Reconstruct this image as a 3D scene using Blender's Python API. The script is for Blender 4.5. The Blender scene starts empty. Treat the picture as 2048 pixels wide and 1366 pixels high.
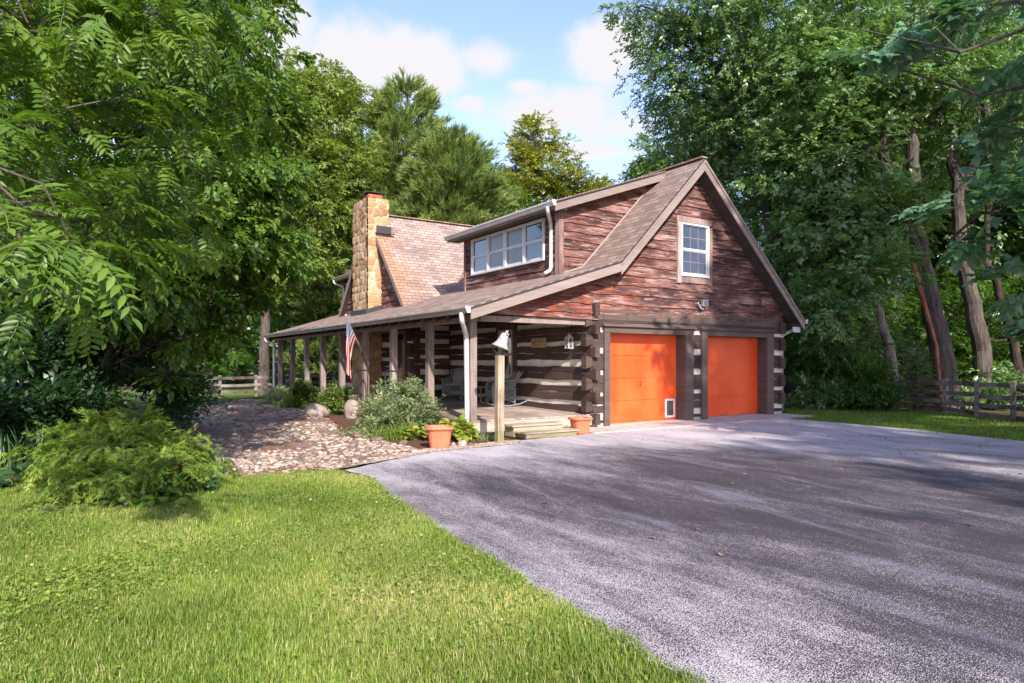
import bpy, math, random
import numpy as np
R = math.radians
scene = bpy.context.scene
COL = scene.collection

# ---------------------------------------------------------------- camera
CAM = np.array([-9.58, -11.4, 1.5])
FWD = np.array([0.54692, 0.83718, 0.0])
RGT = np.array([0.83718, -0.54692, 0.0])
cd = bpy.data.cameras.new("camera")
cam = bpy.data.objects.new("camera", cd)
COL.objects.link(cam)
cam.location = CAM.tolist()
cam.rotation_euler = (R(90), 0, -math.atan2(FWD[0], FWD[1]))
cd.sensor_width = 36.0
cd.lens = 1323.0 / 2048 * 36
cd.shift_y = 39.0 / 2048
cd.clip_end = 2000
cd.clip_start = 0.05
scene.camera = cam

def at(u, v, d):
    """point seen at photo pixel (u, v) (2048 wide) at distance d along the view axis"""
    p = CAM + d * (FWD + (u - 1024) / 1323 * RGT + np.array([0, 0, (722 - v) / 1323]))
    return p

def ground_at(u, d):
    p = at(u, 722, d); p[2] = 0
    return p

# ---------------------------------------------------------------- light
SUN = np.array([-0.30, -1.0, 0.70]); SUN = SUN / np.linalg.norm(SUN)   # towards the sun
sun_el = math.asin(SUN[2]); sun_az = math.atan2(SUN[0], SUN[1])
ld = bpy.data.lights.new("sun", 'SUN')
ld.energy = 3.55; ld.angle = R(1.0); ld.color = (1.0, 0.93, 0.84)
lo = bpy.data.objects.new("sun", ld); COL.objects.link(lo)
from mathutils import Vector, Matrix
lo.rotation_euler = Vector(SUN.tolist()).to_track_quat('Z', 'Y').to_euler()
lo.location = (-10, -30, 30)

world = bpy.data.worlds.new("World"); scene.world = world
world.use_nodes = True
wn = world.node_tree; wn.nodes.clear()
def wnode(t, **k):
    n = wn.nodes.new(t)
    for a, b in k.items(): setattr(n, a, b)
    return n
def wmath(op, a, b=None):
    n = wnode('ShaderNodeMath', operation=op)
    for i, x in enumerate((a, b)):
        if x is None: continue
        if isinstance(x, (int, float)): n.inputs[i].default_value = x
        else: wn.links.new(x, n.inputs[i])
    return n.outputs[0]
sky = wnode('ShaderNodeTexSky', sky_type='NISHITA', sun_disc=False)
sky.sun_elevation = sun_el; sky.sun_rotation = sun_az % (2 * math.pi)
sky.air_density = 1.0; sky.dust_density = 0.6; sky.ozone_density = 1.6
tc = wnode('ShaderNodeTexCoord')
sp = wnode('ShaderNodeSeparateXYZ'); wn.links.new(tc.outputs['Generated'], sp.inputs[0])
nz = wnode('ShaderNodeTexNoise'); nz.inputs['Scale'].default_value = 7; nz.inputs['Detail'].default_value = 7
nz.inputs['Roughness'].default_value = 0.6
wn.links.new(tc.outputs['Generated'], nz.inputs['Vector'])
nb = wnode('ShaderNodeTexNoise'); nb.inputs['Scale'].default_value = 2.2; nb.inputs['Detail'].default_value = 6
wn.links.new(tc.outputs['Generated'], nb.inputs['Vector'])
az = wmath('ARCTAN2', sp.outputs[0], sp.outputs[1])
el = wmath('ARCSINE', sp.outputs[2])
dist = wmath('MULTIPLY', wmath('SUBTRACT', nz.outputs['Fac'], 0.5), 2.6)
def cloud_blob(u, v, ru, rv):
    d = FWD + (u - 1024) / 1323 * RGT + np.array([0, 0, (722 - v) / 1323]); d /= np.linalg.norm(d)
    a0 = math.atan2(d[0], d[1]); e0 = math.asin(d[2])
    x = wmath('DIVIDE', wmath('SUBTRACT', az, a0), ru / 1323 * 0.92)
    y = wmath('DIVIDE', wmath('SUBTRACT', el, e0), rv / 1323 * 0.92)
    r = wmath('SQRT', wmath('ADD', wmath('MULTIPLY', x, x), wmath('MULTIPLY', y, y)))
    return wmath('SUBTRACT', 1.0, wmath('ADD', r, dist))
cur = None
for b in [(560, 60, 120, 110), (700, 110, 130, 95), (790, 120, 110, 70), (860, 135, 130, 65), (985, 118, 110, 50), (850, 165, 110, 40),
          (1200, 105, 110, 62), (1110, 225, 210, 60), (1240, 255, 150, 55), (940, 208, 50, 22), (1050, 175, 60, 26), (1180, 300, 190, 30)]:
    c = cloud_blob(*b)
    cur = c if cur is None else wmath('MAXIMUM', cur, c)
# scattered clouds over the rest of the sky
gen = wmath('MULTIPLY', wmath('SUBTRACT', nb.outputs['Fac'], 0.60), 4.0)
far = wmath('ABSOLUTE', wmath('SUBTRACT', az, math.atan2(FWD[0], FWD[1])))
gen = wmath('SUBTRACT', gen, wmath('MULTIPLY', wmath('LESS_THAN', far, 0.75), 5.0))
cur = wmath('MAXIMUM', cur, gen)
mr = wnode('ShaderNodeMapRange'); mr.interpolation_type = 'SMOOTHSTEP'
mr.inputs['From Min'].default_value = -0.12; mr.inputs['From Max'].default_value = 0.62
wn.links.new(cur, mr.inputs['Value'])
bg1 = wnode('ShaderNodeBackground'); bg2 = wnode('ShaderNodeBackground')
SKY_STR, CLOUD = 0.15, 0.41
tint = wnode('ShaderNodeMix', data_type='RGBA', blend_type='MIX'); tint.inputs[0].default_value = 0.0
tint.blend_type = 'MULTIPLY'; tint.inputs[0].default_value = 1.0; tint.inputs[7].default_value = (1.06, 0.95, 1.08, 1); wn.links.new(sky.outputs[0], tint.inputs[6]); wn.links.new(tint.outputs[2], bg1.inputs[0]); bg1.inputs[1].default_value = SKY_STR
bg2.inputs[0].default_value = (0.97, 0.955, 1.0, 1); bg2.inputs[1].default_value = CLOUD
mx = wnode('ShaderNodeMixShader'); out = wnode('ShaderNodeOutputWorld')
wn.links.new(mr.outputs[0], mx.inputs[0]); wn.links.new(bg1.outputs[0], mx.inputs[1]); wn.links.new(bg2.outputs[0], mx.inputs[2])
wn.links.new(mx.outputs[0], out.inputs[0])

scene.view_settings.view_transform = 'Standard'
scene.view_settings.look = 'None'
scene.view_settings.gamma = 1.0
scene.view_settings.exposure = 1.24
scene.cycles.max_bounces = 6
scene.cycles.diffuse_bounces = 3
scene.cycles.glossy_bounces = 3
scene.cycles.transmission_bounces = 3
scene.cycles.transparent_max_bounces = 4
scene.cycles.use_denoising = True

# ---------------------------------------------------------------- helpers
def tag(o, label=None, cat=None, group=None, kind=None):
    if label: o["label"] = label
    if cat: o["category"] = cat
    if group: o["group"] = group
    if kind: o["kind"] = kind
    return o

def empty(name, loc, label, cat, group=None, rz=0.0):
    o = bpy.data.objects.new(name, None); COL.objects.link(o)
    o.location = [float(c) for c in loc]; o.rotation_euler = (0, 0, rz)
    o.empty_display_size = 0.2
    return tag(o, label, cat, group)

def copy_tree(o, parent=None):
    c = o.copy(); COL.objects.link(c)
    if parent is not None: c.parent = parent
    for ch in list(o.children): copy_tree(ch, c)
    return c

def np_mesh(name, V, F, mat, parent=None, fattr=None, pattr=None, smooth=False, off=(0, 0, 0), pvec=None):
    """V (n,3), F list of (k, m) arrays of faces with the same corner count"""
    V = np.asarray(V, dtype=np.float32) - np.asarray(off, dtype=np.float32)
    if isinstance(F, np.ndarray): F = [F]
    me = bpy.data.meshes.new(name)
    me.vertices.add(len(V)); me.vertices.foreach_set("co", V.ravel())
    idx = np.concatenate([f.ravel() for f in F]).astype(np.int32)
    tot = np.concatenate([np.full(len(f), f.shape[1], dtype=np.int32) for f in F])
    st = np.concatenate([[0], np.cumsum(tot)[:-1]]).astype(np.int32)
    me.loops.add(len(idx)); me.loops.foreach_set("vertex_index", idx)
    me.polygons.add(len(tot)); me.polygons.foreach_set("loop_start", st); me.polygons.foreach_set("loop_total", tot)
    if smooth: me.polygons.foreach_set("use_smooth", np.ones(len(tot), dtype=bool))
    me.update(calc_edges=True)
    if fattr is not None:
        for k, a in fattr.items():
            at_ = me.attributes.new(k, 'FLOAT', 'FACE'); at_.data.foreach_set("value", np.asarray(a, dtype=np.float32))
    if pattr is not None:
        for k, a in pattr.items():
            at_ = me.attributes.new(k, 'FLOAT', 'POINT'); at_.data.foreach_set("value", np.asarray(a, dtype=np.float32))
    if pvec is not None:
        for k, a in pvec.items():
            at_ = me.attributes.new(k, 'FLOAT_VECTOR', 'POINT'); at_.data.foreach_set("vector", np.asarray(a, dtype=np.float32).ravel())
    if mat is not None: me.materials.append(mat)
    o = bpy.data.objects.new(name, me); COL.objects.link(o)
    if parent is not None: o.parent = parent
    return o

class MB:
    """collects shapes and links them as ONE mesh object"""
    def __init__(s): s.v = []; s.f = []; s.r = []; s.t = []; s.u = []
    def add(s, vs, fs, r=0.5, bv=None, uv=None):
        b = len(s.v)
        s.v += [tuple(map(float, p)) for p in vs]
        s.f += [tuple(b + i for i in f) for f in fs]
        s.r += [r] * len(vs)
        s.t += list(bv) if bv is not None else [0.5] * len(vs)
        s.u += list(uv) if uv is not None else [(p[0], p[1], p[2]) for p in vs]
        return s
    def box(s, a, b, r=None):
        x0, y0, z0 = a; x1, y1, z1 = b
        vs = [(x0,y0,z0),(x1,y0,z0),(x1,y1,z0),(x0,y1,z0),(x0,y0,z1),(x1,y0,z1),(x1,y1,z1),(x0,y1,z1)]
        return s.add(vs, [(0,3,2,1),(4,5,6,7),(0,1,5,4),(1,2,6,5),(2,3,7,6),(3,0,4,7)], random.random() if r is None else r)
    def beam(s, p, q, w, h, up=(0, 0, 1), r=None):
        """box bar from p to q; w across, h along up"""
        p = np.array(p, float); q = np.array(q, float); d = q - p; L = np.linalg.norm(d); d = d / L
        u = np.array(up, float); x = np.cross(d, u); x /= np.linalg.norm(x); u = np.cross(x, d)
        vs = []
        for e in (p, q):
            for a, b in ((-1, -1), (1, -1), (1, 1), (-1, 1)): vs.append(e + x * a * w / 2 + u * b * h / 2)
        return s.add(vs, [(0,1,2,3),(7,6,5,4),(0,4,5,1),(1,5,6,2),(2,6,7,3),(3,7,4,0)], random.random() if r is None else r)
    def tube(s, pts, rad, n=8, r=None, cap=True):
        pts = [np.array(p, float) for p in pts]
        if not hasattr(rad, '__len__'): rad = [rad] * len(pts)
        rr = random.random() if r is None else r
        vs = []; prev = None
        for i, p in enumerate(pts):
            d = pts[min(i + 1, len(pts) - 1)] - pts[max(i - 1, 0)]; d /= (np.linalg.norm(d) + 1e-9)
            if prev is None:
                x = np.cross(d, (0.0, 0.0, 1.0))
                if np.linalg.norm(x) < 1e-3: x = np.cross(d, (1.0, 0.0, 0.0))
            else: x = prev - d * (prev @ d)
            x /= np.linalg.norm(x); prev = x; y = np.cross(d, x)
            for k in range(n):
                a = 2 * math.pi * k / n; vs.append(p + rad[i] * (x * math.cos(a) + y * math.sin(a)))
        fs = []
        for i in range(len(pts) - 1):
            for k in range(n):
                fs.append((i*n+k, i*n+(k+1) % n, (i+1)*n+(k+1) % n, (i+1)*n+k))
        if cap: fs.append(tuple(range(n))[::-1]); fs.append(tuple((len(pts)-1)*n + k for k in range(n)))
        return s.add(vs, fs, rr)
    def lathe(s, prof, c=(0, 0, 0), n=24, sq=0.0, r=0.5, sx=1.0, sy=1.0):
        """prof: (radius, z) rings; sq > 0 squares the section"""
        vs = []
        for rad, z in prof:
            for k in range(n):
                a = 2 * math.pi * (k + 0.5) / n; cx, sy_ = math.cos(a), math.sin(a)
                m = 1.0
                if sq: m = 1.0 / ((abs(cx) ** (2 + sq) + abs(sy_) ** (2 + sq)) ** (1 / (2 + sq)))
                vs.append((c[0] + rad * m * cx * sx, c[1] + rad * m * sy_ * sy, c[2] + z))
        fs = [(i*n+k, i*n+(k+1) % n, (i+1)*n+(k+1) % n, (i+1)*n+k) for i in range(len(prof)-1) for k in range(n)]
        return s.add(vs, fs, r)
    def prism(s, poly, ext, r=None):
        """poly: list of 3d points (flat), ext: extrusion vector"""
        n = len(poly); e = np.array(ext, float)
        vs = [np.array(p, float) for p in poly]; vs += [p + e for p in vs[:n]]
        fs = [tuple(range(n))[::-1], tuple(range(n, 2 * n))] + [(i, (i+1) % n, n + (i+1) % n, n + i) for i in range(n)]
        return s.add(vs, fs, random.random() if r is None else r)
    def build(s, name, mat, parent=None, smooth=False, bevel=0.0, off=None):
        me = bpy.data.meshes.new(name)
        o3 = (0, 0, 0)
        if off is not None: o3 = off
        elif parent is not None:
            q = parent; o3 = np.zeros(3)
            while q is not None: o3 = o3 + np.array(q.location); q = q.parent
        V = [(p[0]-o3[0], p[1]-o3[1], p[2]-o3[2]) for p in s.v]
        me.from_pydata(V, [], s.f)
        for nm, a in (("rnd", s.r), ("bv", s.t)):
            t = me.attributes.new(nm, 'FLOAT', 'POINT'); t.data.foreach_set("value", np.array(a, dtype=np.float32))
        t = me.attributes.new("tc", 'FLOAT_VECTOR', 'POINT'); t.data.foreach_set("vector", np.array(s.u, dtype=np.float32).ravel())
        if smooth: me.polygons.foreach_set("use_smooth", np.ones(len(me.polygons), dtype=bool))
        me.materials.append(mat)
        o = bpy.data.objects.new(name, me); COL.objects.link(o)
        if parent is not None: o.parent = parent
        if bevel:
            m = o.modifiers.new("soft_edges", 'BEVEL'); m.width = bevel; m.segments = 2; m.limit_method = 'ANGLE'
        return o

# ---------------------------------------------------------------- materials
class Mat:
    def __init__(s, name, rough=0.8, spec=0.3):
        s.m = bpy.data.materials.new(name); s.m.use_nodes = True
        s.nt = s.m.node_tree; s.b = s.nt.nodes['Principled BSDF']
        s.b.inputs['Roughness'].default_value = rough
        s.b.inputs['Specular IOR Level'].default_value = spec
        s.out = s.nt.nodes['Material Output']
    def n(s, t, **k):
        x = s.nt.nodes.new(t)
        for a, b in k.items(): setattr(x, a, b)
        return x
    def L(s, a, b): s.nt.links.new(a, b)
    def inp(s, node, i, x):
        if x is None: return
        if hasattr(x, 'is_output') or isinstance(x, bpy.types.NodeSocket): s.L(x, node.inputs[i])
        elif isinstance(x, (tuple, list)) and len(x) == 3 and node.inputs[i].type == 'RGBA': node.inputs[i].default_value = (*x, 1)
        else: node.inputs[i].default_value = x
    def attr(s, name, what='Fac'):
        a = s.n('ShaderNodeAttribute', attribute_name=name); return a.outputs[what]
    def coord(s, scale=(1, 1, 1), rot=(0, 0, 0), loc=(0, 0, 0), src='Object'):
        if isinstance(src, str):
            c = s.n('ShaderNodeTexCoord').outputs[src]
        else: c = src
        mp = s.n('ShaderNodeMapping'); s.L(c, mp.inputs[0])
        mp.inputs['Location'].default_value = loc; mp.inputs['Rotation'].default_value = rot; mp.inputs['Scale'].default_value = scale
        return mp.outputs[0]
    def noise(s, vec, scale=1.0, detail=4, rough=0.55, dist=0.0):
        x = s.n('ShaderNodeTexNoise'); s.L(vec, x.inputs['Vector'])
        x.inputs['Scale'].default_value = scale; x.inputs['Detail'].default_value = detail
        x.inputs['Roughness'].default_value = rough; x.inputs['Distortion'].default_value = dist
        return x.outputs['Fac']
    def vor(s, vec, scale=1.0, feature='F1', out='Distance', rand=1.0):
        x = s.n('ShaderNodeTexVoronoi', feature=feature); s.L(vec, x.inputs['Vector']); x.inputs['Scale'].default_value = scale
        x.inputs['Randomness'].default_value = rand
        return x.outputs[out]
    def math(s, op, a, b=None, clamp=False):
        x = s.n('ShaderNodeMath', operation=op); x.use_clamp = clamp; s.inp(x, 0, a); s.inp(x, 1, b); return x.outputs[0]
    def rng(s, v, a, b, c=0.0, d=1.0):
        x = s.n('ShaderNodeMapRange'); s.inp(x, 0, v)
        for i, k in enumerate((a, b, c, d)): x.inputs[i+1].default_value = k
        return x.outputs[0]
    def ramp(s, v, stops):
        x = s.n('ShaderNodeValToRGB'); s.inp(x, 0, v); cr = x.color_ramp
        while len(cr.elements) < len(stops): cr.elements.new(0.5)
        for e, (p, c) in zip(cr.elements, stops): e.position = p; e.color = (*c, 1)
        return x.outputs[0]
    def mix(s, f, a, b, mode='MIX'):
        x = s.n('ShaderNodeMix', data_type='RGBA', blend_type=mode)
        s.inp(x, 0, f)
        for i, c in ((6, a), (7, b)):
            if isinstance(c, (tuple, list)): x.inputs[i].default_value = (*c, 1)
            else: s.L(c, x.inputs[i])
        return x.outputs[2]
    def sep(s, v):
        x = s.n('ShaderNodeSeparateXYZ'); s.L(v, x.inputs[0]); return x.outputs
    def bump(s, h, strength=0.3, dist=0.01):
        x = s.n('ShaderNodeBump'); s.L(h, x.inputs['Height']); x.inputs['Strength'].default_value = strength; x.inputs['Distance'].default_value = dist
        s.L(x.outputs[0], s.b.inputs['Normal']); return x
    def color(s, c): s.inp(s.b, 'Base Color', c) if not isinstance(c, tuple) else setattr(s.b.inputs['Base Color'], 'default_value', (*c, 1)); return s

def plain(name, col, rough=0.6, spec=0.3, var=0.12, scale=3.0, metal=0.0):
    m = Mat(name, rough, spec); c = m.coord(src='Object')
    n = m.noise(c, scale, 5); n2 = m.noise(c, scale * 9, 3)
    f = m.math('ADD', m.math('MULTIPLY', n, 0.7), m.math('MULTIPLY', n2, 0.3))
    dk = tuple(x * (1 - var * 2.2) for x in col); lt = tuple(min(1, x * (1 + var * 1.6)) for x in col)
    m.color(m.ramp(f, [(0.3, dk), (0.7, lt)])); m.b.inputs['Metallic'].default_value = metal
    m.bump(n2, 0.15, 0.004)
    return m.m

MATS = {}
def mk():
    # weathered live-edge siding
    def siding(name, bias):
        m = Mat(name, 0.85, 0.2)
        tcv = m.attr("tc", 'Vector'); r = m.attr("rnd"); bv = m.attr("bv")
        off = m.n('ShaderNodeVectorMath', operation='ADD'); m.L(tcv, off.inputs[0])
        cmb = m.n('ShaderNodeCombineXYZ'); m.L(m.math('MULTIPLY', r, 37.0), cmb.inputs[0]); m.L(m.math('MULTIPLY', r, 91.0), cmb.inputs[2])
        m.L(cmb.outputs[0], off.inputs[1]); vv = off.outputs[0]
        big = m.noise(m.coord((0.55, 1, 2.2), src=vv), 1.3, 5, 0.6)
        grain = m.noise(m.coord((1.4, 1, 30), src=vv), 1.6, 6, 0.65, 0.6)
        patch = m.noise(m.coord((1.0, 1, 3.0), src=vv), 2.3, 6, 0.7, 0.5)
        x = m.sep(tcv)[0]
        base = m.ramp(m.math('ADD', m.math('MULTIPLY', big, 0.75), m.math('MULTIPLY', grain, 0.35)),
                      [(0.40, (0.022, 0.014, 0.016)), (0.50, (0.075, 0.040, 0.040)), (0.58, (0.19, 0.095, 0.085)), (0.67, (0.42, 0.29, 0.28))])
        red = m.ramp(grain, [(0.36, (0.14, 0.028, 0.016)), (0.52, (0.36, 0.080, 0.040)), (0.68, (0.56, 0.21, 0.115))])
        redf = m.math('MULTIPLY', m.rng(m.math('ADD', patch, m.rng(x, *bias)), 0.54, 0.70), 0.68, True)
        c1 = m.mix(redf, base, red)
        gr = m.noise(m.coord((0.6, 1, 6.0), src=vv), 2.6, 7, 0.72, 0.5)
        grf = m.rng(gr, 0.54, 0.64); grf = m.math('MULTIPLY', grf, 0.8, True)
        c2 = m.mix(grf, c1, (0.47, 0.36, 0.36))
        # patchy orange-brown tint along the lower edge of each board
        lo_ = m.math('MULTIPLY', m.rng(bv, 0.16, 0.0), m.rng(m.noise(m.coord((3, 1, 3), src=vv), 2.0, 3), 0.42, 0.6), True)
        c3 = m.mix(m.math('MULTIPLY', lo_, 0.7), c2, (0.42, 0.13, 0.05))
        # knots / nail marks
        k = m.vor(m.coord((1.0, 1, 2.0), src=vv), 3.2)
        c4 = m.mix(m.math('MULTIPLY', m.rng(k, 0.10, 0.03), 0.7), c3, (0.55, 0.36, 0.27))
        c4 = m.mix(1.0, c4, (0.92, 0.86, 0.80), 'MULTIPLY')
        # dark weather streaks running along the boards
        c4 = m.mix(m.math('MULTIPLY', m.rng(m.noise(m.coord((0.45, 1, 7), src=vv), 3.1, 5, 0.7, 0.3), 0.52, 0.66), 0.65, True), c4, (0.035, 0.022, 0.024))
        m.color(c4)
        h = m.math('ADD', m.math('MULTIPLY', grain, 0.7), m.math('MULTIPLY', big, 0.5)); m.bump(h, 0.55, 0.018)
        return m.m
    MATS['siding'] = siding('weathered_siding', (0.0, 3.6, 0.11, -0.10)); MATS['siding_g'] = siding('greyed_siding', (-6.0, 20, -0.085, -0.085))
    MATS['siding_d'] = siding('weathered_siding_dormer', (-6.0, 20, 0.0, 0.0))
    # hewn logs
    def logm(name, c0, c1):
        m = Mat(name, 0.8, 0.25); v = m.attr("tc", 'Vector'); r = m.attr("rnd")
        g = m.noise(m.coord((1.0, 1.0, 22), src=v), 1.5, 6, 0.6, 0.4); b = m.noise(m.coord((0.6, 0.6, 2), src=v), 1.2, 4)
        f = m.math('ADD', m.math('ADD', m.math('MULTIPLY', g, 0.5), m.math('MULTIPLY', b, 0.4)), m.math('MULTIPLY', r, 0.12))
        m.color(m.ramp(f, [(0.38, c0), (0.68, c1)])); m.bump(g, 0.35, 0.012); return m.m
    MATS['log'] = logm('brown_log', (0.040, 0.025, 0.021), (0.115, 0.076, 0.062))
    MATS['trim'] = logm('brown_trim', (0.085, 0.062, 0.054), (0.165, 0.122, 0.106))
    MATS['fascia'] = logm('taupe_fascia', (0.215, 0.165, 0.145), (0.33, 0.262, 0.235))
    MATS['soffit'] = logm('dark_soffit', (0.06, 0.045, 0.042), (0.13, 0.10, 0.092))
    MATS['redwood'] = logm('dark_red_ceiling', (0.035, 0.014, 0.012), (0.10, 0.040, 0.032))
    m = Mat('chinking', 0.9, 0.15); c = m.coord()
    n = m.noise(m.coord((1, 1, 1.5)), 3, 5); m.color(m.ramp(n, [(0.3, (0.60, 0.53, 0.43)), (0.7, (0.80, 0.755, 0.68))]))
    m.bump(m.noise(c, 30, 4), 0.3, 0.01); MATS['chink'] = m.m
    # shingles, tc = (along eave, down slope, -)
    def shingle(name, light, dark, stain):
        m = Mat(name, 0.9, 0.2); v = m.attr("tc", 'Vector')
        jit = m.n('ShaderNodeVectorMath', operation='ADD'); m.L(v, jit.inputs[0])
        wob = m.noise(m.coord((1.5, 1.5, 1.5), src=v), 1.0, 2); cb = m.n('ShaderNodeCombineXYZ'); m.L(m.math('MULTIPLY', wob, 0.05), cb.inputs[1]); m.L(cb.outputs[0], jit.inputs[1])
        bt = m.n('ShaderNodeTexBrick'); m.L(jit.outputs[0], bt.inputs['Vector'])
        bt.offset = 0.42; bt.offset_frequency = 2; bt.squash = 1.0
        bt.inputs['Scale'].default_value = 1; bt.inputs['Brick Width'].default_value = 0.30; bt.inputs['Row Height'].default_value = 0.142
        bt.inputs['Mortar Size'].default_value = 0.010; bt.inputs['Mortar Smooth'].default_value = 0.4; bt.inputs['Bias'].default_value = 0.0
        bt.inputs['Color1'].default_value = (0, 0, 0, 1); bt.inputs['Color2'].default_value = (1, 1, 1, 1)
        bt.inputs['Mortar'].default_value = (0.5, 0.5, 0.5, 1)
        nn = m.noise(m.coord((1, 1, 1), src=v), 1.1, 5, 0.6); sp_ = m.noise(m.coord((1, 1, 1), src=v), 55, 3, 0.7)
        f = m.math('ADD', m.math('MULTIPLY', bt.outputs['Color'], 0.34), m.math('ADD', m.math('MULTIPLY', nn, 0.5), m.math('MULTIPLY', sp_, 0.35)))
        col = m.ramp(f, [(0.30, dark), (0.85, light)])
        if stain:
            vx = m.sep(v); st = m.noise(m.coord((2.2, 0.35, 1), src=v), 1.5, 5, 0.6, 0.3)
            near = m.rng(vx[0], stain[0], stain[1], 0.42, -0.1)
            col = m.mix(m.math('MULTIPLY', m.rng(m.math('ADD', st, near), 0.70, 0.92), 0.65, True), col, (0.40, 0.18, 0.075))
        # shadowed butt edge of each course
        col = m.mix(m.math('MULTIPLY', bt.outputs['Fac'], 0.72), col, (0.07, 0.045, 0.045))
        m.color(col)
        row = m.math('FRACT', m.math('DIVIDE', m.sep(jit.outputs[0])[1], 0.142))
        m.bump(m.math('ADD', m.math('MULTIPLY', row, 1.0), m.math('MULTIPLY', m.math('SUBTRACT', 1.0, bt.outputs['Fac']), 0.6)), 0.8, 0.02)
        return m.m
    MATS['shingle'] = shingle('asphalt_shingles', (0.39, 0.285, 0.23), (0.15, 0.105, 0.085), None)
    MATS['shingle_w'] = shingle('asphalt_shingles_stained', (0.46, 0.335, 0.285), (0.19, 0.135, 0.115), (-1.4, 0.4))
    # stone chimney: attributes rnd (per stone), bv (mortar 0 .. stone 1)
    m = Mat('field_stone', 0.85, 0.25); r = m.attr("rnd"); bv = m.attr("bv"); c = m.coord()
    n = m.noise(c, 5, 6, 0.65); cl = m.ramp(r, [(0.0, (0.30, 0.16, 0.08)), (0.25, (0.47, 0.30, 0.155)), (0.5, (0.60, 0.43, 0.26)), (0.7, (0.42, 0.19, 0.08)), (1.0, (0.66, 0.52, 0.37))])
    cl = m.mix(m.rng(n, 0.35, 0.75, 0.0, 0.55), cl, (0.22, 0.13, 0.07))
    cl = m.mix(m.math('SUBTRACT', 1.0, m.rng(bv, 0.12, 0.42)), cl, (0.50, 0.42, 0.31)); m.color(cl)
    m.bump(m.math('ADD', n, m.noise(c, 25, 4)), 0.5, 0.02); MATS['stone'] = m.m
    # garage door orange
    m = Mat('orange_paint', 0.45, 0.4); c = m.coord(); n = m.noise(m.coord((1, 1, 0.8)), 1.6, 5); z = m.sep(c)
    base = m.ramp(n, [(0.3, (0.78, 0.068, 0.008)), (0.75, (0.90, 0.135, 0.032))])
    lowz = m.rng(z[2], 0.24, 0.02); rightd = m.rng(z[0], 3.5, 4.2)
    pe = m.math('MULTIPLY', m.math('MULTIPLY', m.rng(m.noise(m.coord((1, 1, 3.5)), 5, 6, 0.7), 0.46, 0.52), m.rng(m.math('ADD', m.noise(m.coord((0.7, 1, 1)), 1.8, 2), m.math('MULTIPLY', lowz, 0.5)), 0.80, 0.86)), rightd, True)
    base = m.mix(pe, base, (0.22, 0.10, 0.10))
    sc = m.rng(m.noise(m.coord((14, 1, 1.6), rot=(0, 0.15, 0)), 2.0, 2), 0.735, 0.75)
    m.color(m.mix(m.math('MULTIPLY', sc, 0.6), base, (0.85, 0.55, 0.38))); m.bump(m.noise(m.coord((1, 1, 8)), 12, 3), 0.08, 0.004); MATS['orange'] = m.m
    MATS['orange_trim'] = plain('orange_trim_paint', (0.75, 0.13, 0.025), 0.5)
    MATS['white'] = plain('white_window_paint', (0.60, 0.60, 0.63), 0.45, 0.4, 0.07)
    MATS['gutter'] = plain('pale_gutter_metal', (0.60, 0.55, 0.53), 0.4, 0.4, 0.10)
    MATS['gutterbrown'] = plain('taupe_gutter_metal', (0.36, 0.30, 0.27), 0.45, 0.4, 0.12)
    MATS['blackmetal'] = plain('black_metal', (0.03, 0.03, 0.034), 0.45, 0.5)
    MATS['rubber'] = plain('black_flashing', (0.045, 0.04, 0.05), 0.55, 0.4)
    MATS['flue'] = plain('clay_flue', (0.50, 0.115, 0.055), 0.8, 0.2, 0.15)
    MATS['concrete'] = plain('old_concrete', (0.50, 0.44, 0.39), 0.9, 0.2, 0.14)
    MATS['block'] = plain('grey_block', (0.30, 0.29, 0.29), 0.9, 0.2, 0.16)
    MATS['dark'] = plain('dark_interior', (0.012, 0.011, 0.012), 0.9, 0.1)
    MATS['lightmetal'] = plain('grey_lamp_metal', (0.45, 0.42, 0.42), 0.35, 0.5, 0.15, 30)
    MATS['terracotta'] = plain('terracotta_plastic', (0.62, 0.17, 0.085), 0.5, 0.35, 0.08)
    MATS['bell'] = plain('weathered_bell_iron', (0.42, 0.33, 0.34), 0.5, 0.45, 0.22, 14)
    MATS['wicker'] = plain('grey_green_wicker', (0.20, 0.23, 0.225), 0.7, 0.3, 0.25, 40)
    MATS['cushion'] = plain('mauve_cushion', (0.33, 0.26, 0.29), 0.9, 0.1)
    MATS['cream'] = plain('cream_window_trim', (0.52, 0.47, 0.36), 0.5, 0.3, 0.06)
    # planks: deck, steps, fence, posts
    def plank(name, dk, md, lt, ax=(1, 14, 14), moss=None):
        m = Mat(name, 0.85, 0.2); v = m.coord(ax); r = m.attr("rnd")
        g = m.noise(v, 1.6, 6, 0.65, 0.5); b = m.noise(m.coord((1, 1, 1)), 1.7, 4)
        f = m.math('ADD', m.math('ADD', m.math('MULTIPLY', g, 0.5), m.math('MULTIPLY', b, 0.35)), m.math('MULTIPLY', r, 0.2))
        c = m.ramp(f, [(0.38, dk), (0.52, md), (0.66, lt)])
        if moss:
            z = m.sep(m.coord())[2]
            c = m.mix(m.math('MULTIPLY', m.rng(m.math('ADD', m.noise(m.coord(), 5, 5), m.rng(z, moss[0], moss[1], 0.35, -0.3)), 0.56, 0.78), 0.6, True), c, (0.19, 0.20, 0.06))
        m.color(c); m.bump(g, 0.5, 0.01); return m.m
    MATS['deck'] = plank('weathered_deck', (0.19, 0.125, 0.10), (0.38, 0.285, 0.235), (0.56, 0.455, 0.385), (14, 1, 14))
    MATS['deckx'] = plank('weathered_deck_edge', (0.17, 0.12, 0.085), (0.38, 0.295, 0.22), (0.55, 0.45, 0.36), (1, 14, 14), (0.0, 0.3))
    MATS['step'] = plank('mossy_step', (0.20, 0.15, 0.11), (0.37, 0.30, 0.225), (0.52, 0.44, 0.36), (1, 14, 14), (0.0, 0.26))
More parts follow.
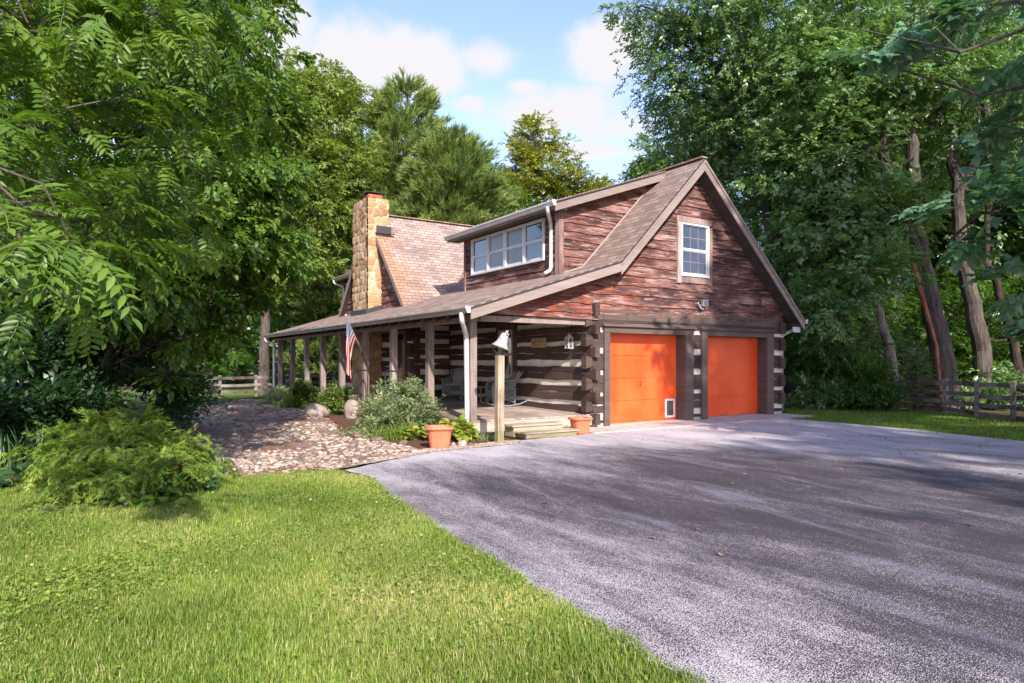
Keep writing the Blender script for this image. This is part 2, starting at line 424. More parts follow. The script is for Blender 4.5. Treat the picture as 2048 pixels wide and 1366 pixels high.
    MATS['post'] = plank('taupe_post', (0.165, 0.125, 0.11), (0.27, 0.21, 0.185), (0.37, 0.30, 0.265), (10, 10, 1))
    MATS['bellpost'] = plank('bleached_post', (0.17, 0.12, 0.08), (0.44, 0.35, 0.25), (0.62, 0.53, 0.42), (16, 16, 0.8), (0.1, 0.75))
    MATS['fence'] = plank('grey_fence_wood', (0.07, 0.055, 0.05), (0.19, 0.155, 0.14), (0.33, 0.285, 0.26), (3, 3, 9))
    MATS['rawtrim'] = plank('bleached_trim', (0.16, 0.085, 0.065), (0.31, 0.22, 0.195), (0.46, 0.38, 0.36), (12, 12, 1))
    # glass with a dark room behind
    def glass(name, col, rough=0.04):
        m = Mat(name, rough, 0.9); m.b.inputs['IOR'].default_value = 1.7
        n = m.noise(m.coord(), 2.2, 4, 0.6); m.color(m.ramp(n, [(0.35, tuple(x * 0.6 for x in col)), (0.65, col)]))
        return m.m
    MATS['glass'] = glass('window_glass', (0.018, 0.024, 0.020))
    MATS['glass_blue'] = glass('curtained_glass', (0.035, 0.05, 0.085), 0.2)
    MATS['glass_grey'] = glass('screened_glass', (0.10, 0.095, 0.095), 0.3)
    MATS['muntin'] = plain('mauve_muntin', (0.30, 0.20, 0.24), 0.6)
mk()
# ================================================================ HOUSE
rng = np.random.default_rng(5)
random.seed(3)
def smooth_noise(seed, amp, wl):
    rs = np.random.default_rng(seed); ph = rs.random(4) * 6.28; fr = (1 / wl) * np.array([1, 2.1, 3.7, 7.3]); am = amp * np.array([1, .5, .32, .2])
    return lambda x: float(np.sum(am * np.sin(6.283 * fr * x + ph)))

H = empty('log_house', (0, 0, 0), 'brown log house with white chinking, taupe shingle roofs, stone chimney and two orange garage doors', 'house')

def roofz_main(x):           # top surface of the garage roof
    if x < 0.52: return 2.55 + 0.312 * (x + 3.33)
    if x < 3.23: return 3.75 + 1.0074 * (x - 0.52)
    return 6.48 - 0.9266 * (x - 3.23)

def log_wall(name, P, s0, s1, courses, zlo, zhi, holes=(), seed=0, th=0.035, ztop=None, parent=None):
    """P(s, z, out) -> xyz.  courses: list of thick chinking centre heights. Pairs of hewn logs sit between them."""
    back = MB()
    def quad(a, b, c, d, out=0.0):
        back.add([P(a, c, out), P(b, c, out), P(b, d, out), P(a, d, out)], [(0, 1, 2, 3)], 0.5)
    cuts = sorted({s0, s1} | {h[0] for h in holes} | {h[1] for h in holes})
    def free(a, b):
        m = (a + b) / 2; zs = [(zlo, zhi)]
        for h in holes:
            if h[0] < m < h[1]:
                nz_ = []
                for (p, q) in zs:
                    if h[2] > p: nz_.append((p, min(q, h[2])))
                    if h[3] < q: nz_.append((max(p, h[3]), q))
                zs = [z for z in nz_ if z[1] - z[0] > 0.005]
        return zs
    for a, b in zip(cuts[:-1], cuts[1:]):
        for (p, q) in free(a, b): quad(a, b, p, q)
    logs = MB()
    edges = [zlo - 0.3] + list(courses) + [zhi + 0.4]
    for k in range(len(edges) - 1):
        lo_, hi_ = edges[k], edges[k+1]
        w0 = 0.066 + 0.014 * ((k * 7 + seed) % 3 - 1); w1 = 0.066 + 0.014 * (((k+1) * 7 + seed) % 3 - 1)
        if k == 0: w0 = 0
        if k == len(edges) - 2: w1 = 0
        mid = (lo_ + hi_) / 2 + 0.01
        bands = [(lo_ + w0, mid - 0.006), (mid + 0.006, hi_ - w1)]
        if k == 0 and hi_ - zlo < 0.3: bands = [(lo_ + w0, hi_ - w1)]
        if k == len(edges) - 2: bands = [(lo_ + w0, hi_)]
        for j, (bl, bh) in enumerate(bands):
            f0 = smooth_noise(seed * 100 + k * 10 + j, 0.010, 1.7); f1 = smooth_noise(seed * 100 + k * 10 + j + 5, 0.010, 1.9)
            rr = random.random()
            for a, b in zip(cuts[:-1], cuts[1:]):
                for (p, q) in free(a, b):
                    n = max(2, int((b - a) / 0.09)); S = np.linspace(a, b, n + 1)
                    B = [min(max(bl + f0(s), p), q) for s in S]; T = [min(max(bh + f1(s), p), q) for s in S]
                    if max(np.array(T) - np.array(B)) < 0.02: continue
                    o_ = th + 0.006 * math.sin(k * 3.1 + j * 1.7)
                    vs = []; uv = []
                    for s, z0, z1 in zip(S, B, T):
                        e = 0.004 * math.sin(s * 9 + k)
                        vs += [P(s, z0, 0), P(s, z0, o_ - 0.006 + e), P(s, z0 + min(0.014, (z1 - z0) / 3), o_ + e), P(s, z1 - min(0.014, (z1 - z0) / 3), o_ + e), P(s, z1, o_ - 0.006 + e), P(s, z1, 0)]
                        uv += [(s + k * 3, 0, z) for z in (z0, z0, z0, z1, z1, z1)]
                    fs = [(i*6+m, (i+1)*6+m, (i+1)*6+m+1, i*6+m+1) for i in range(n) for m in range(5)]
                    fs += [(0, 1, 2, 3, 4, 5), tuple(n*6 + m for m in (5, 4, 3, 2, 1, 0))]
                    logs.add(vs, fs, rr, uv=uv)
    w = logs.build(name, MATS['log'], parent or H)
    back.build('chinking', MATS['chink'], w)
    return w

def siding(name, P, regions, pitch, z_start, mat, seed, parent=H, amp=0.010, out0=0.012, out1=0.045):
    mb = MB()
    for (a, b, flo, fhi) in regions:
        n = max(2, int((b - a) / 0.07)); S = np.linspace(a, b, n + 1)
        zmin = min(flo(s) for s in S); zmax = max(fhi(s) for s in S)
        k0 = int(math.floor((zmin - z_start) / pitch)) - 1; k1 = int(math.ceil((zmax - z_start) / pitch)) + 1
        for k in range(k0, k1):
            rs = np.random.default_rng(seed * 1000 + k + 50)
            f0 = smooth_noise(seed * 1000 + k + 50, amp, 1.3); f1 = smooth_noise(seed * 1000 + k + 51, amp, 1.3)
            bumps = [(rs.uniform(-4, 9), rs.uniform(0.02, 0.045), rs.uniform(0.05, 0.12)) for _ in range(4)]
            bumps1 = None
            butt = rs.uniform(-3, 8); r1, r2 = rs.random(), rs.random()
            def lowf(kk, s):
                f = smooth_noise(seed * 1000 + kk + 50, amp, 2.4)
                q = np.random.default_rng(seed * 1000 + kk + 50); bb = [(q.uniform(-4, 9), q.uniform(0.01, 0.04), q.uniform(0.04, 0.13)) for _ in range(4)]
                v = z_start + kk * pitch + f(s)
                for (c, h, w) in bb: v -= h * math.exp(-((s - c) / w) ** 2)
                return v
            Bm = [lowf(k, s) for s in S]; Tm = [lowf(k + 1, s) + 0.03 for s in S]
            seg = [(0, n)]
            ib = int((butt - a) / (b - a) * n)
            if 1 < ib < n - 1: seg = [(0, ib), (ib, n)]
            for si, (i0, i1) in enumerate(seg):
                vs = []; uv = []; bv = []
                for i in range(i0, i1 + 1):
                    s = S[i]; lo_, hi_ = flo(s), fhi(s)
                    zb = min(max(Bm[i], lo_), hi_); zt = min(max(Tm[i], lo_), hi_)
                    H_ = max(Tm[i] - Bm[i], 0.01)
                    def o_(z): return out1 + (out0 - out1) * min(1, max(0, (z - Bm[i]) / H_))
                    zm = (zb + zt) / 2
                    vs += [P(s, zb, 0.0), P(s, zb, o_(zb)), P(s, zm, o_(zm) + 0.002 * math.sin(s * 11)), P(s, zt, o_(zt))]
                    uv += [(s, 0, z) for z in (zb, zb, zm, zt)]; bv += [(z - Bm[i]) / H_ for z in (zb, zb, zm, zt)]
                m = i1 - i0
                if max(vs[j*4+3][2] - vs[j*4+1][2] for j in range(m + 1)) < 0.004: continue
                fs = []
                for j in range(m):
                    if vs[j*4+3][2] - vs[j*4+1][2] < 1e-4 and vs[j*4+7][2] - vs[j*4+5][2] < 1e-4: continue
                    fs += [(j*4+q, (j+1)*4+q, (j+1)*4+q+1, j*4+q+1) for q in range(3)]
                if fs: mb.add(vs, fs, r1 if si == 0 else r2, bv=bv, uv=uv)
    return mb.build(name, mat, parent)

def slab(name, quads, mat, parent, th=0.035, under=None):
    """quads: list of (4 top points, uv axes) ; tc = (u, v)"""
    mb = MB()
    for pts, uv in quads:
        n = len(pts); vs = [np.array(p, float) for p in pts]; nrm = np.cross(vs[1] - vs[0], vs[2] - vs[0]); nrm /= np.linalg.norm(nrm)
        if nrm[2] < 0: nrm = -nrm
        al = vs + [p - nrm * th for p in vs]
        fs = [tuple(range(n)), tuple(range(n, 2*n))[::-1]] + [(i, n+i, n+(i+1) % n, (i+1) % n) for i in range(n)]
        mb.add(al, fs, 0.5, uv=list(uv) * 2)
    return mb.build(name, mat, parent)

# ---- walls
PF = lambda s, z, o: (s, -o, z)                  # front, faces -Y
PL = lambda s, z, o: (-o, s, z)                  # porch side, faces -X at X=0
PW = lambda s, z, o: (s, 6.77 - o, z)            # wing front
PG = lambda s, z, o: (-1.2 - o, s, z)            # wing gable wall
front_c = [0.255, 0.745, 1.24, 1.74, 2.21]
side_c = [0.53, 0.99, 1.45, 1.91, 2.36]
log_wall('garage_log_wall', PF, 0.0, 6.9, front_c, 0.10, 2.60, holes=[(0.40, 3.02, -1, 2.24), (3.66, 6.24, -1, 2.24)], seed=1)
log_wall('porch_log_wall', PL, 0.0, 6.77, side_c, 0.12, 3.40, holes=[(3.08, 3.92, 0.98, 2.42)], seed=2)
log_wall('wing_log_wall', PW, -1.2, 0.0, [0.70, 1.17, 1.63, 2.1, 2.5], 0.12, 3.2, seed=3)
log_wall('wing_gable_log_wall', PG, 6.77, 13.4, [0.62, 1.08, 1.55, 2.02, 2.46], 0.12, 3.2, holes=[(7.36, 8.30, 0.3, 2.42), (11.9, 12.8, 1.1, 2.3)], seed=4)
# back and right walls, seen only from the side
mb = MB(); mb.box((6.78, 0.05, 0.05), (6.9, 17.0, 2.7)); mb.box((0.0, 16.88, 0.05), (6.9, 17.0, 2.7)); mb.box((-0.03, 13.4, 0.1), (0.0, 16.88, 3.4)); mb.box((-1.2, 13.38, 0.1), (0.0, 13.44, 3.2))
mb.add([(0, 17, 2.7), (6.9, 17, 2.7), (3.23, 17, 6.4)], [(0, 1, 2)]); mb.build('rear_log_wall', MATS['log'], H)
for a, b, c, d in ((0.02, 0.42, -0.02, 0.5), (3.02, 3.70, -0.02, 0.5), (6.25, 6.88, -0.02, 0.5), (0.02, 6.88, 0.503, 16.9)): MB().box((a, c, 0.0), (b, d, 0.11)).build('foundation', MATS['concrete'], H)
# dark inside of the garage behind the doors and of the rooms
MB().box((0.35, 0.42, 0.12), (6.6, 0.46, 2.4)).build('interior', MATS['dark'], H)

# ---- corner log ends
def log_ends(z_sets, name, fn):
    for (z0, z1) in z_sets:
        mb = MB(); fn(mb, z0, z1); mb.build(name, MATS['log'], H)
A = [(2.26, 2.47), (1.82, 2.05), (1.33, 1.57), (0.84, 1.08), (0.34, 0.57)]
Bz = [(2.50, 2.80), (2.09, 2.31), (1.58, 1.81), (1.08, 1.33), (0.58, 0.82), (0.08, 0.33)]
def endA(mb, z0, z1):   # front logs running past the corner, cut on a slant
    j = random.uniform(-.015, .015); x = -0.20 + j
    mb.prism([(x, -0.030, z0), (0.0, -0.030, z0 + 0.05), (0.0, -0.030, z1), (x + 0.0, -0.030, z1 + 0.045)], (0, 0.17, 0))
def endB(mb, z0, z1):   # side logs running past the corner
    j = random.uniform(-.015, .015); y = -0.17 + j
    mb.prism([(-0.034, y, z0), (-0.034, 0.02, z0 + 0.03), (-0.034, 0.02, z1 - 0.03), (-0.034, y, z1)], (0.135, 0, 0))
log_ends(A, 'log_end', endA)
log_ends(Bz, 'log_end', endB)
for k, zc in enumerate(front_c): MB().box((6.72, -0.11, zc + 0.05), (6.93, -0.036, zc + 0.36)).build('log_end', MATS['log'], H)
# wing corner
for k in range(5):
    z = 0.35 + k * 0.46
    MB().prism([(-1.2, 6.735, z), (-1.2, 6.735, z + 0.27), (-1.38, 6.735, z + 0.31), (-1.38, 6.735, z - 0.02)], (0, 0.16, 0)).build('log_end', MATS['log'], H)
    z += 0.22
    MB().prism([(-1.235, 6.77, z), (-1.235, 6.77, z + 0.25), (-1.235, 6.60, z + 0.28), (-1.235, 6.60, z - 0.02)], (0.15, 0, 0)).build('log_end', MATS['log'], H)

# ---- front gable siding
def top(x): return roofz_main(x) - 0.20
WX0, WX1, WZ0, WZ1 = 2.68, 3.92, 3.42, 5.06
reg = [(0.0, WX0, lambda s: 2.52, top), (WX1, 6.9, lambda s: 2.50, lambda s: max(top(s), 2.5)),
       (WX0, WX1, lambda s: 2.50, lambda s: WZ0), (WX0, WX1, lambda s: WZ1, top)]
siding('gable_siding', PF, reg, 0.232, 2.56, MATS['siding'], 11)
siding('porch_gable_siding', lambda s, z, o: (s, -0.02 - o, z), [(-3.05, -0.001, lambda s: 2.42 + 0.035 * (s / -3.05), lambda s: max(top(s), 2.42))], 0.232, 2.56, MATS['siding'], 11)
mb = MB(); mb.box((-0.02, -0.075, 2.42), (0.13, -0.03, 2.86)); mb.build('corner_board', MATS['post'], H)

# ---- dormer walls
XD = -0.15
def dorm_top(x): return 5.13 + 0.343 * (x + 0.5) - 0.12
siding('dormer_side_siding', lambda s, z, o: (s, 1.0 - o, z), [(XD, 3.0, lambda s: roofz_main(s) + 0.0, lambda s: max(dorm_top(s), roofz_main(s)))], 0.205, 3.55, MATS['siding_g'], 23)
DW = (1.53, 5.05, 3.93, 4.95)
dreg = [(1.0, DW[0], lambda s: 3.52, lambda s: 5.1), (DW[1], 5.49, lambda s: 3.52, lambda s: 5.1), (DW[0], DW[1], lambda s: 3.52, lambda s: DW[2]), (DW[0], DW[1], lambda s: DW[3], lambda s: 5.1)]
siding('dormer_front_siding', lambda s, z, o: (XD - o, s, z), dreg, 0.21, 3.50, MATS['siding_d'], 31)
mb = MB(); mb.box((XD - 0.06, 0.953, 3.52), (XD - 0.035, 1.09, 5.08)); mb.box((XD - 0.06, 0.93, 3.52), (XD + 0.08, 0.9535, 5.1)); mb.build('dormer_corner_board', MATS['rawtrim'], H); MB().box((XD - 0.06, 5.43, 3.52), (XD - 0.03, 5.52, 5.08)).build('dormer_corner_board', MATS['rawtrim'], H)
MB().box((XD, 5.45, 3.6), (2.0, 5.49, 5.2)).build('dormer_end_wall', MATS['log'], H)

# ---- wing gable siding
def wing_top(s): return 6.5 - 1.1 * abs(s - 10.05) - 0.14
siding('wing_gable_siding', PG, [(6.9, 13.3, lambda s: 3.15, lambda s: max(3.15, wing_top(s)))], 0.22, 3.2, MATS['siding_d'], 41)
# rear dormer
RD = MB()
siding('rear_dormer_siding', lambda s, z, o: (XD - o, s, z), [(12.6, 16.0, lambda s: 3.5, lambda s: 5.0)], 0.21, 3.50, MATS['siding_d'], 55)
mb = MB(); mb.box((XD - 0.06, 15.92, 3.5), (XD - 0.05, 16.04, 5.0)); mb.box((XD, 15.98, 3.5), (2.4, 16.03, 5.4)); mb.build('rear_dormer_corner_board', MATS['log'], H)

# ---- roofs
def uvq(pts, ax, slope):    # along axis ax, distance down the slope
    out = []
    for p in pts: out.append((p[ax], slope(p), 0))
    return out
FY = -0.42
s1 = math.sqrt(1 + 0.312 ** 2); s2 = math.sqrt(1 + 1.0074 ** 2); s3 = math.sqrt(1 + 0.9266 ** 2); sw = math.sqrt(1 + 1.1 ** 2); sd = math.sqrt(1 + 0.343 ** 2)
def q(pts, ax, fn): return (pts, [(p[ax], fn(p), 0) for p in pts])
low = [(-3.36, FY, 2.54), (0.52, FY, 3.75), (0.52, 16.1, 3.75), (-3.36, 16.1, 2.54)]
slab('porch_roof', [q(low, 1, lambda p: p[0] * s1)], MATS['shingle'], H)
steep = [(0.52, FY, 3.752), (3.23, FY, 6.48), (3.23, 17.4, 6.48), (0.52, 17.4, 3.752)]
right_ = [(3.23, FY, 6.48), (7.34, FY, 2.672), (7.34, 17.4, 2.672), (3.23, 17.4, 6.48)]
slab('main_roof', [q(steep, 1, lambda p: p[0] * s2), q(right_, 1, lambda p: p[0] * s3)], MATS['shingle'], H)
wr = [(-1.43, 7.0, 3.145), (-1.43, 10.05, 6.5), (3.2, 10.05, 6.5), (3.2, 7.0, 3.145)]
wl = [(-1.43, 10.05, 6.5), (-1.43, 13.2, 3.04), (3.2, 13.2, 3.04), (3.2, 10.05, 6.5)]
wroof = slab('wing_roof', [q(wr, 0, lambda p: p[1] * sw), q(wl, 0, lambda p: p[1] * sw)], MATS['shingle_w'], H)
MB().beam((-1.44, 10.05, 6.515), (3.2, 10.05, 6.515), 0.22, 0.03).build('ridge_cap', MATS['shingle'], wroof)
dr = [(-0.52, 0.66, 5.16), (3.0, 0.66, 6.39), (3.0, 5.95, 6.39), (-0.52, 5.95, 5.16)]
droof = slab('dormer_roof', [q(dr, 1, lambda p: p[0] * sd)], MATS['shingle'], H)
rr_ = [(-0.52, 12.9, 5.02), (3.0, 12.9, 6.25), (3.0, 16.3, 6.25), (-0.52, 16.3, 5.02)]
rdroof = slab('rear_dormer_roof', [q(rr_, 1, lambda p: p[0] * sd)], MATS['shingle'], H)
# ridge cap of the main roof
MB().beam((3.23, FY - 0.01, 6.49), (3.23, 17.4, 6.49), 0.2, 0.03).build('ridge_cap', MATS['shingle'], H)
# drip edges (thin black line over every fascia)
mb = MB()
def drip(p, q_): mb.beam(np.array(p) + (0, -0.012, -0.035), np.array(q_) + (0, -0.012, -0.035), 0.02, 0.03, (0, 0, 1))
drip((-3.36, FY, 2.54), (0.52, FY, 3.75)); drip((0.52, FY, 3.752), (3.23, FY, 6.48)); drip((3.23, FY, 6.48), (7.34, FY, 2.672)); drip((-0.52, 0.655, 5.16), (3.0, 0.655, 6.39))
mb.build('drip_edge', MATS['rubber'], H)
# fascia boards on the front rakes
def fascia_board(mb, p, q_, y, h, th=0.03, drop=0.05):
    p = np.array(p, float); q_ = np.array(q_, float)
    mb.prism([(p[0], y, p[2] - drop), (q_[0], y, q_[2] - drop), (q_[0], y, q_[2] - drop - h), (p[0], y, p[2] - drop - h)], (0, th, 0))
mb = MB()
fascia_board(mb, (-3.34, 0, 2.546), (0.60, 0, 3.775), FY - 0.004, 0.20)
fascia_board(mb, (0.50, 0, 3.73), (3.23, 0, 6.48), FY - 0.012, 0.26)
fascia_board(mb, (3.23, 0, 6.48), (7.34, 0, 2.672), FY - 0.008, 0.26)
mb.build('rake_fascia', MATS['fascia'], H)
mb = MB()   # second thin board above each rake gives the stepped edge
fascia_board(mb, (0.52, 0, 3.752), (3.23, 0, 6.48), FY - 0.030, 0.07, 0.016); fascia_board(mb, (3.23, 0, 6.48), (7.34, 0, 2.672), FY - 0.030, 0.07, 0.018)
mb.build('rake_trim', MATS['fascia'], H)
# soffits behind the rakes
mb = MB()
def soff(a, b, d):
    mb.prism([(a[0], FY + 0.03, a[2] - d), (b[0], FY + 0.03, b[2] - d), (b[0], FY + 0.03, b[2] - d - 0.02), (a[0], FY + 0.03, a[2] - d - 0.02)], (0, 0.44, 0))
soff((-3.3, 0, 2.56), (0.56, 0, 3.76), 0.16); soff((0.50, 0, 3.73), (3.23, 0, 6.48), 0.22); soff((3.23, 0, 6.48), (7.30, 0, 2.71), 0.22)
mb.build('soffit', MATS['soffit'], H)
MB().box((6.96, FY + 0.05, 2.50), (7.28, 17, 2.52)).build('eave_soffit', MATS['soffit'], H)
# right eave: fascia and gutter end
mb = MB(); mb.box((7.30, FY, 2.46), (7.33, 17.3, 2.62)); mb.box((6.93, 0.0, 2.30), (6.97, 17, 2.62)); mb.build('eave_fascia', MATS['fascia'], H)
def gutter(name, x, y0, y1, z, mat, w=0.11, h=0.12, side=-1):
    mb = MB(); prof = [(0, 0), (0, -h), (side * w * 0.62, -h), (side * w * 0.70, -h * 0.55), (side * w, -h * 0.28), (side * w, 0), (side * w * 0.93, 0), (side * w * 0.93, -h * 0.24), (side * w * .62, -h * 0.5), (side * w * 0.56, -h * 0.93), (side * 0.006, -h * 0.93), (side * 0.006, 0)]
    mb.prism([(x + a, y0, z + b) for a, b in prof], (0, y1 - y0, 0))
    out = [(x, y0 - 0.003, z), (x, y0 - 0.003, z - h), (x + side * w * 0.62, y0 - 0.003, z - h), (x + side * w * 0.7, y0 - .003, z - h * .55), (x + side * w, y0 - 0.003, z - h * .28), (x + side * w, y0 - 0.003, z)]
    mb.prism(out, (0, -0.012, 0)); mb.prism([(p[0], y1 + 0.003, p[2]) for p in out], (0, 0.012, 0))
    g = mb.build(name, mat, H)
    for y in np.arange(y0 + 0.5, y1, 0.95): MB().box((x + side * w, y, z + 0.001), (x - side * 0.02, y + 0.03, z + 0.008)).build('gutter_strap', MATS['white'], g)
    return g
g1 = gutter('porch_gutter', -3.37, FY - 0.02, 16.08, 2.535, MATS['gutterbrown'])
g2 = gutter('dormer_gutter', -0.53, 0.64, 5.95, 5.15, MATS['gutter'])
g3 = gutter('rear_dormer_gutter', -0.53, 12.95, 16.3, 5.0, MATS['gutterbrown'])
g4 = gutter('right_gutter', 7.35, FY - 0.02, 17.3, 2.66, MATS['gutter'], side=1)
# white gutter end caps that catch the light
E_ = MB(); E_.prism([(-0.535, 0.62, 5.155), (-0.535, 0.62, 5.03), (-0.60, 0.62, 5.03), (-0.65, 0.62, 5.12), (-0.65, 0.62, 5.16)], (0, -0.008, 0)); E_.build('gutter_end_cap', MATS['white'], H); MB().box((6.97, FY + 0.1, 2.30), (7.29, FY + 0.13, 2.45)).build('eave_return', MATS['white'], H)
mb = MB(); mb.prism([(-3.375, FY - 0.036, 2.54), (-3.375, FY - 0.036, 2.415), (-3.445, FY - 0.036, 2.415), (-3.49, FY - 0.036, 2.52), (-3.49, FY - 0.036, 2.545)], (0, -0.008, 0)); mb.build('gutter_end_cap', MATS['white'], H)
# dormer fascia and eave soffit
mb = MB()
mb.prism([(-0.52, 0.66, 5.10), (3.0, 0.66, 6.33), (3.0, 0.66, 6.15), (-0.52, 0.66, 4.92)], (0, 0.03, 0)); mb.box((-0.53, 0.68, 4.98), (-0.50, 5.93, 5.13))
mb.build('dormer_fascia', MATS['fascia'], H)
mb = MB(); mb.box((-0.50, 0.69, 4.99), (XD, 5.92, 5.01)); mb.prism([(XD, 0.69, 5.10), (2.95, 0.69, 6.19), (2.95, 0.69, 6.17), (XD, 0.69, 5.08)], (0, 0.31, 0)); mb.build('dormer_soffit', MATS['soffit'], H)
mb = MB(); mb.box((-0.53, 12.97, 4.85), (-0.50, 16.3, 4.99)); mb.prism([(-0.52, 16.27, 4.97), (3.0, 16.27, 6.2), (3.0, 16.27, 6.02), (-0.52, 16.27, 4.8)], (0, 0.03, 0)); mb.build('rear_dormer_fascia', MATS['fascia'], H)
# wing rakes
mb = MB()
def rake(a, b, x0, h):   # boards in the plane X = x0
    mb.prism([(x0, a[0], a[1] - 0.045), (x0, b[0], b[1] - 0.045), (x0, b[0], b[1] - 0.045 - h), (x0, a[0], a[1] - 0.045 - h)], (0.03, 0, 0))
rake((6.98, 3.12), (10.05, 6.5), -1.435, 0.17); rake((10.05, 6.5), (13.2, 3.04), -1.435, 0.17)
mb.build('wing_rake_fascia', MATS['fascia'], H)
mb = MB(); mb.prism([(-1.40, 6.98, 3.0), (-1.40, 10.05, 6.37), (-1.40, 10.05, 6.35), (-1.40, 6.98, 2.98)], (0.17, 0, 0)); mb.prism([(-1.40, 13.2, 2.9), (-1.40, 10.05, 6.37), (-1.40, 10.05, 6.35), (-1.40, 13.2, 2.88)], (0.17, 0, 0)); mb.build('wing_soffit', MATS['soffit'], H)
# flashing where the dormer side meets the roof
mb = MB(); mb.beam((0.50, 0.95, 3.76), (3.0, 0.95, 6.265), 0.02, 0.035); mb.beam((-0.15, 0.95, 3.55), (0.52, 0.95, 3.765), 0.02, 0.03); mb.build('step_flashing', MATS['gutterbrown'], H)

# ---- downspouts
def spout(name, pts, w, mat):
    mb = MB(); P_ = [np.array(p, float) for p in pts]
    # round the corners
    out = [P_[0]]
    for i in range(1, len(P_) - 1):
        a, b, c = P_[i-1], P_[i], P_[i+1]; d1 = (a - b) / np.linalg.norm(a - b); d2 = (c - b) / np.linalg.norm(c - b); r = min(0.07, np.linalg.norm(a-b)/2.2, np.linalg.norm(c-b)/2.2)
        for t in (0, .33, .66, 1): out.append((1-t)**2 * (b + d1*r) + 2*t*(1-t)*b + t*t*(b + d2*r))
    out.append(P_[-1])
    mb.tube(out, w, 8)
    return mb.build(name, mat, H, smooth=True)
spout('porch_downspout', [(-3.43, -0.22, 2.43), (-3.43, -0.22, 2.28), (-3.12, 0.16, 2.02), (-3.10, 0.16, 0.52), (-3.26, -0.10, 0.28)], 0.052, MATS['gutter'])
spout('dormer_downspout', [(-0.60, 0.85, 5.04), (-0.60, 0.85, 4.93), (-0.235, 1.22, 4.76), (-0.235, 1.22, 3.66), (-0.42, 1.22, 3.56)], 0.046, MATS['gutter'])
spout('rear_dormer_downspout', [(-0.6, 16.1, 4.9), (-0.6, 16.1, 4.8), (-0.24, 15.9, 4.62), (-0.24, 15.9, 3.6)], 0.045, MATS['gutter'])
spout('right_downspout', [(7.40, -0.2, 2.55), (7.40, -0.2, 2.45), (7.02, 0.08, 2.22), (7.02, 0.08, 0.1)], 0.045, MATS['gutter'])
spout('far_porch_downspout', [(-3.42, 15.9, 2.42), (-3.42, 15.9, 2.3), (-3.14, 15.7, 2.15), (-3.14, 15.7, 0.45), (-3.4, 15.6, 0.2)], 0.05, MATS['gutter'])

# ---- garage doors
def garage_door(x0, x1, ztop, label, pet=False):
    mb = MB(); h = (ztop - 0.03) / 4
    for k in range(4): mb.box((x0, 0.25, 0.03 + k * h + 0.005), (x1, 0.29, 0.03 + (k + 1) * h - 0.005), 0.5)
    mb.box((x0, 0.262, 0.03), (x1, 0.288, ztop), 0.5)
    d = mb.build('garage_door', MATS['orange'], H); d['label'] = label
    MB().box((x0, 0.24, 0.012), (x1, 0.285, 0.032)).build('bottom_seal', MATS['rubber'], d)
    if pet: MB().tube([( (x0+x1)/2 - 0.02, 0.235, 1.02), ((x0+x1)/2 - 0.02, 0.225, 0.96), ((x0+x1)/2 - 0.02, 0.235, 0.9)], 0.010, 6).build('handle', MATS['blackmetal'], d)
    if pet:
        p = MB(); a, b, c, e = 2.55, 2.88, 0.10, 0.56
        p.box((a, 0.225, c), (a + 0.045, 0.249, e)); p.box((b - 0.045, 0.225, c), (b, 0.249, e)); p.box((a + 0.045, 0.225, c), (b - 0.045, 0.249, c + 0.045)); p.box((a + 0.045, 0.225, e - 0.045), (b - 0.045, 0.249, e))
        pf = p.build('pet_door', MATS['white'], d); pf['label'] = 'white framed pet door low in the orange garage door'
        MB().box((a + 0.045, 0.236, c + 0.045), (b - 0.045, 0.244, e - 0.045)).build('flap', MATS['glass_grey'], pf)
garage_door(0.43, 3.06, 2.16, 'left garage door, sun-faded orange with a pet door', True)
garage_door(3.70, 6.26, 2.16, 'right garage door, deep orange with peeling paint at its foot')
def door_trim(xa, xb, xc, xd, zt):
    # xa..xb left casing, xc..xd right casing
    mb = MB()
    mb.box((xa, -0.075, 0.02), (xb, -0.04, 2.14)); mb.box((xc, -0.075, 0.02), (xd, -0.04, 2.14)); mb.box((xa, -0.078, 2.14), (xd, -0.04, zt - 0.03))
    mb.box((xb - 0.03, -0.04, 0.02), (xb, 0.245, 2.14)); mb.box((xc, -0.04, 0.02), (xc + 0.03, 0.245, 2.14)); mb.box((xb, -0.04, 2.142), (xc, 0.245, 2.17))
    t = mb.build('door_casing', MATS['trim'], H)
    MB().prism([(xa - 0.06, -0.14, zt + 0.005), (xa - 0.06, -0.14, zt - 0.025), (xa - 0.06, -0.04, zt - 0.025), (xa - 0.06, -0.04, zt + 0.06)], (xd - xa + 0.12, 0, 0)).build('drip_cap', MATS['trim'], t)
    return t
door_trim(0.31, 0.48, 2.95, 3.23, 2.31)
door_trim(3.54, 3.75, 6.17, 6.45, 2.31)
# flat board over the doors, just under the siding
MB().box((0.13, -0.040, 2.44), (6.9, -0.036, 2.66)).build('header_board', MATS['trim'], H)

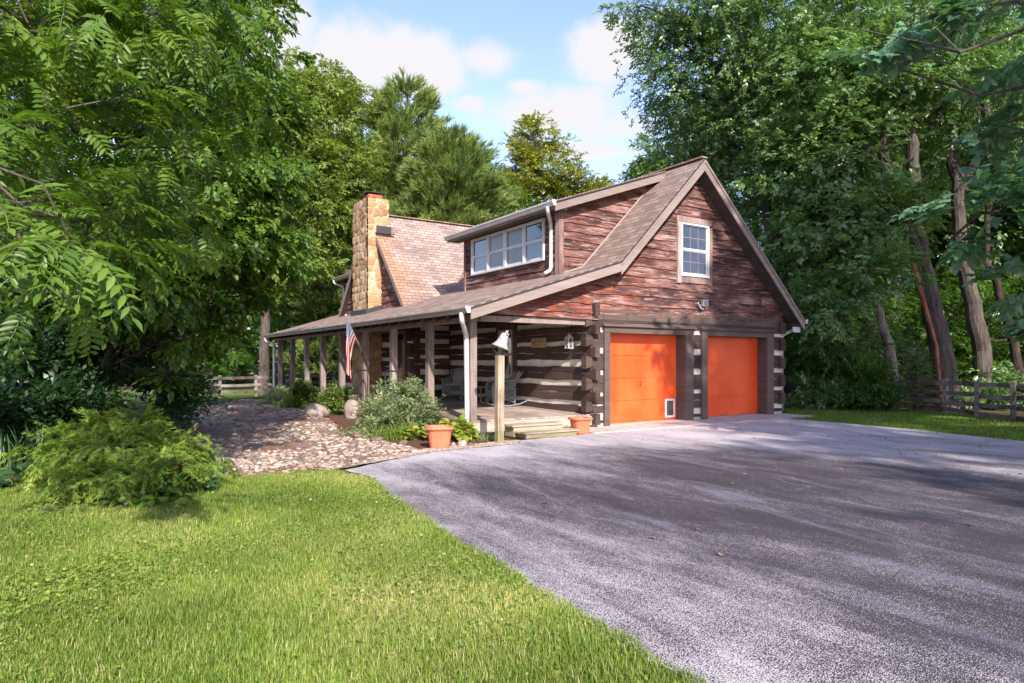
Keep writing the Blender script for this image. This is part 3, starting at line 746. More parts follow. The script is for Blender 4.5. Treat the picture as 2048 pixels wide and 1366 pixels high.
# ---- windows
def dh_window(name, P, a, b, z0, z1, cols=2, rows=2, muntins=None, frame='white', glass='glass', fw=0.055, pieces=1, gl=None):
    """double hung windows side by side. P(s,z,o). returns the frame"""
    mb = MB()
    def bx(s0, s1, za, zb, o0, o1, m=mb):
        pts = [P(s0, za, o0), P(s1, za, o0), P(s1, zb, o0), P(s0, zb, o0)]; e = np.array(P(s0, za, o1)) - np.array(P(s0, za, o0)); m.prism(pts, e)
    bx(a, b, z1 - fw, z1, 0.0, 0.075); bx(a, b, z0, z0 + fw, 0.0, 0.085); bx(a, a + fw, z0 + fw, z1 - fw, 0.0, 0.075); bx(b - fw, b, z0 + fw, z1 - fw, 0.0, 0.075)
    w = (b - a) / pieces
    for i in range(1, pieces): bx(a + w*i - (0.05 if i == pieces // 2 else 0.028), a + w*i + (0.05 if i == pieces // 2 else 0.028), z0 + fw, z1 - fw, 0.0, 0.072)
    f = mb.build(name, MATS[frame], H)
    s_ = MB(); zm = (z0 + z1) / 2
    for i in range(pieces):
        l = a + w*i + (fw if i == 0 else 0.03); r = a + w*(i+1) - (fw if i == pieces-1 else 0.03)
        bx(l, r, zm - 0.018, zm + 0.018, 0.0, 0.05, s_)
        for (za, zb, o) in ((z0 + fw, zm - 0.018, 0.032), (zm + 0.018, z1 - fw, 0.046)):
            t = 0.035
            bx(l, l + t, za, zb, 0.0, o, s_); bx(r - t, r, za, zb, 0.0, o, s_); bx(l + t, r - t, za, za + t * (1.5 if za < zm - .3 else .6), 0.0, o, s_); bx(l + t, r - t, zb - t * 0.6, zb, 0.0, o, s_)
    s_.build('sash', MATS[frame], f)
    for i in range(pieces):
        l = a + w*i + (fw if i == 0 else 0.03) + 0.034; r = a + w*(i+1) - (fw if i == pieces-1 else 0.03) - 0.034
        p = MB(); bx(l, r, z0 + fw + 0.03, zm - 0.018, 0.008, 0.016, p); bx(l, r, zm + 0.018, z1 - fw - 0.02, 0.010, 0.018, p)
        p.build('pane', MATS[(gl[i] if gl else glass)], f)
    if muntins:
        m_ = MB(); l = a + fw + 0.034; r = b - fw - 0.034
        for (za, zb) in ((z0 + fw + 0.05, zm - 0.018), (zm + 0.02, z1 - fw - 0.02)):
            for k in range(1, 3): bx(l + (r - l) * k / 3 - 0.008, l + (r - l) * k / 3 + 0.008, za, zb, 0.018, 0.022, m_)
            bx(l, r, (za + zb) / 2 - 0.008, (za + zb) / 2 + 0.008, 0.018, 0.023, m_)
        m_.build('muntin', MATS['muntin'], f)
    return f
gw = dh_window('gable_window', PF, 2.80, 3.81, 3.60, 4.92, muntins=True, glass='glass_blue', fw=0.042)
mb = MB(); mb.box((2.67, -0.07, 3.42), (2.80, -0.0, 4.93)); mb.box((3.815, -0.07, 3.40), (3.93, -0.0, 4.88)); mb.box((2.80, -0.055, 3.44), (3.815, -0.0, 3.598)); mb.box((2.65, -0.06, 4.935), (3.92, -0.0, 5.08)); mb.build('window_casing', MATS['rawtrim'], gw)
dh_window('dormer_window', lambda s, z, o: (XD - 0.01 - o, s, z), 1.53, 5.05, 3.93, 4.95, pieces=4, gl=['glass', 'glass_grey', 'glass_grey', 'glass'], fw=0.045)
pw = dh_window('porch_window', PL, 3.16, 3.84, 1.03, 2.33, frame='cream', fw=0.05)
mb = MB(); mb.box((-0.06, 3.02, 0.96), (0, 3.155, 2.44)); mb.box((-0.06, 3.845, 0.96), (0, 3.97, 2.44)); mb.box((-0.063, 3.02, 2.335), (0, 3.97, 2.50)); mb.box((-0.063, 3.02, 0.90), (0, 3.97, 1.025)); mb.build('window_casing', MATS['trim'], pw)
dh_window('wing_window', PG, 11.9, 12.8, 1.1, 2.3, frame='white')
dh_window('rear_dormer_window', lambda s, z, o: (XD - 0.01 - o, s, z), 14.9, 15.7, 3.95, 4.75, frame='cream', fw=0.04)

# ---- porch door with orange screen frame
mb = MB(); xo = -1.26
mb.box((-1.25, 7.28, 0.4), (-1.2, 7.40, 2.42)); mb.box((-1.25, 8.28, 0.4), (-1.2, 8.40, 2.42)); mb.box((-1.252, 7.28, 2.42), (-1.2, 8.40, 2.60)); pd = mb.build('porch_door', MATS['trim'], H)
mb = MB(); mb.box((-1.245, 7.40, 0.42), (-1.215, 7.47, 2.42)); mb.box((-1.245, 8.21, 0.42), (-1.215, 8.28, 2.42)); mb.box((-1.245, 7.47, 2.35), (-1.215, 8.21, 2.42)); mb.box((-1.245, 7.47, 1.22), (-1.215, 8.21, 1.27)); mb.box((-1.245, 7.47, 0.98), (-1.215, 8.21, 1.03)); mb.build('screen_frame', MATS['orange_trim'], pd)
MB().box((-1.222, 7.47, 0.42), (-1.216, 8.21, 2.35)).build('screen', MATS['glass'], pd)
MB().box((-1.18, 7.3, 0.4), (-1.15, 8.4, 2.5)).build('interior', MATS['dark'], pd)

# ---- chimney: real stone relief
def stone_box(x0, x1, y0, y1, z0, z1, seed, name, parent):
    rs = np.random.default_rng(seed)
    V = []; F = []; RN = []; BV = []; base = 0
    def face(o, u, v, n_, lu, lv, sd):
        nonlocal base
        st = 0.03; nu = int(lu / st) + 1; nv = int(lv / st) + 1
        U = np.linspace(0, lu, nu); W = np.linspace(0, lv, nv); A_, B_ = np.meshgrid(U, W)
        r2 = np.random.default_rng(sd)
        cells = []
        z = -0.2
        while z < lv + 0.3:
            hrow = r2.uniform(0.16, 0.30); xx = -r2.uniform(0, .3)
            while xx < lu + 0.3:
                w_ = r2.uniform(0.16, 0.42); cells.append((xx + w_/2 + r2.uniform(-.03, .03), z + hrow/2 + r2.uniform(-.05, .05), w_, hrow, r2.random())); xx += w_
            z += hrow
        cells = np.array(cells)
        px = A_.ravel() + 0.025 * np.sin(B_.ravel() * 17 + A_.ravel() * 9); pz = B_.ravel() + 0.02 * np.sin(A_.ravel() * 21 + B_.ravel() * 7)
        d = ((np.abs(px[:, None] - cells[None, :, 0]) / cells[None, :, 2] * 0.8) ** 2 + (np.abs(pz[:, None] - cells[None, :, 1]) / cells[None, :, 3] * 0.8) ** 2) ** 0.5
        srt = np.argsort(d, axis=1)[:, :2]; d0 = np.take_along_axis(d, srt[:, :1], 1)[:, 0]; d1 = np.take_along_axis(d, srt[:, 1:2], 1)[:, 0]
        e = np.clip((d1 - d0) * 4.2, 0, 1); h = np.sqrt(e) * (0.022 + 0.028 * cells[srt[:, 0], 4])
        edge = np.minimum.reduce([A_.ravel(), lu - A_.ravel()]); 
        P = np.array(o)[None] + np.outer(A_.ravel(), u) + np.outer(B_.ravel(), v) + np.outer(h, n_)
        V.append(P); RN.append((cells[srt[:, 0], 4] * 7.77) % 1); BV.append(e)
        ii = np.arange((nu - 1) * (nv - 1)); r_ = ii // (nu - 1); c_ = ii % (nu - 1); a0 = base + r_ * nu + c_
        F.append(np.stack([a0, a0 + 1, a0 + nu + 1, a0 + nu], 1)); base += nu * nv
    face((x0, y0, z0), np.array([1., 0, 0]), np.array([0, 0, 1.]), np.array([0, -1., 0]), x1 - x0, z1 - z0, seed)
    face((x0, y1, z0), np.array([0, -1., 0]), np.array([0, 0, 1.]), np.array([-1., 0, 0]), y1 - y0, z1 - z0, seed + 1)
    face((x1, y0, z0), np.array([0, 1., 0]), np.array([0, 0, 1.]), np.array([1., 0, 0]), y1 - y0, z1 - z0, seed + 2)
    face((x1, y1, z0), np.array([-1., 0, 0]), np.array([0, 0, 1.]), np.array([0, 1., 0]), x1 - x0, z1 - z0, seed + 3)
    face((x0, y0, z1), np.array([1., 0, 0]), np.array([0, 1., 0]), np.array([0, 0, 1.]), x1 - x0, y1 - y0, seed + 4)
    return np_mesh(name, np.concatenate(V), np.concatenate(F), MATS['stone'], parent, pattr={'rnd': np.concatenate(RN), 'bv': np.concatenate(BV)}, smooth=False)
ch = stone_box(-1.7, -0.98, 9.3, 10.62, 0.36, 6.86, 77, 'chimney', H)
mb = MB(); mb.box((-1.60, 9.45, 6.88), (-1.12, 9.95, 7.02)); mb.box((-1.52, 10.08, 6.88), (-1.14, 10.42, 6.98)); mb.build('flue', MATS['flue'], ch)
mb = MB(); mb.box((-1.66, 9.42, 7.08), (-1.10, 9.98, 7.10)); mb.box((-1.57, 9.5, 7.02), (-1.54, 9.53, 7.08)); mb.box((-1.2, 9.5, 7.02), (-1.17, 9.53, 7.08)); mb.box((-1.57, 9.87, 7.02), (-1.54, 9.9, 7.08)); mb.box((-1.2, 9.87, 7.02), (-1.17, 9.9, 7.08)); mb.build('chimney_cap', MATS['blackmetal'], ch)
mb = MB(); mb.box((-1.42, 9.235, 5.72), (-0.9, 9.25, 5.96)); mb.box((-1.46, 9.15, 5.70), (-0.8, 9.25, 5.7205)); mb.build('flashing', MATS['rubber'], ch); mb = MB()
mb.prism([(-1.78, 9.24, 3.04), (-0.95, 9.24, 3.30), (-0.95, 9.24, 3.44), (-1.78, 9.24, 3.18)], (0, 0.015, 0)); mb.box((-1.775, 9.25, 3.03), (-1.76, 10.68, 3.20)); mb.build('flashing', MATS['rubber'], ch)

# ---- porch
def dz(y): return 0.31 + 0.012 * min(max(y, 0), 9)
mb = MB()
x = -3.08
while x < -0.02:
    w_ = 0.14
    mb.add([(x, 0.02, dz(0)-.03), (x+w_, 0.02, dz(0)-.03), (x+w_, 9, dz(9)-.03), (x, 9, dz(9)-.03), (x, 0.02, dz(0)), (x+w_, 0.02, dz(0)), (x+w_, 9, dz(9)), (x, 9, dz(9))], [(0,3,2,1),(4,5,6,7),(0,1,5,4),(1,2,6,5),(2,3,7,6),(3,0,4,7)], random.random())
    mb.box((x, 9.003, dz(9) - 0.03), (x + w_, 16.0, dz(9))); x += w_ + 0.007
D = mb.build('porch_deck', MATS['deck'], H)
mb = MB(); mb.box((-3.08, -0.03, 0.07), (0.0, 0.015, 0.275)); mb.prism([(-3.12, 0.0, 0.10), (-3.12, 16.0, 0.20), (-3.12, 16.0, 0.39), (-3.12, 9.0, 0.39), (-3.12, 0.0, 0.28)], (0.035, 0, 0)); mb.build('rim_board', MATS['deckx'], D)
for y in (0.15, 2.1, 4.2, 6.1, 8.1, 10.0, 11.9, 13.7, 15.6): MB().box((-3.02, y - 0.08, 0), (-2.86, y + 0.08, 0.29)).build('deck_pier', MATS['post'], D)
for xx in (-1.6, -0.3): MB().box((xx, 0.05, 0), (xx + 0.15, 0.2, 0.275)).build('deck_pier', MATS['post'], D)
for i, y in enumerate((0.22, 2.14, 4.2, 6.15, 8.13, 10.0, 11.82, 13.64, 15.5)):
    mb = MB(); mb.box((-3.03, y - 0.075, dz(y) + 0.002), (-2.88, y + 0.075, 2.30)); mb.build('porch_post', MATS['post'], H)
mb = MB(); mb.box((-3.05, 0.1, 2.30), (-2.86, 16.0, 2.50)); mb.box((-2.86, 0.02, 2.30), (-0.02, 0.14, 2.42)); mb.build('porch_beam', MATS['post'], H)
mb = MB()
for y in np.arange(0.6, 16, 0.61): mb.prism([(-3.3, y, 2.45), (0, y, 3.48), (0, y, 3.36), (-3.3, y, 2.33)], (0, 0.045, 0))
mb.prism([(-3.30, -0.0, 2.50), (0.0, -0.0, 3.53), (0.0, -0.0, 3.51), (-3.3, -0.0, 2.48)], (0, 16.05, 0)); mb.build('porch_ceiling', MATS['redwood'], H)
mb = MB(); mb.prism([(-3.34, 16.06, 2.50), (0.52, 16.06, 3.70), (0.52, 16.06, 3.5), (-3.34, 16.06, 2.3)], (0, 0.03, 0)); mb.build('far_rake_fascia', MATS['fascia'], H)
# chimney lower stones continue to the deck; wall light
lt = MB(); lt.lathe([(0.0, 0), (0.05, 0), (0.05, 0.02), (0.02, 0.03), (0, 0.03)], (0, 0, 0), 12)
fl = MB(); fl.tube([(3.40, -0.04, 2.90), (3.40, -0.12, 2.90)], 0.03, 8); fl.tube([(3.40, -0.11, 2.88), (3.44, -0.14, 2.80)], 0.018, 8); fl.tube([(3.34, -0.04, 2.93), (3.34, -0.13, 2.95)], 0.03, 10); fl.tube([(3.49, -0.10, 2.85), (3.49, -0.16, 2.78)], 0.022, 8)
f_ = fl.build('floodlight', MATS['lightmetal'], H); f_['label'] = 'small square floodlight under the gable window'
MB().prism([(3.42, -0.22, 2.86), (3.62, -0.22, 2.88), (3.64, -0.20, 3.04), (3.44, -0.20, 3.03)], (0.0, 0.08, 0.0)).build('lamp_head', MATS['gutterbrown'], f_, bevel=0.01)
MB().prism([(3.445, -0.226, 2.885), (3.60, -0.226, 2.90), (3.615, -0.207, 3.015), (3.46, -0.207, 3.01)], (0, -0.004, 0)).build('lens', MATS['glass_grey'], f_)
# thin cable along the header
MB().tube([(0.0, -0.185, 2.37), (1.0, -0.05, 2.36), (2.6, -0.046, 2.42), (3.35, -0.05, 2.80)], 0.006, 5).build('cable', MATS['blackmetal'], H)
# ================================================================ GROUND
def in_poly(P, poly):
    poly = np.array(poly, float); x, y = P[:, 0], P[:, 1]; c = np.zeros(len(P), bool); j = len(poly) - 1
    for i in range(len(poly)):
        xi, yi = poly[i]; xj, yj = poly[j]
        t = ((yi > y) != (yj > y)) & (x < (xj - xi) * (y - yi) / (yj - yi + 1e-12) + xi); c ^= t; j = i
    return c
def rough_poly(poly, step=0.25, amp=0.05, seed=0):
    rs = np.random.default_rng(seed); out = []
    for (a, b) in zip(poly, poly[1:] + poly[:1]):
        a = np.array(a, float); b = np.array(b, float); n = max(1, int(min(np.linalg.norm(b - a), 25) / step))
        for k in range(n): out.append(a + (b - a) * k / n + (rs.normal(0, amp, 2) if k else 0))
    return [tuple(p) for p in out]
def sheet(name, poly, z, mat, **k):
    me = bpy.data.meshes.new(name); import bmesh
    bm = bmesh.new(); vs = [bm.verts.new((p[0], p[1], z)) for p in poly]; f = bm.faces.new(vs); bmesh.ops.triangulate(bm, faces=[f]); bm.normal_update()
    for f in bm.faces:
        if f.normal.z < 0: f.normal_flip()
    bm.to_mesh(me); bm.free(); me.materials.append(mat)
    o = bpy.data.objects.new(name, me); COL.objects.link(o); o["kind"] = "structure"; return o

def ground_mats():
    m = Mat('forest_floor', 0.95, 0.1); c = m.coord(); n = m.noise(c, 0.35, 6, 0.6); f = m.noise(c, 9, 5, 0.7)
    m.color(m.mix(m.rng(n, 0.42, 0.6), m.ramp(f, [(0.3, (0.05, 0.032, 0.018)), (0.7, (0.16, 0.10, 0.055))]), m.ramp(f, [(0.3, (0.035, 0.06, 0.012)), (0.7, (0.10, 0.14, 0.03))])))
    m.bump(f, 0.8, 0.05); MATS['floor'] = m.m
    m = Mat('lawn_soil', 0.95, 0.1); c = m.coord(); n = m.noise(c, 1.3, 6, 0.65); f = m.noise(c, 30, 5, 0.7)
    m.color(m.mix(m.rng(n, 0.40, 0.62), m.ramp(f, [(0.3, (0.06, 0.085, 0.014)), (0.7, (0.17, 0.22, 0.035))]), m.ramp(f, [(0.3, (0.10, 0.11, 0.025)), (0.7, (0.27, 0.26, 0.075))])))
    m.bump(f, 0.9, 0.03); MATS['lawn'] = m.m
    m = Mat('lawn_far', 0.95, 0.1); c = m.coord(); n = m.noise(c, 0.8, 7, 0.7); f = m.noise(c, 18, 5, 0.7)
    m.color(m.mix(m.rng(n, 0.5, 0.68), m.ramp(f, [(0.3, (0.055, 0.12, 0.015)), (0.7, (0.16, 0.24, 0.035))]), m.ramp(f, [(0.3, (0.13, 0.11, 0.05)), (0.7, (0.27, 0.22, 0.11))])))
    m.bump(f, 0.9, 0.03); MATS['lawn2'] = m.m
    # asphalt: worn pale aggregate with darker sealed lanes running along Y
    m = Mat('worn_asphalt', 0.82, 0.3); c = m.coord(rot=(0, 0, R(-9)))
    lane = m.noise(m.coord((0.55, 0.20, 1), rot=(0, 0, R(-9))), 1.0, 5, 0.62, 0.5)
    fine = m.noise(m.coord((2.3, 0.8, 1), rot=(0, 0, R(-9))), 1.2, 6, 0.7, 0.4)
    xy = m.sep(m.coord()); x, y = xy[0], xy[1]
    # sealed dark area: middle of the drive in front of the garage, worn towards the edges and the doors
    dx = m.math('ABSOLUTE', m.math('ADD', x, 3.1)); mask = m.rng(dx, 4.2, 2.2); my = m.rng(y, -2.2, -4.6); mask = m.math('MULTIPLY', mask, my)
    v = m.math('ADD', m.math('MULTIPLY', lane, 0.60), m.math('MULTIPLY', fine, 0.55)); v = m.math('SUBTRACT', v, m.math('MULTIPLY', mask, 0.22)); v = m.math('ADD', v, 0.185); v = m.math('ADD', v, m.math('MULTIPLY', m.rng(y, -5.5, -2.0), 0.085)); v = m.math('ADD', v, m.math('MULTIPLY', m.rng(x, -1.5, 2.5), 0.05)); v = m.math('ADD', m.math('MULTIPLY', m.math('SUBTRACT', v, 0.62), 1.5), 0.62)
    sp1 = m.math('ADD', m.math('MULTIPLY', m.noise(m.coord(), 48, 3, 0.9), 0.6), m.math('MULTIPLY', m.noise(m.coord(), 140, 2, 0.9), 0.4)); sp2 = m.vor(m.coord(), 120, out='Distance')
    sp = m.math('ADD', m.math('MULTIPLY', sp1, 0.55), m.math('MULTIPLY', m.math('SUBTRACT', 0.7, sp2), 0.35))
    v2 = m.math('ADD', v, m.math('MULTIPLY', m.math('SUBTRACT', sp, 0.40), 2.8))
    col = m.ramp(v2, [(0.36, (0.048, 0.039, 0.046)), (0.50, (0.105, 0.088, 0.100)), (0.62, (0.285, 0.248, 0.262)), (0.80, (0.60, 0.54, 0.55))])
    # pale dusty streaks and cracks in the sealed part
    w = m.noise(m.coord((1, 1, 1)), 1.4, 4, 0.6)
    wv = m.n('ShaderNodeVectorMath', operation='ADD'); m.L(m.coord((1.0, 0.22, 1), rot=(0, 0, R(-11))), wv.inputs[0]); cb = m.n('ShaderNodeCombineXYZ'); m.L(m.math('MULTIPLY', w, 0.75), cb.inputs[0]); m.L(m.math('MULTIPLY', w, 0.3), cb.inputs[1]); m.L(cb.outputs[0], wv.inputs[1])
    cr = m.vor(wv.outputs[0], 0.75, 'DISTANCE_TO_EDGE'); crk = m.math('MULTIPLY', m.rng(cr, 0.018, 0.001), m.rng(m.noise(m.coord(), 0.5, 3), 0.42, 0.60), True)
    col = m.mix(m.math('MULTIPLY', crk, 0.16), col, (0.50, 0.47, 0.54))
    dust = m.noise(m.coord((1.1, 0.17, 1), rot=(0, 0, R(-9))), 1.1, 5, 0.6, 0.9)
    col = m.mix(m.math('MULTIPLY', m.math('MULTIPLY', m.rng(dust, 0.56, 0.70), m.rng(sp1, 0.35, 0.6, 0.2, 1.0)), 0.5, True), col, (0.42, 0.41, 0.52))
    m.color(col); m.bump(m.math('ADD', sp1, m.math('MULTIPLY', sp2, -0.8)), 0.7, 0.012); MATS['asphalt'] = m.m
    m = Mat('mulch_and_gravel', 0.95, 0.1); c = m.coord(); n = m.noise(c, 1.1, 5, 0.6); f = m.noise(c, 22, 6, 0.75); s = m.vor(c, 26, out='Color')
    pale = m.mix(0.35, m.ramp(f, [(0.3, (0.20, 0.145, 0.11)), (0.65, (0.50, 0.39, 0.32))]), s, 'MULTIPLY')
    m.color(m.mix(m.rng(n, 0.46, 0.58), pale, m.ramp(f, [(0.3, (0.15, 0.065, 0.035)), (0.7, (0.44, 0.22, 0.13))]))); m.bump(f, 1.0, 0.05); MATS['gravel'] = m.m
    m = Mat('pale_gravel', 0.9, 0.1); c = m.coord(); f = m.vor(c, 45); n = m.noise(c, 3, 5)
    m.color(m.mix(m.rng(n, 0.5, 0.65), m.ramp(f, [(0.1, (0.66, 0.60, 0.55)), (0.55, (0.26, 0.20, 0.17))]), (0.33, 0.21, 0.14))); m.bump(f, -1.0, 0.02); MATS['palegravel'] = m.m
    m = Mat('mulch', 0.95, 0.1); c = m.coord((1, 1, 1)); f = m.noise(c, 26, 6, 0.75, 1.0)
    m.color(m.ramp(f, [(0.3, (0.08, 0.036, 0.024)), (0.7, (0.27, 0.14, 0.09))])); m.bump(f, 1.0, 0.05); MATS['mulch'] = m.m
    m = Mat('river_stone', 0.75, 0.25); r = m.attr('rnd'); c = m.coord(); n = m.noise(c, 12, 4)
    col = m.ramp(r, [(0.0, (0.13, 0.09, 0.07)), (0.3, (0.33, 0.245, 0.20)), (0.6, (0.46, 0.37, 0.31)), (0.8, (0.30, 0.19, 0.14)), (1.0, (0.62, 0.55, 0.49))])
    m.color(m.mix(m.rng(n, 0.45, 0.75, 0, 0.5), col, (0.33, 0.24, 0.19))); m.bump(n, 0.3, 0.01); MATS['stone_r'] = m.m
    m = Mat('boulder_stone', 0.85, 0.2); c = m.coord(); n = m.noise(c, 3, 6, 0.6); f = m.noise(c, 25, 5)
    m.color(m.ramp(m.math('ADD', m.math('MULTIPLY', n, .6), m.math('MULTIPLY', f, .4)), [(0.35, (0.25, 0.18, 0.155)), (0.65, (0.50, 0.41, 0.37))])); m.bump(f, 0.5, 0.02); MATS['boulder'] = m.m
ground_mats()

ROOT_G = sheet('ground', [(-320, -320), (320, -320), (320, 320), (-320, 320)], -0.02, MATS['floor'])
DRIVE = [(-6.55, -2.60), (-6.45, -3.3), (-6.75, -4.8), (-6.98, -6.48), (-7.11, -8.05), (-7.2, -9.27), (-7.35, -13), (-7.6, -22), (-7.6, -60), (6.5, -60), (5.0, -22), (4.6, -12), (4.8, -8), (5.06, -6.33), (5.58, -4.37), (5.77, -2.62), (5.66, -1.0), (-0.8, -0.93), (-2.6, -1.10), (-3.0, -1.50), (-4.77, -1.62), (-5.7, -2.1)]
LAWN_L = [(-6.75, -2.52), (-6.50, -3.3), (-6.79, -4.8), (-7.02, -6.48), (-7.15, -8.05), (-7.24, -9.27), (-7.39, -13), (-7.65, -22), (-30, -22), (-30, -1.2), (-10.4, -0.9), (-9.4, -2.4), (-8.6, -2.7), (-7.9, -2.35)]
LAWN_R = [(5.62, -1.0), (5.73, -2.62), (5.54, -4.37), (5.02, -6.33), (4.76, -8), (4.56, -12), (6.2, -11.2), (8.2, -7), (10.0, -4.2), (11.2, -2.3), (12.9, 2.6), (14, 9), (14.5, 20), (7.1, 20), (7.1, -0.5), (6.9, -0.98)]
sheet('lawn', rough_poly(LAWN_L, 0.15, 0.02, 1), 0.0, MATS['lawn'])
sheet('lawn', rough_poly(LAWN_R, 0.2, 0.05, 2), 0.004, MATS['lawn2'])
sheet('lawn', rough_poly([(-60, 15.5), (-4.5, 17.2), (-2, 17.2), (7, 17.5), (14, 20), (14, 26), (-10, 34), (-60, 44)], 0.6, 0.1, 4), -0.006, MATS['lawn2'])
PATH = [(-8.0, -2.3), (-6.65, -2.45), (-5.7, -2.0), (-4.8, -1.5), (-4.8, 0.5), (-4.9, 2.5), (-4.3, 5.0), (-3.9, 9), (-3.6, 15.6), (-5.6, 16.3), (-6.3, 12.5), (-7.2, 8), (-7.6, 4), (-7.9, 1)]
sheet('path', rough_poly(PATH, 0.2, 0.06, 3), 0.008, MATS['gravel'])
sheet('planting_bed', rough_poly([(-4.82, -1.48), (-3.0, -1.42), (-2.6, -1.02), (-3.1, 0), (-3.1, 16), (-3.7, 16), (-4.0, 9), (-4.4, 5), (-4.95, 2.5), (-4.9, 0.5)], 0.2, 0.05, 8), 0.004, MATS['mulch'])
sheet('planting_bed', rough_poly([(-8.1, -1.9), (-7.85, 1), (-7.5, 4), (-7.15, 8), (-6.5, 12), (-12, 14), (-13, -0.6), (-10.4, -0.8), (-9.4, -2.3), (-8.6, -2.6)], 0.2, 0.05, 9), 0.0045, MATS['mulch'])
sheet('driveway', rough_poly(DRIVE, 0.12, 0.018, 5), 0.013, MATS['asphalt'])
sheet('gravel_edge', rough_poly([(-6.3, -2.3), (-5.4, -1.5), (-4.7, -1.2), (-3.0, -1.05), (-2.6, -1.10), (-3.0, -1.52), (-4.77, -1.64), (-5.6, -2.05)], 0.1, 0.03, 6), 0.0175, MATS['palegravel'])
ap = MB(); ap.prism([(-0.75, -0.98, -0.02), (6.95, -0.98, -0.02), (6.95, 0.02, -0.02), (-0.75, 0.0, -0.02)], (0, 0, 0.05)); o = ap.build('garage_apron', MATS['concrete']); o['kind'] = 'structure'
MB().box((0.42, -0.03, 0.03), (6.27, 0.30, 0.036)).build('door_threshold', MATS['concrete'], H)

# generic instancer -----------------------------------------------------------
def frames(X, Z):
    X = X / (np.linalg.norm(X, axis=1, keepdims=True) + 1e-9); Z = Z - X * np.sum(X * Z, 1, keepdims=True); Z /= (np.linalg.norm(Z, axis=1, keepdims=True) + 1e-9)
    return np.stack([X, np.cross(Z, X), Z], axis=2)       # columns x, y, z
def scatter(tv, tf, pos, Rm, s, trnd=None, rnd=None, mixr=0.5):
    N, n = len(pos), len(tv)
    V = np.einsum('nij,kj->nki', Rm, tv) * np.asarray(s)[:, None, None] + pos[:, None, :]
    F = []; A = []; k0 = 0
    for f in tf:
        Fi = f[None, :, :] + (np.arange(N) * n)[:, None, None]; F.append(Fi.reshape(-1, f.shape[1]))
        a = (rnd[:, None] if rnd is not None else np.random.default_rng(1).random((N, 1))) * (1 - mixr) + (trnd[k0:k0+len(f)][None, :] if trnd is not None else 0.5) * mixr
        A.append(np.broadcast_to(a, (N, len(f))).ravel()); k0 += len(f)
    return V.reshape(-1, 3), F, np.concatenate(A)
def merge(parts):
    Vs = []; F3 = []; F4 = []; A3 = []; A4 = []; b = 0
    out = {}
    for V, F, A in parts:
        Vs.append(V); k = 0
        for f in F:
            out.setdefault(f.shape[1], [[], []]); out[f.shape[1]][0].append(f + b); out[f.shape[1]][1].append(A[k:k+len(f)]); k += len(f)
        b += len(V)
    Fs = []; As = []
    for kk in out: Fs.append(np.concatenate(out[kk][0])); As.append(np.concatenate(out[kk][1]))
    return np.concatenate(Vs), Fs, np.concatenate(As)

# stones
import bmesh
def ico(sub):
    bm = bmesh.new(); bmesh.ops.create_icosphere(bm, subdivisions=sub, radius=1.0); V = np.array([v.co[:] for v in bm.verts]); F = np.array([[v.index for v in f.verts] for f in bm.faces]); bm.free(); return V, F
IV, IF = ico(2); IV1, IF1 = ico(1)
def pebbles(name, n, poly, smin, smax, seed, dens=None, z=0.01, mat='stone_r'):
    rs = np.random.default_rng(seed); poly_ = np.array(poly); lo_, hi_ = poly_.min(0), poly_.max(0)
    P = rs.uniform(lo_, hi_, (n * 4, 2)); P = P[in_poly(P, poly)]
    if dens is not None: P = P[rs.random(len(P)) < dens(P)]
    P = P[:n]; N = len(P); s = smin + (smax - smin) * rs.random(N) ** 2.2
    a = rs.random(N) * 6.28; X = np.stack([np.cos(a), np.sin(a), rs.normal(0, .12, N)], 1); Z = np.stack([rs.normal(0, .15, N), rs.normal(0, .15, N), np.ones(N)], 1)
    Rm = frames(X, Z) * np.stack([np.ones(N), rs.uniform(.6, .95, N), rs.uniform(.22, .45, N)], 1)[:, None, :]
    pos = np.concatenate([P, (z + s * 0.10)[:, None]], 1)
    parts = []
    for v in range(4):
        sel = np.arange(N) % 4 == v; t = IV1 * (1 + 0.16 * np.sin(IV1[:, [1, 2, 0]] * (3 + v) + v * 2))
        parts.append(scatter(t, [IF1], pos[sel], Rm[sel], s[sel], None, rs.random(sel.sum()), 0.0))
    V, F, A = merge(parts)
    o = np_mesh(name, V, F, MATS[mat], None, fattr={'rnd': A}, smooth=True); o["kind"] = 'stuff'; return o
def nz2(P, sc, seed): 
    q = np.random.default_rng(seed).uniform(-1, 1, (6, 2)) * sc; ph = np.random.default_rng(seed + 1).random(6) * 6.28
    return np.mean([np.sin(P @ q[i] * 3 + ph[i]) for i in range(6)], 0)
o = pebbles('river_stones', 5200, PATH, 0.015, 0.088, 3, lambda P: np.clip(0.30 + 1.1 * nz2(P, 0.9, 5) + 0.30 * (P[:, 1] < 0.2), 0.04, 1)); tag(o, 'pale river stones spread over the path beside the porch', 'river stones')
o = pebbles('gravel', 5000, [(-6.3, -2.25), (-5.4, -1.6), (-4.7, -1.25), (-3.0, -1.05), (-2.7, -1.14), (-3.0, -1.5), (-4.77, -1.62), (-5.6, -2.0)], 0.008, 0.022, 7, z=0.02); tag(o, 'white gravel along the edge of the asphalt by the bell post', 'gravel')

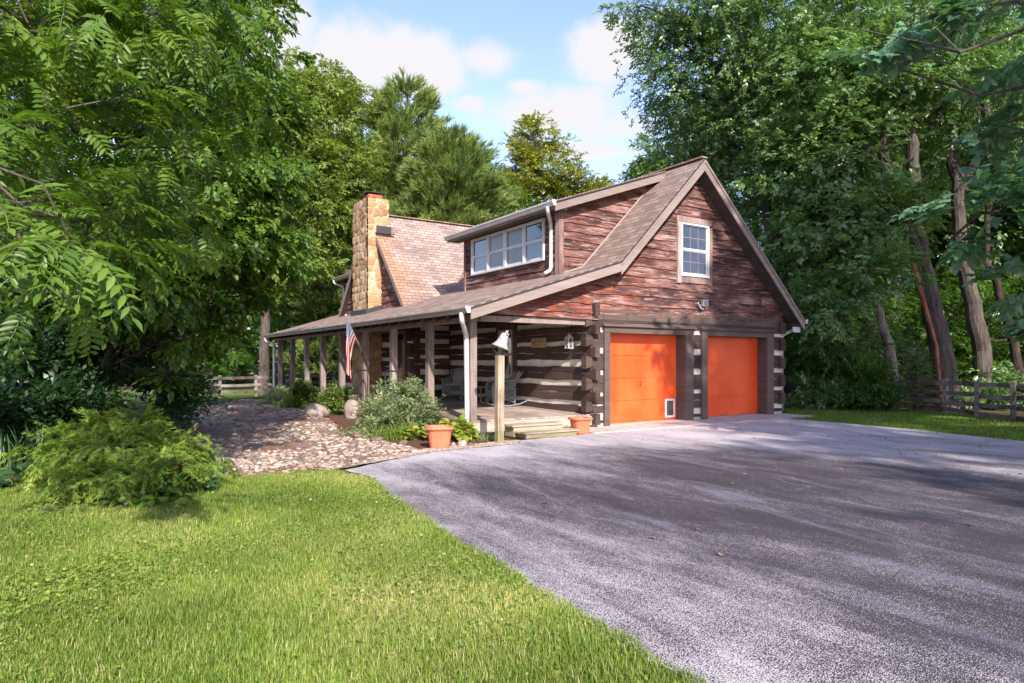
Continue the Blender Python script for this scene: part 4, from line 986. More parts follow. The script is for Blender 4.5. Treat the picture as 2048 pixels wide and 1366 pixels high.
# grass ------------------------------------------------------------------------
def leafmat(name, cols, trans=0.35, rough=0.5, spec=0.35, tint=1.3):
    m = Mat(name, rough, spec); r = m.attr('rnd'); n = len(cols)
    c = m.ramp(r, [(i / (n - 1), k) for i, k in enumerate(cols)])
    v = m.noise(m.coord(), 0.7, 3); c = m.mix(m.rng(v, 0.35, 0.65, 0.0, 0.28), c, tuple(x * 0.55 for x in cols[0]), 'MIX')
    m.color(c)
    t = m.n('ShaderNodeBsdfTranslucent'); br = m.n('ShaderNodeBrightContrast'); m.L(c, br.inputs[0]); br.inputs[1].default_value = 0.0
    mul = m.mix(1.0, c, (tint, tint * 1.05, tint * 0.45), 'MULTIPLY'); m.L(mul, t.inputs[0])
    mx = m.n('ShaderNodeMixShader'); mx.inputs[0].default_value = trans; m.L(m.b.outputs[0], mx.inputs[1]); m.L(t.outputs[0], mx.inputs[2]); m.L(mx.outputs[0], m.out.inputs[0])
    return m.m
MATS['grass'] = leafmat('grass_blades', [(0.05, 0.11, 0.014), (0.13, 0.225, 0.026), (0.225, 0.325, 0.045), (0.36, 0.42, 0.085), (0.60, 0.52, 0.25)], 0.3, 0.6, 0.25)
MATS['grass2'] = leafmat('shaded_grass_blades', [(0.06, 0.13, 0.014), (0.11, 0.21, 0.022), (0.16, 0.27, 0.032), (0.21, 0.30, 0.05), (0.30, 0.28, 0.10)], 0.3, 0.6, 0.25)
BL3 = np.array([[0, -.5, 0], [0, .5, 0], [.28, -.36, .52], [.28, .36, .52], [.75, 0, .95]])
BLF = [np.array([[0, 1, 3, 2]]), np.array([[2, 3, 4]])]
def grass(name, poly, dens_fn, n, h, w, seed, mat, label):
    rs = np.random.default_rng(seed); poly_ = np.array(poly); lo_, hi_ = poly_.min(0), poly_.max(0)
    P = rs.uniform(lo_, hi_, (n, 2)); P = P[in_poly(P, poly)]
    P = P[rs.random(len(P)) < dens_fn(P)]
    N = len(P); a = rs.random(N) * 6.28; tuft = nz2(P, 2.5, seed + 3); big = nz2(P, 0.5, seed + 9)
    hh = h * rs.uniform(.35, 1.2, N) * (1 + .55 * tuft + .3 * big); lean = rs.uniform(0.15, 1.2, N)
    X = np.stack([np.cos(a), np.sin(a), np.zeros(N)], 1); Y = np.stack([-np.sin(a), np.cos(a), np.zeros(N)], 1); Z = np.tile([0, 0, 1.], (N, 1))
    Rm = np.stack([X * (hh * lean)[:, None], Y * (w * rs.uniform(.6, 1.3, N))[:, None], Z * hh[:, None]], 2)
    mid_ = nz2(P, 1.1, seed + 15); rn = np.clip(0.52 + 0.22 * big + 0.26 * mid_ - 0.22 * tuft + rs.normal(0, .19, N), 0, 1); rn = np.where(rs.random(N) < 0.07 + .10 * (mid_ > .3), 1.0, rn)
    V, F, A = scatter(BL3, BLF, np.concatenate([P, np.zeros((N, 1))], 1), Rm, np.ones(N), None, rn, 0.0)
    o = np_mesh(name, V, F, MATS[mat], None, fattr={'rnd': A}); tag(o, label, 'grass', kind='stuff'); return o
def camd(P): return (P - CAM[:2]) @ FWD[:2]
def caml(P): return (P - CAM[:2]) @ RGT[:2]
vis = lambda P: (camd(P) > 2.3) & (np.abs(caml(P)) < camd(P) * 0.80 + 0.5)
G1 = [(-6.72, -2.42), (-6.42, -3.3), (-6.70, -4.8), (-6.93, -6.48), (-7.06, -8.05), (-7.15, -9.27), (-7.3, -13), (-18, -13), (-18, -0.5), (-10.4, -0.9), (-9.4, -2.3), (-8.6, -2.6), (-7.9, -2.1)]
G1 = rough_poly(G1, 0.07, 0.022, 12)
grass('lawn_grass', G1, lambda P: vis(P) * np.clip(4.2 / np.maximum(camd(P), 1), 0.30, 1.0), 2100000, 0.050, 0.0046, 21, 'grass', 'short sunlit yellow green lawn grass in the front left')
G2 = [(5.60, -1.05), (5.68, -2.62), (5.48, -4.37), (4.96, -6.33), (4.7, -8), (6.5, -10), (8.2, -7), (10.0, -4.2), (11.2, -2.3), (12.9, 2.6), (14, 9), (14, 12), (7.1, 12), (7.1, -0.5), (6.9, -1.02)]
grass('lawn_grass', G2, lambda P: vis(P) * np.clip(1.0 - 0.5 * (nz2(P, 0.8, 2) > 0.35), 0.2, 1), 150000, 0.06, 0.014, 22, 'grass2', 'shaded green lawn strip between the driveway and the rail fence')

# broad weed and clover leaves in the lawn
KV = np.array([[0, 0, 0], [.35, .42, .10], [.75, .30, .12], [1, 0, .02], [.75, -.30, .12], [.35, -.42, .10], [.5, 0, -.02]])
KF = [np.array([[0, 6, 1], [1, 6, 2], [2, 6, 3], [3, 6, 4], [4, 6, 5], [5, 6, 0]])]
def weeds():
    rs = np.random.default_rng(77); P = rs.uniform([-14, -11], [-6.5, -2.4], (105000, 2)); P = P[in_poly(P, G1)]; P = P[vis(P)]
    P = P[rs.random(len(P)) < np.clip(0.26 + 0.95 * nz2(P, 1.2, 8) + 0.35 * nz2(P, 4, 9), 0.02, 1)]; N = len(P); a = rs.random(N) * 6.28
    X = np.stack([np.cos(a), np.sin(a), rs.uniform(-.1, .5, N)], 1); Z = np.stack([rs.normal(0, .35, N), rs.normal(0, .35, N), np.ones(N)], 1)
    V, F, A = scatter(KV, KF, np.concatenate([P, rs.uniform(.015, .042, (N, 1))], 1), frames(X, Z), rs.uniform(.010, .030, N) * (1 + .7 * np.clip(nz2(P, .8, 31), 0, 1)), None, np.clip(rs.normal(.46, .2, N), 0, 1), 0)
    o = np_mesh('clover_leaves', V, F, MATS['grass'], None, fattr={'rnd': A}); tag(o, 'broad clover and weed leaves dotted through the front lawn', 'weeds', kind='stuff')
    # dead leaves and twigs on the asphalt and lawn
    m = plain('dead_leaf', (0.30, 0.16, 0.09), 0.8); P = rs.uniform([-6.8, -9], [5.4, -1.2], (260, 2)); P = P[rs.random(260) < np.clip(0.3 + (P[:, 0] > 0) * .6, 0, 1)]; N = len(P); a = rs.random(N) * 6.28
    X = np.stack([np.cos(a), np.sin(a), rs.uniform(-.1, .1, N)], 1); Z = np.stack([rs.normal(0, .2, N), rs.normal(0, .2, N), np.ones(N)], 1)
    V, F, A = scatter(KV, KF, np.concatenate([P, np.full((N, 1), .022)], 1), frames(X, Z), rs.uniform(.02, .07, N), None, rs.random(N), 0)
    o = np_mesh('fallen_leaves', V, F, m, None, fattr={'rnd': A}); tag(o, 'small dead brown leaves scattered over the driveway', 'fallen leaves', kind='stuff')
weeds()
# ================================================================ OBJECTS
def local(mb, name, mat, parent, **k): return mb.build(name, mat, parent, off=(0, 0, 0), **k)

# wooden steps in front of the porch
st = empty('porch_steps', (-1.85, -0.6, 0), 'two mossy wooden steps up to the porch beside the bell post', 'steps')
def step(x0, x1, y0, y1, z, name):
    m = MB(); m.box((x0, y0, z - 0.035), (x1, (y0+y1)/2 - 0.004, z)); m.box((x0, (y0+y1)/2 + 0.004, z - 0.035), (x1, y1, z)); m.build('tread', MATS['step'], st)
    m = MB(); m.box((x0 + 0.05, y0 + 0.03, 0.014), (x1 - 0.05, y0 + 0.07, z - 0.036)); m.build('riser', MATS['step'], st)
    for x in (x0 + 0.05, x1 - 0.10): MB().box((x, y0 + 0.07, 0.014), (x + 0.05, y1, z - 0.036)).build('stringer', MATS['step'], st)
step(-2.50, -1.18, -1.02, -0.66, 0.135, 0); step(-2.55, -1.26, -0.66, -0.30, 0.245, 1)

# terracotta planters
def planter(name, loc, w, h, label, rz):
    e = empty(name, (*loc, 0.016), label, 'planter', 'terracotta planters beside the porch', rz)
    m = MB(); n = 48; prof = [(0.62, 0.0), (0.66, 0.02), (0.80, 0.80), (0.80, 0.84)]
    # ribbed sides
    vs = []; rings = [(0.60, 0.0), (0.65, 0.03), (0.70, 0.25), (0.745, 0.5), (0.79, 0.76), (0.83, 0.80), (0.83, 0.83), (0.94, 0.85), (1.0, 0.89), (1.0, 0.93), (0.96, 0.98), (0.88, 1.0), (0.80, 0.97), (0.76, 0.85)]
    n = 96
    for i, (rd, z) in enumerate(rings):
        for k in range(n):
            a = 2 * math.pi * (k + .5) / n; c, s_ = math.cos(a), math.sin(a); mm = 1.0 / ((abs(c) ** 4 + abs(s_) ** 4) ** .25)
            rib = 1 + (0.018 if (k % 4) < 2 and 1 < i < 5 else 0)
            vs.append((rd * w / 2 * mm * c * rib, rd * w / 2 * mm * s_ * rib * 0.92, z * h))
    fs = [(i*n+k, i*n+(k+1) % n, (i+1)*n+(k+1) % n, (i+1)*n+k) for i in range(len(rings)-1) for k in range(n)]
    m.add(vs, fs, 0.5); m.build('pot', MATS['terracotta'], e, off=(0, 0, 0), smooth=False)
    s = MB(); s.add([(0.76 * w/2 * 1.05 * math.cos(2*math.pi*(k+.5)/24) / ((abs(math.cos(2*math.pi*(k+.5)/24))**4 + abs(math.sin(2*math.pi*(k+.5)/24))**4)**.25), 0.9*.76 * w/2 * 1.05 * math.sin(2*math.pi*(k+.5)/24) / ((abs(math.cos(2*math.pi*(k+.5)/24))**4 + abs(math.sin(2*math.pi*(k+.5)/24))**4)**.25), 0.86 * h) for k in range(24)], [tuple(range(24))], 0.5)
    s.build('soil', MATS['mulch'], e, off=(0, 0, 0)); return e
planter('terracotta_planter', (-4.42, -1.22), 0.50, 0.37, 'terracotta planter in front of the yellowing hosta', R(-20))
planter('terracotta_planter', (-0.98, -0.80), 0.46, 0.33, 'terracotta planter between the steps and the garage corner', R(-8))

# dinner bell on its post
bp = empty('bell_post', (-3.18, -1.18, 0), 'bleached square wooden post with moss at its foot carrying the bell', 'post')
m = MB(); n = 5
for i in range(8):
    pass
m.prism([(-3.245, -1.24, 0.0), (-3.115, -1.24, 0.0), (-3.115, -1.11, 0.0), (-3.245, -1.11, 0.0)], (0.012, 0.0, 1.60)); m.build('shaft', MATS['bellpost'], bp, bevel=0.008)
kn = MB()
for (z, y, rr_) in ((1.30, -1.20, .02), (0.80, -1.19, .014), (0.5, -1.18, .012)): kn.lathe([(0, 0), (rr_, 0.0), (rr_ * .9, 0.004), (0, 0.005)], (0, 0, 0), 10)
be = empty('dinner_bell', (-3.17, -1.19, 1.60), 'weathered cast iron bell tilted on a curved yoke on top of the wooden post', 'bell')
m = MB(); m.tube([(-3.29 + 0.0, -1.12, 1.83), (-3.27, -1.13, 1.70), (-3.20, -1.16, 1.622), (-3.12, -1.2, 1.63), (-3.05, -1.24, 1.70), (-3.03, -1.25, 1.84), (-3.05, -1.24, 1.93)], [0.014, .014, .018, .018, .014, .014, .012], 8)
m.lathe([(0, 0), (0.06, 0), (0.06, 0.018), (0.03, 0.03), (0, 0.03)], (-3.17, -1.18, 1.60), 16); m.build('yoke', MATS['blackmetal'], be, smooth=True)
prof = [(0.0, 0.285), (0.03, 0.285), (0.055, 0.265), (0.075, 0.235), (0.088, 0.17), (0.105, 0.10), (0.135, 0.045), (0.175, 0.0), (0.168, -0.004), (0.12, 0.04), (0.09, 0.10), (0.075, 0.17), (0.0, 0.22)]
b = MB(); b.lathe(prof, (0, 0, 0), 32)
cb_ = b.build('bell_body', MATS['bell'], be, off=(0, 0, 0), smooth=True); cb_.location = (0.0, 0.0, 0.145); cb_.rotation_euler = (R(8), R(20), 0)
m = MB(); m.tube([(0, 0, 0.27), (0, 0, 0.33), (0.03, 0, 0.34), (0.03, 0, 0.28)], 0.012, 6); m.box((-0.02, -0.10, 0.255), (0.02, 0.10, 0.285)); m.lathe([(0, -0.03), (0.02, -0.02), (0.02, 0.01), (0.0, 0.02)], (0, 0, 0.0), 10)
cc = m.build('clapper', MATS['bell'], cb_, off=(0, 0, 0))

# wooden sign on the log wall
sg = empty('wall_sign', (-0.05, 1.97, 1.83), 'small tan wooden sign with dark lettering nailed to the log wall', 'sign')
m = MB(); m.box((-0.07, 1.66, 1.83), (-0.048, 2.28, 2.07)); bd = m.build('board', MATS['bellpost'], sg, bevel=0.004)
MATS['signface'] = plain('tan_sign_face', (0.50, 0.34, 0.22), 0.7, 0.2, 0.1)
MB().box((-0.074, 1.68, 1.85), (-0.0705, 2.26, 2.05)).build('sign_face', MATS['signface'], sg)
def text(name, body, loc, size, mat, parent, rot, ext=0.002, sc=(1, 1, 1)):
    cu = bpy.data.curves.new(name, 'FONT'); cu.body = body; cu.size = size; cu.extrude = ext; cu.align_x = 'LEFT'; cu.align_y = 'CENTER'; cu.materials.append(mat)
    o = bpy.data.objects.new(name, cu); COL.objects.link(o); o.parent = parent; o.location = loc; o.rotation_euler = rot; o.scale = sc
    bpy.context.view_layer.update(); me = bpy.data.meshes.new_from_object(o); q = bpy.data.objects.new(name, me); COL.objects.link(q); q.parent = parent; q.location = loc; q.rotation_euler = rot; bpy.data.objects.remove(o); return q
MATS['ink'] = plain('black_ink', (0.02, 0.016, 0.012), 0.6); MATS['ink2'] = plain('brown_ink', (0.20, 0.085, 0.05), 0.6)
rt = (R(90), 0, R(-90))
text('lettering', "H.", (-0.026, 0.26, 0.115), 0.21, MATS['ink'], sg, rt)
text('lettering', "'GLORY", (-0.026, 0.085, 0.15), 0.098, MATS['ink2'], sg, rt)
mm_ = MB(); yy = 0.10
for i in range(13):
    if i not in (4, 9): mm_.box((-0.0265, yy - 0.018, 0.060), (-0.025, yy, 0.084 - 0.006 * (i % 2)))
    yy -= 0.024
local(mm_, 'small_lettering', MATS['ink2'], sg)

# hanging lantern
ln = empty('wall_lantern', (-0.16, 0.62, 1.80), 'pale metal candle lantern hanging on the log wall by the corner', 'lantern')
m = MB()
for a, b_ in ((-.06, -.06), (.06, -.06), (-.06, .06), (.06, .06)): m.box((a - .008, b_ - .008, 0), (a + .008, b_ + .008, .22))
m.box((-.075, -.075, -.012), (.075, .075, .004)); m.box((-.075, -.075, .215), (.075, .075, .228))
for s_ in (-1, 1):
    m.beam((-.06, s_*.064, .01), (.06, s_*.064, .21), .006, .006); m.beam((.06, s_*.064, .01), (-.06, s_*.064, .21), .006, .006)
    m.beam((s_*.064, -.06, .01), (s_*.064, .06, .21), .006, .006); m.beam((s_*.064, .06, .01), (s_*.064, -.06, .21), .006, .006)
local(m, 'cage', MATS['gutter'], ln)
m = MB(); m.box((-.055, -.055, .005), (.055, .055, .21)); local(m, 'pane', MATS['glass_grey'], ln)
m = MB(); m.lathe([(.10, .228), (.085, .25), (.05, .285), (.03, .30), (.03, .32), (0, .33)], (0, 0, 0), 20, sq=1.0); local(m, 'roof_cap', MATS['gutter'], ln)
m = MB(); m.tube([(0, .05 * math.cos(t), .39 + .07 * math.sin(t)) for t in np.linspace(0, 6.283, 17)], .005, 5); m.tube([(0, 0, .46), (.13, 0, .47)], .006, 5); local(m, 'hanging_ring', MATS['blackmetal'], ln)

# flag on a slanted pole
fb = np.array([-3.05, 6.14, 1.73]); ft = np.array([-3.86, 5.17, 2.66])
fg = empty('flag', fb, 'stars and stripes flag hanging limp from a slanted pole on a porch post', 'flag')
m = MB(); m.tube([fb, ft], 0.013, 8); m.lathe([(0, 0), (.02, .01), (.022, .025), (.01, .04), (0, .042)], tuple(ft), 10); m.build('pole', MATS['white'], fg)
m = MB(); m.tube([fb + (0.02, 0.02, -0.06), fb + (0.0, 0, 0.05)], 0.02, 8); m.build('bracket', MATS['blackmetal'], fg)
pd_ = (fb - ft) / np.linalg.norm(fb - ft); Lp = np.linalg.norm(fb - ft)
nu, nv = 40, 64; V = np.zeros((nu + 1, nv + 1, 3)); U = np.zeros((nu + 1, nv + 1, 2))
for i in range(nu + 1):
    s_ = i / nu; p0 = ft + pd_ * (0.06 + s_ * 0.92)
    leftdir = -RGT
    for j in range(nv + 1):
        t = j / nv; L_ = 1.38 * t
        # cloth slides towards the hanging line under the tip as it falls
        anchor = np.array([ft[0] + 0.05, ft[1] + 0.04, 0]) ; k = 1 - math.exp(-2.6 * t)
        x = p0[0] + (anchor[0] + pd_[0] * (0.03 + .48 * s_) - p0[0]) * k; y = p0[1] + (anchor[1] + pd_[1] * (0.03 + .48 * s_) - p0[1]) * k
        z = p0[2] - L_ * (0.55 + 0.30 * t) - 0.05 * s_ * k
        if s_ < 1: z = z - (1 - s_) * 0.22 * t
        fold = math.sin(s_ * 15 + t * 2.2) * 0.045 * min(1, t * 2.5) * (0.4 + s_)
        q_ = np.array([x, y, z]) + np.array(FWD) * (fold * 1.3) + RGT * (0.035 * math.sin(s_ * 9 - t * 3.0) * min(1, t * 2) - 0.10 * math.sin(t * 3.14) * (s_))
        V[i, j] = q_; U[i, j] = (s_, t)
ii = [(a * (nv+1) + b_, (a+1) * (nv+1) + b_, (a+1) * (nv+1) + b_ + 1, a * (nv+1) + b_ + 1) for a in range(nu) for b_ in range(nv)]
fm = Mat('flag_cloth', 0.8, 0.15); tcv = fm.sep(fm.attr('tc', 'Vector')); ss, tt = tcv[0], tcv[1]
par = fm.math('MODULO', fm.math('FLOOR', fm.math('MULTIPLY', ss, 13.0)), 2.0)
strp = fm.mix(par, (0.62, 0.028, 0.028), (0.80, 0.76, 0.74))
can = fm.math('MULTIPLY', fm.math('LESS_THAN', ss, 7 / 13), fm.math('LESS_THAN', tt, 0.4))
cbn = fm.n('ShaderNodeCombineXYZ'); fm.L(fm.math('MULTIPLY', ss, 9 / (7/13) / 2 ), cbn.inputs[0]); fm.L(fm.math('MULTIPLY', tt, 11 / 0.4 / 2), cbn.inputs[1])
star = fm.vor(cbn.outputs[0], 1.4, rand=0.1); stf = fm.rng(star, 0.30, 0.24)
blue = fm.mix(stf, (0.24, 0.31, 0.52), (0.75, 0.76, 0.82))
fcol = fm.mix(can, strp, blue); fm.color(fcol)
tr = fm.n('ShaderNodeBsdfTranslucent'); fm.L(fcol, tr.inputs[0]); mxs = fm.n('ShaderNodeMixShader'); mxs.inputs[0].default_value = 0.35; fm.L(fm.b.outputs[0], mxs.inputs[1]); fm.L(tr.outputs[0], mxs.inputs[2]); fm.L(mxs.outputs[0], fm.out.inputs[0])
cl = MB(); cl.add(V.reshape(-1, 3), ii, 0.5, uv=[(a, b_, 0) for a, b_ in U.reshape(-1, 2)]); cl.build('cloth', fm.m, fg, smooth=True)

# black hoop handrails either side of the step gap
def hoop(y0, y1, label):
    e = empty('hoop_handrail', (-3.12, (y0+y1)/2, 0.3), label, 'handrail', 'hoop handrails at the side steps of the porch')
    z0 = 0.15; z1 = 1.25; m = MB(); r = 0.12
    pts = [(-3.16, y0, z0), (-3.16, y0, z1 - r)] + [(-3.16, y0 + (r - r * math.cos(a)), z1 - r + r * math.sin(a)) for a in np.linspace(0.3, 1.57, 4)] + [(-3.16, y1 - (r - r * math.cos(a)), z1 - r + r * math.sin(a)) for a in np.linspace(1.57, 0.3, 4)] + [(-3.16, y1, z1 - r), (-3.16, y1, z0)]
    m.tube(pts, 0.019, 8); m.build('rail', MATS['blackmetal'], e, smooth=True)
    for y in (y0, y1):
        f = MB(); f.box((-3.20, y - 0.05, z0), (-3.125, y + 0.05, z0 + 0.02)); f.build('foot_plate', MATS['blackmetal'], e)
hoop(5.45, 6.25, 'black hoop handrail left of the side steps, in front of the chimney'); hoop(3.5, 4.25, 'black hoop handrail right of the side steps, by the screen door')
sd_ = empty('side_steps', (-3.4, 4.9, 0), 'low brown plank steps up the side of the porch between hoop handrails', 'steps')
MB().box((-3.55, 4.3, 0.12), (-3.14, 5.4, 0.16)).build('tread', MATS['deckx'], sd_); MB().box((-3.52, 4.32, 0.0), (-3.48, 5.38, 0.118)).build('riser', MATS['deckx'], sd_)

# split log resting on the deck edge
lg = MB(); c0 = np.array([-2.95, 5.35, 0.47]); pr = [(0.13 * math.cos(a) * (1 + .1 * math.sin(3*a)), 0.11 * math.sin(a) * (1 + .12 * math.cos(2*a))) for a in np.linspace(0, 6.0, 12)]
lg.prism([(c0[0] + 0.55 * 0 + x_ * 0.6, c0[1] + x_ * 0.8, c0[2] + z_) for x_, z_ in pr], (0.50, -0.36, 0.0))
o = lg.build('split_log', plain('split_log_wood', (0.50, 0.27, 0.17), 0.85, 0.2, 0.3, 9), None, bevel=0.01); tag(o, 'reddish split log lying on the porch edge behind the bush', 'log')

# wicker rocking chairs
def rocker(loc, rz, label):
    e = empty('rocking_chair', loc, label, 'chair', 'wicker rocking chairs on the porch', rz)
    # local x = forward. seat 0.42 high
    def weave(m, grid, r=0.006, closed=False):
        g = np.array(grid)
        for row in g: m.tube(list(row), r, 4, cap=False)
        for col in np.transpose(g, (1, 0, 2)): m.tube(list(col), r * 0.9, 4, cap=False)
    W = 0.29
    def backpt(u, v):      # u across 0..1, v height 0..1
        a = (u - .5) * 2; return (-0.26 - 0.28 * v + 0.10 * a * a, a * W * (1 + .10 * v), 0.40 + 0.52 * v * (1 - 0.12 * a * a))
    m = MB(); weave(m, [[backpt(u, v) for u in np.linspace(0, 1, 15)] for v in np.linspace(0, 1, 13)], 0.0085)
    local(m, 'backrest', MATS['wicker'], e)
    m = MB(); m.tube([backpt(u, 1.0) for u in np.linspace(0, 1, 13)], 0.024, 8); m.tube([backpt(0, v) for v in np.linspace(0, 1, 8)], 0.018, 8); m.tube([backpt(1, v) for v in np.linspace(0, 1, 8)], 0.018, 8); local(m, 'back_rim', MATS['wicker'], e)
    m = MB(); m.prism([(-0.27, -0.26, 0.42), (0.26, -0.27, 0.44), (0.26, 0.27, 0.44), (-0.27, 0.26, 0.42)], (0, 0, 0.06)); local(m, 'seat', MATS['cushion'], e, bevel=0.02)
    m = MB()
    bq = [np.array(backpt(u, v)) + (0.03, 0, 0) for v in (0.1, 0.95) for u in (0.15, 0.85)]
    m.prism([bq[0], bq[1], bq[3], bq[2]], (0.05, 0, 0.02)); local(m, 'back_cushion', MATS['cushion'], e, bevel=0.02)
    for s_ in (-1, 1):
        m = MB(); weave(m, [[(-0.28 + 0.58 * u, s_ * (W + 0.01 * math.sin(3 * u)), 0.20 + v * (0.42 - 0.06 * u)) for u in np.linspace(0, 1, 13)] for v in np.linspace(0, 1, 9)], 0.0085); local(m, 'side_panel', MATS['wicker'], e)
        m = MB(); m.tube([(-0.38, s_ * W, 0.72), (-0.2, s_ * (W + .02), 0.66), (0.1, s_ * (W + .03), 0.635), (0.28, s_ * (W + .02), 0.61), (0.33, s_ * W, 0.55), (0.32, s_ * W, 0.25)], 0.022, 8); local(m, 'armrest', MATS['wicker'], e)
        m = MB(); m.tube([(-0.62, s_ * W * .98, 0.15), (-0.4, s_ * W, 0.065), (-0.15, s_ * W, 0.024), (0.1, s_ * W, 0.024), (0.35, s_ * W, 0.06), (0.46, s_ * W, 0.10)], 0.019, 8); local(m, 'rocker', MATS['wicker'], e)
        for x_ in (-0.26, 0.30):
            m = MB(); m.tube([(x_, s_ * W, 0.04), (x_, s_ * W, 0.42)], 0.018, 8); local(m, 'leg', MATS['wicker'], e)
        m = MB(); m.tube([(-0.25 + .55 * t, s_ * W, 0.10 + 0.08 * math.sin(3.14 * t)) for t in np.linspace(0, 1, 9)], 0.010, 6)
        for k in range(8): m.tube([(-0.22 + k * .07, s_ * W, 0.13 + .05 * math.sin(3.14 * (k + .5) / 8)), (-0.22 + k * .07, s_ * W, 0.24)], 0.007, 5)
        local(m, 'apron', MATS['wicker'], e)
    m = MB(); weave(m, [[(0.31 + 0.0 * v, -W + 2 * W * u, 0.20 + .22 * v) for u in np.linspace(0, 1, 15)] for v in np.linspace(0, 1, 6)], 0.0085); m.tube([(0.31, -W + 2 * W * t, 0.10 + .08 * math.sin(3.14 * t)) for t in np.linspace(0, 1, 9)], 0.010, 6); local(m, 'front_apron', MATS['wicker'], e)
    return e
rocker((-0.52, 2.95, dz(3)), R(165), 'grey wicker rocking chair near the garage corner, mauve cushion, leaning back')
rocker((-0.62, 5.2, dz(5)), R(-140), 'grey wicker rocking chair further back in the porch shade')
# small table between the chairs
tb = empty('side_table', (-0.42, 4.05, dz(4)), 'small dark wooden side table between the wicker rocking chairs', 'table')
m = MB(); m.box((-.22, -.22, .42), (.22, .22, .45)); local(m, 'table_top', MATS['post'], tb)
for a in (-.19, .19):
    for b_ in (-.19, .19): m = MB(); m.box((a - .018, b_ - .018, 0), (a + .018, b_ + .018, .42)); local(m, 'leg', MATS['post'], tb)

# boulders and rocks
def boulder(loc, s, seed, label, group=None, sink=0.25, name='boulder', mat='boulder'):
    rs = np.random.default_rng(seed); V = IV.copy(); 
    for k in range(7):
        d = rs.normal(size=3); d /= np.linalg.norm(d); h = rs.uniform(.55, .85); p = V @ d; V = V - np.outer(np.maximum(p - h, 0) * .85, d)
    V = V * (1 + .05 * np.sin(V[:, [1, 2, 0]] * 7 + seed)) * np.array(s); V[:, 2] += s[2] * (1 - 2 * sink) 
    o = np_mesh(name, V, IF, MATS[mat], None, smooth=False); o.location = (*loc, 0); o.rotation_euler = (0, 0, rs.random() * 6.28); tag(o, label, 'boulder' if name == 'boulder' else 'rock', group); return o
boulder((-4.15, 6.6), (0.40, 0.30, 0.26), 3, 'rounded grey boulder between the two round bushes on the mulch')
boulder((-3.62, 5.35), (0.26, 0.2, 0.34), 5, 'upright pointed pinkish boulder at the foot of the deck')
boulder((-4.25, 6.1), (0.12, 0.1, 0.1), 8, 'small dark rock at the foot of the round bush', name='rock')
g_ = 'rocks beside the left planter'
boulder((-3.98, -1.24), (0.10, 0.08, 0.09), 11, 'round tan rock right of the left terracotta planter', g_, name='rock')
boulder((-3.86, -1.33), (0.075, 0.06, 0.05), 12, 'small white rock in front of the hosta', g_, name='rock', mat='stone_r')
boulder((-4.10, -1.12), (0.05, 0.05, 0.06), 13, 'small brown stone tucked against the left terracotta planter', g_, name='rock')
for i, (x, y, s_, lb) in enumerate([(-4.95, 0.25, .13, 'pale stone edging the path nearest the silvery shrub'), (-5.05, 0.9, .16, 'flat cream stone edging the path, largest of the row'), (-4.95, 1.6, .12, 'pinkish stone edging the path behind the cream one'), (-4.7, -0.35, .10, 'small pale stone at the path edge under the shrub')]):
    boulder((x, y), (s_ * 1.2, s_, s_ * .55), 20 + i, lb, 'stones edging the planting bed', name='rock', mat='stone_r')
# concrete blocks holding the weeping maple bed
for i, (u, d, lb) in enumerate([(425, 8.95, 'hollow grey concrete block at the right end under the weeping maple'), (380, 8.95, 'grey concrete block left of the hollow one, half hidden by leaves')]):
    p = ground_at(u, d); e = empty('concrete_block', (p[0], p[1], 0), lb, 'block', 'concrete blocks under the weeping maple', R(-30))
    m = MB(); L_, Wd, Hh = .20, .10, .18
    m.box((-L_, -Wd, 0), (L_, -Wd + .03, Hh)); m.box((-L_, Wd - .03, 0), (L_, Wd, Hh))
    for x_ in (-L_, -.015, L_ - .03): m.box((x_, -Wd + .03, 0), (x_ + .03, Wd - .03, Hh))
    local(m, 'shell', MATS['block'], e)
    m = MB(); m.box((-L_ + .032, -Wd + .032, 0.0), (-.017, Wd - .032, Hh - 0.06)); m.box((.017, -Wd + .032, 0.0), (L_ - .032, Wd - .032, Hh - .06)); local(m, 'soil', MATS['mulch'], e)

# ---- rail fences
def fence(pts, h, rails, label, seed, lean=0.0):
    rs = np.random.default_rng(seed); e = empty('rail_fence', (pts[0][0], pts[0][1], 0), label, 'fence')
    for p in pts:
        m = MB(); dx, dy = rs.normal(0, .015, 2); m.beam((p[0], p[1], -0.02), (p[0] + dx, p[1] + dy, h + rs.uniform(-.01, .04)), 0.11, 0.11, (0, 1, 0)); m.build('fence_post', MATS['fence'], e)
    for a, b_ in zip(pts[:-1], pts[1:]):
        a_ = np.array([*a, 0.]); q_ = np.array([*b_, 0.]); d = (q_ - a_); L_ = np.linalg.norm(d); nrm = np.array([-d[1], d[0], 0]) / L_; 
        if nrm @ np.array([FWD[0], FWD[1], 0]) > 0: nrm = -nrm
        for z in rails:
            z0 = z + rs.normal(0, .012); z1 = z + rs.normal(0, .012); sag = -abs(rs.normal(0, .008))
            m = MB(); p0 = a_ + nrm * .075 + (0, 0, z0); p2 = q_ + nrm * .075 + (0, 0, z1); p1 = (p0 + p2) / 2 + (0, 0, sag)
            m.beam(p0, p1, 0.035, 0.115, r=rs.random()); m.beam(p1, p2, 0.035, 0.115, r=rs.random()); m.build('rail', MATS['fence'], e)
    return e
fr = [(6.9, -8.4), (8.2, -6.5), (9.50, -4.58), (10.25, -3.50), (11.05, -2.38), (11.8, -0.4), (12.5, 1.9), (13.1, 4.3), (13.6, 6.8), (14.0, 9.3), (14.3, 12)]
fence(fr, 0.96, (0.88, 0.60, 0.34, 0.12), 'weathered grey rail fence along the woods right of the driveway', 4)
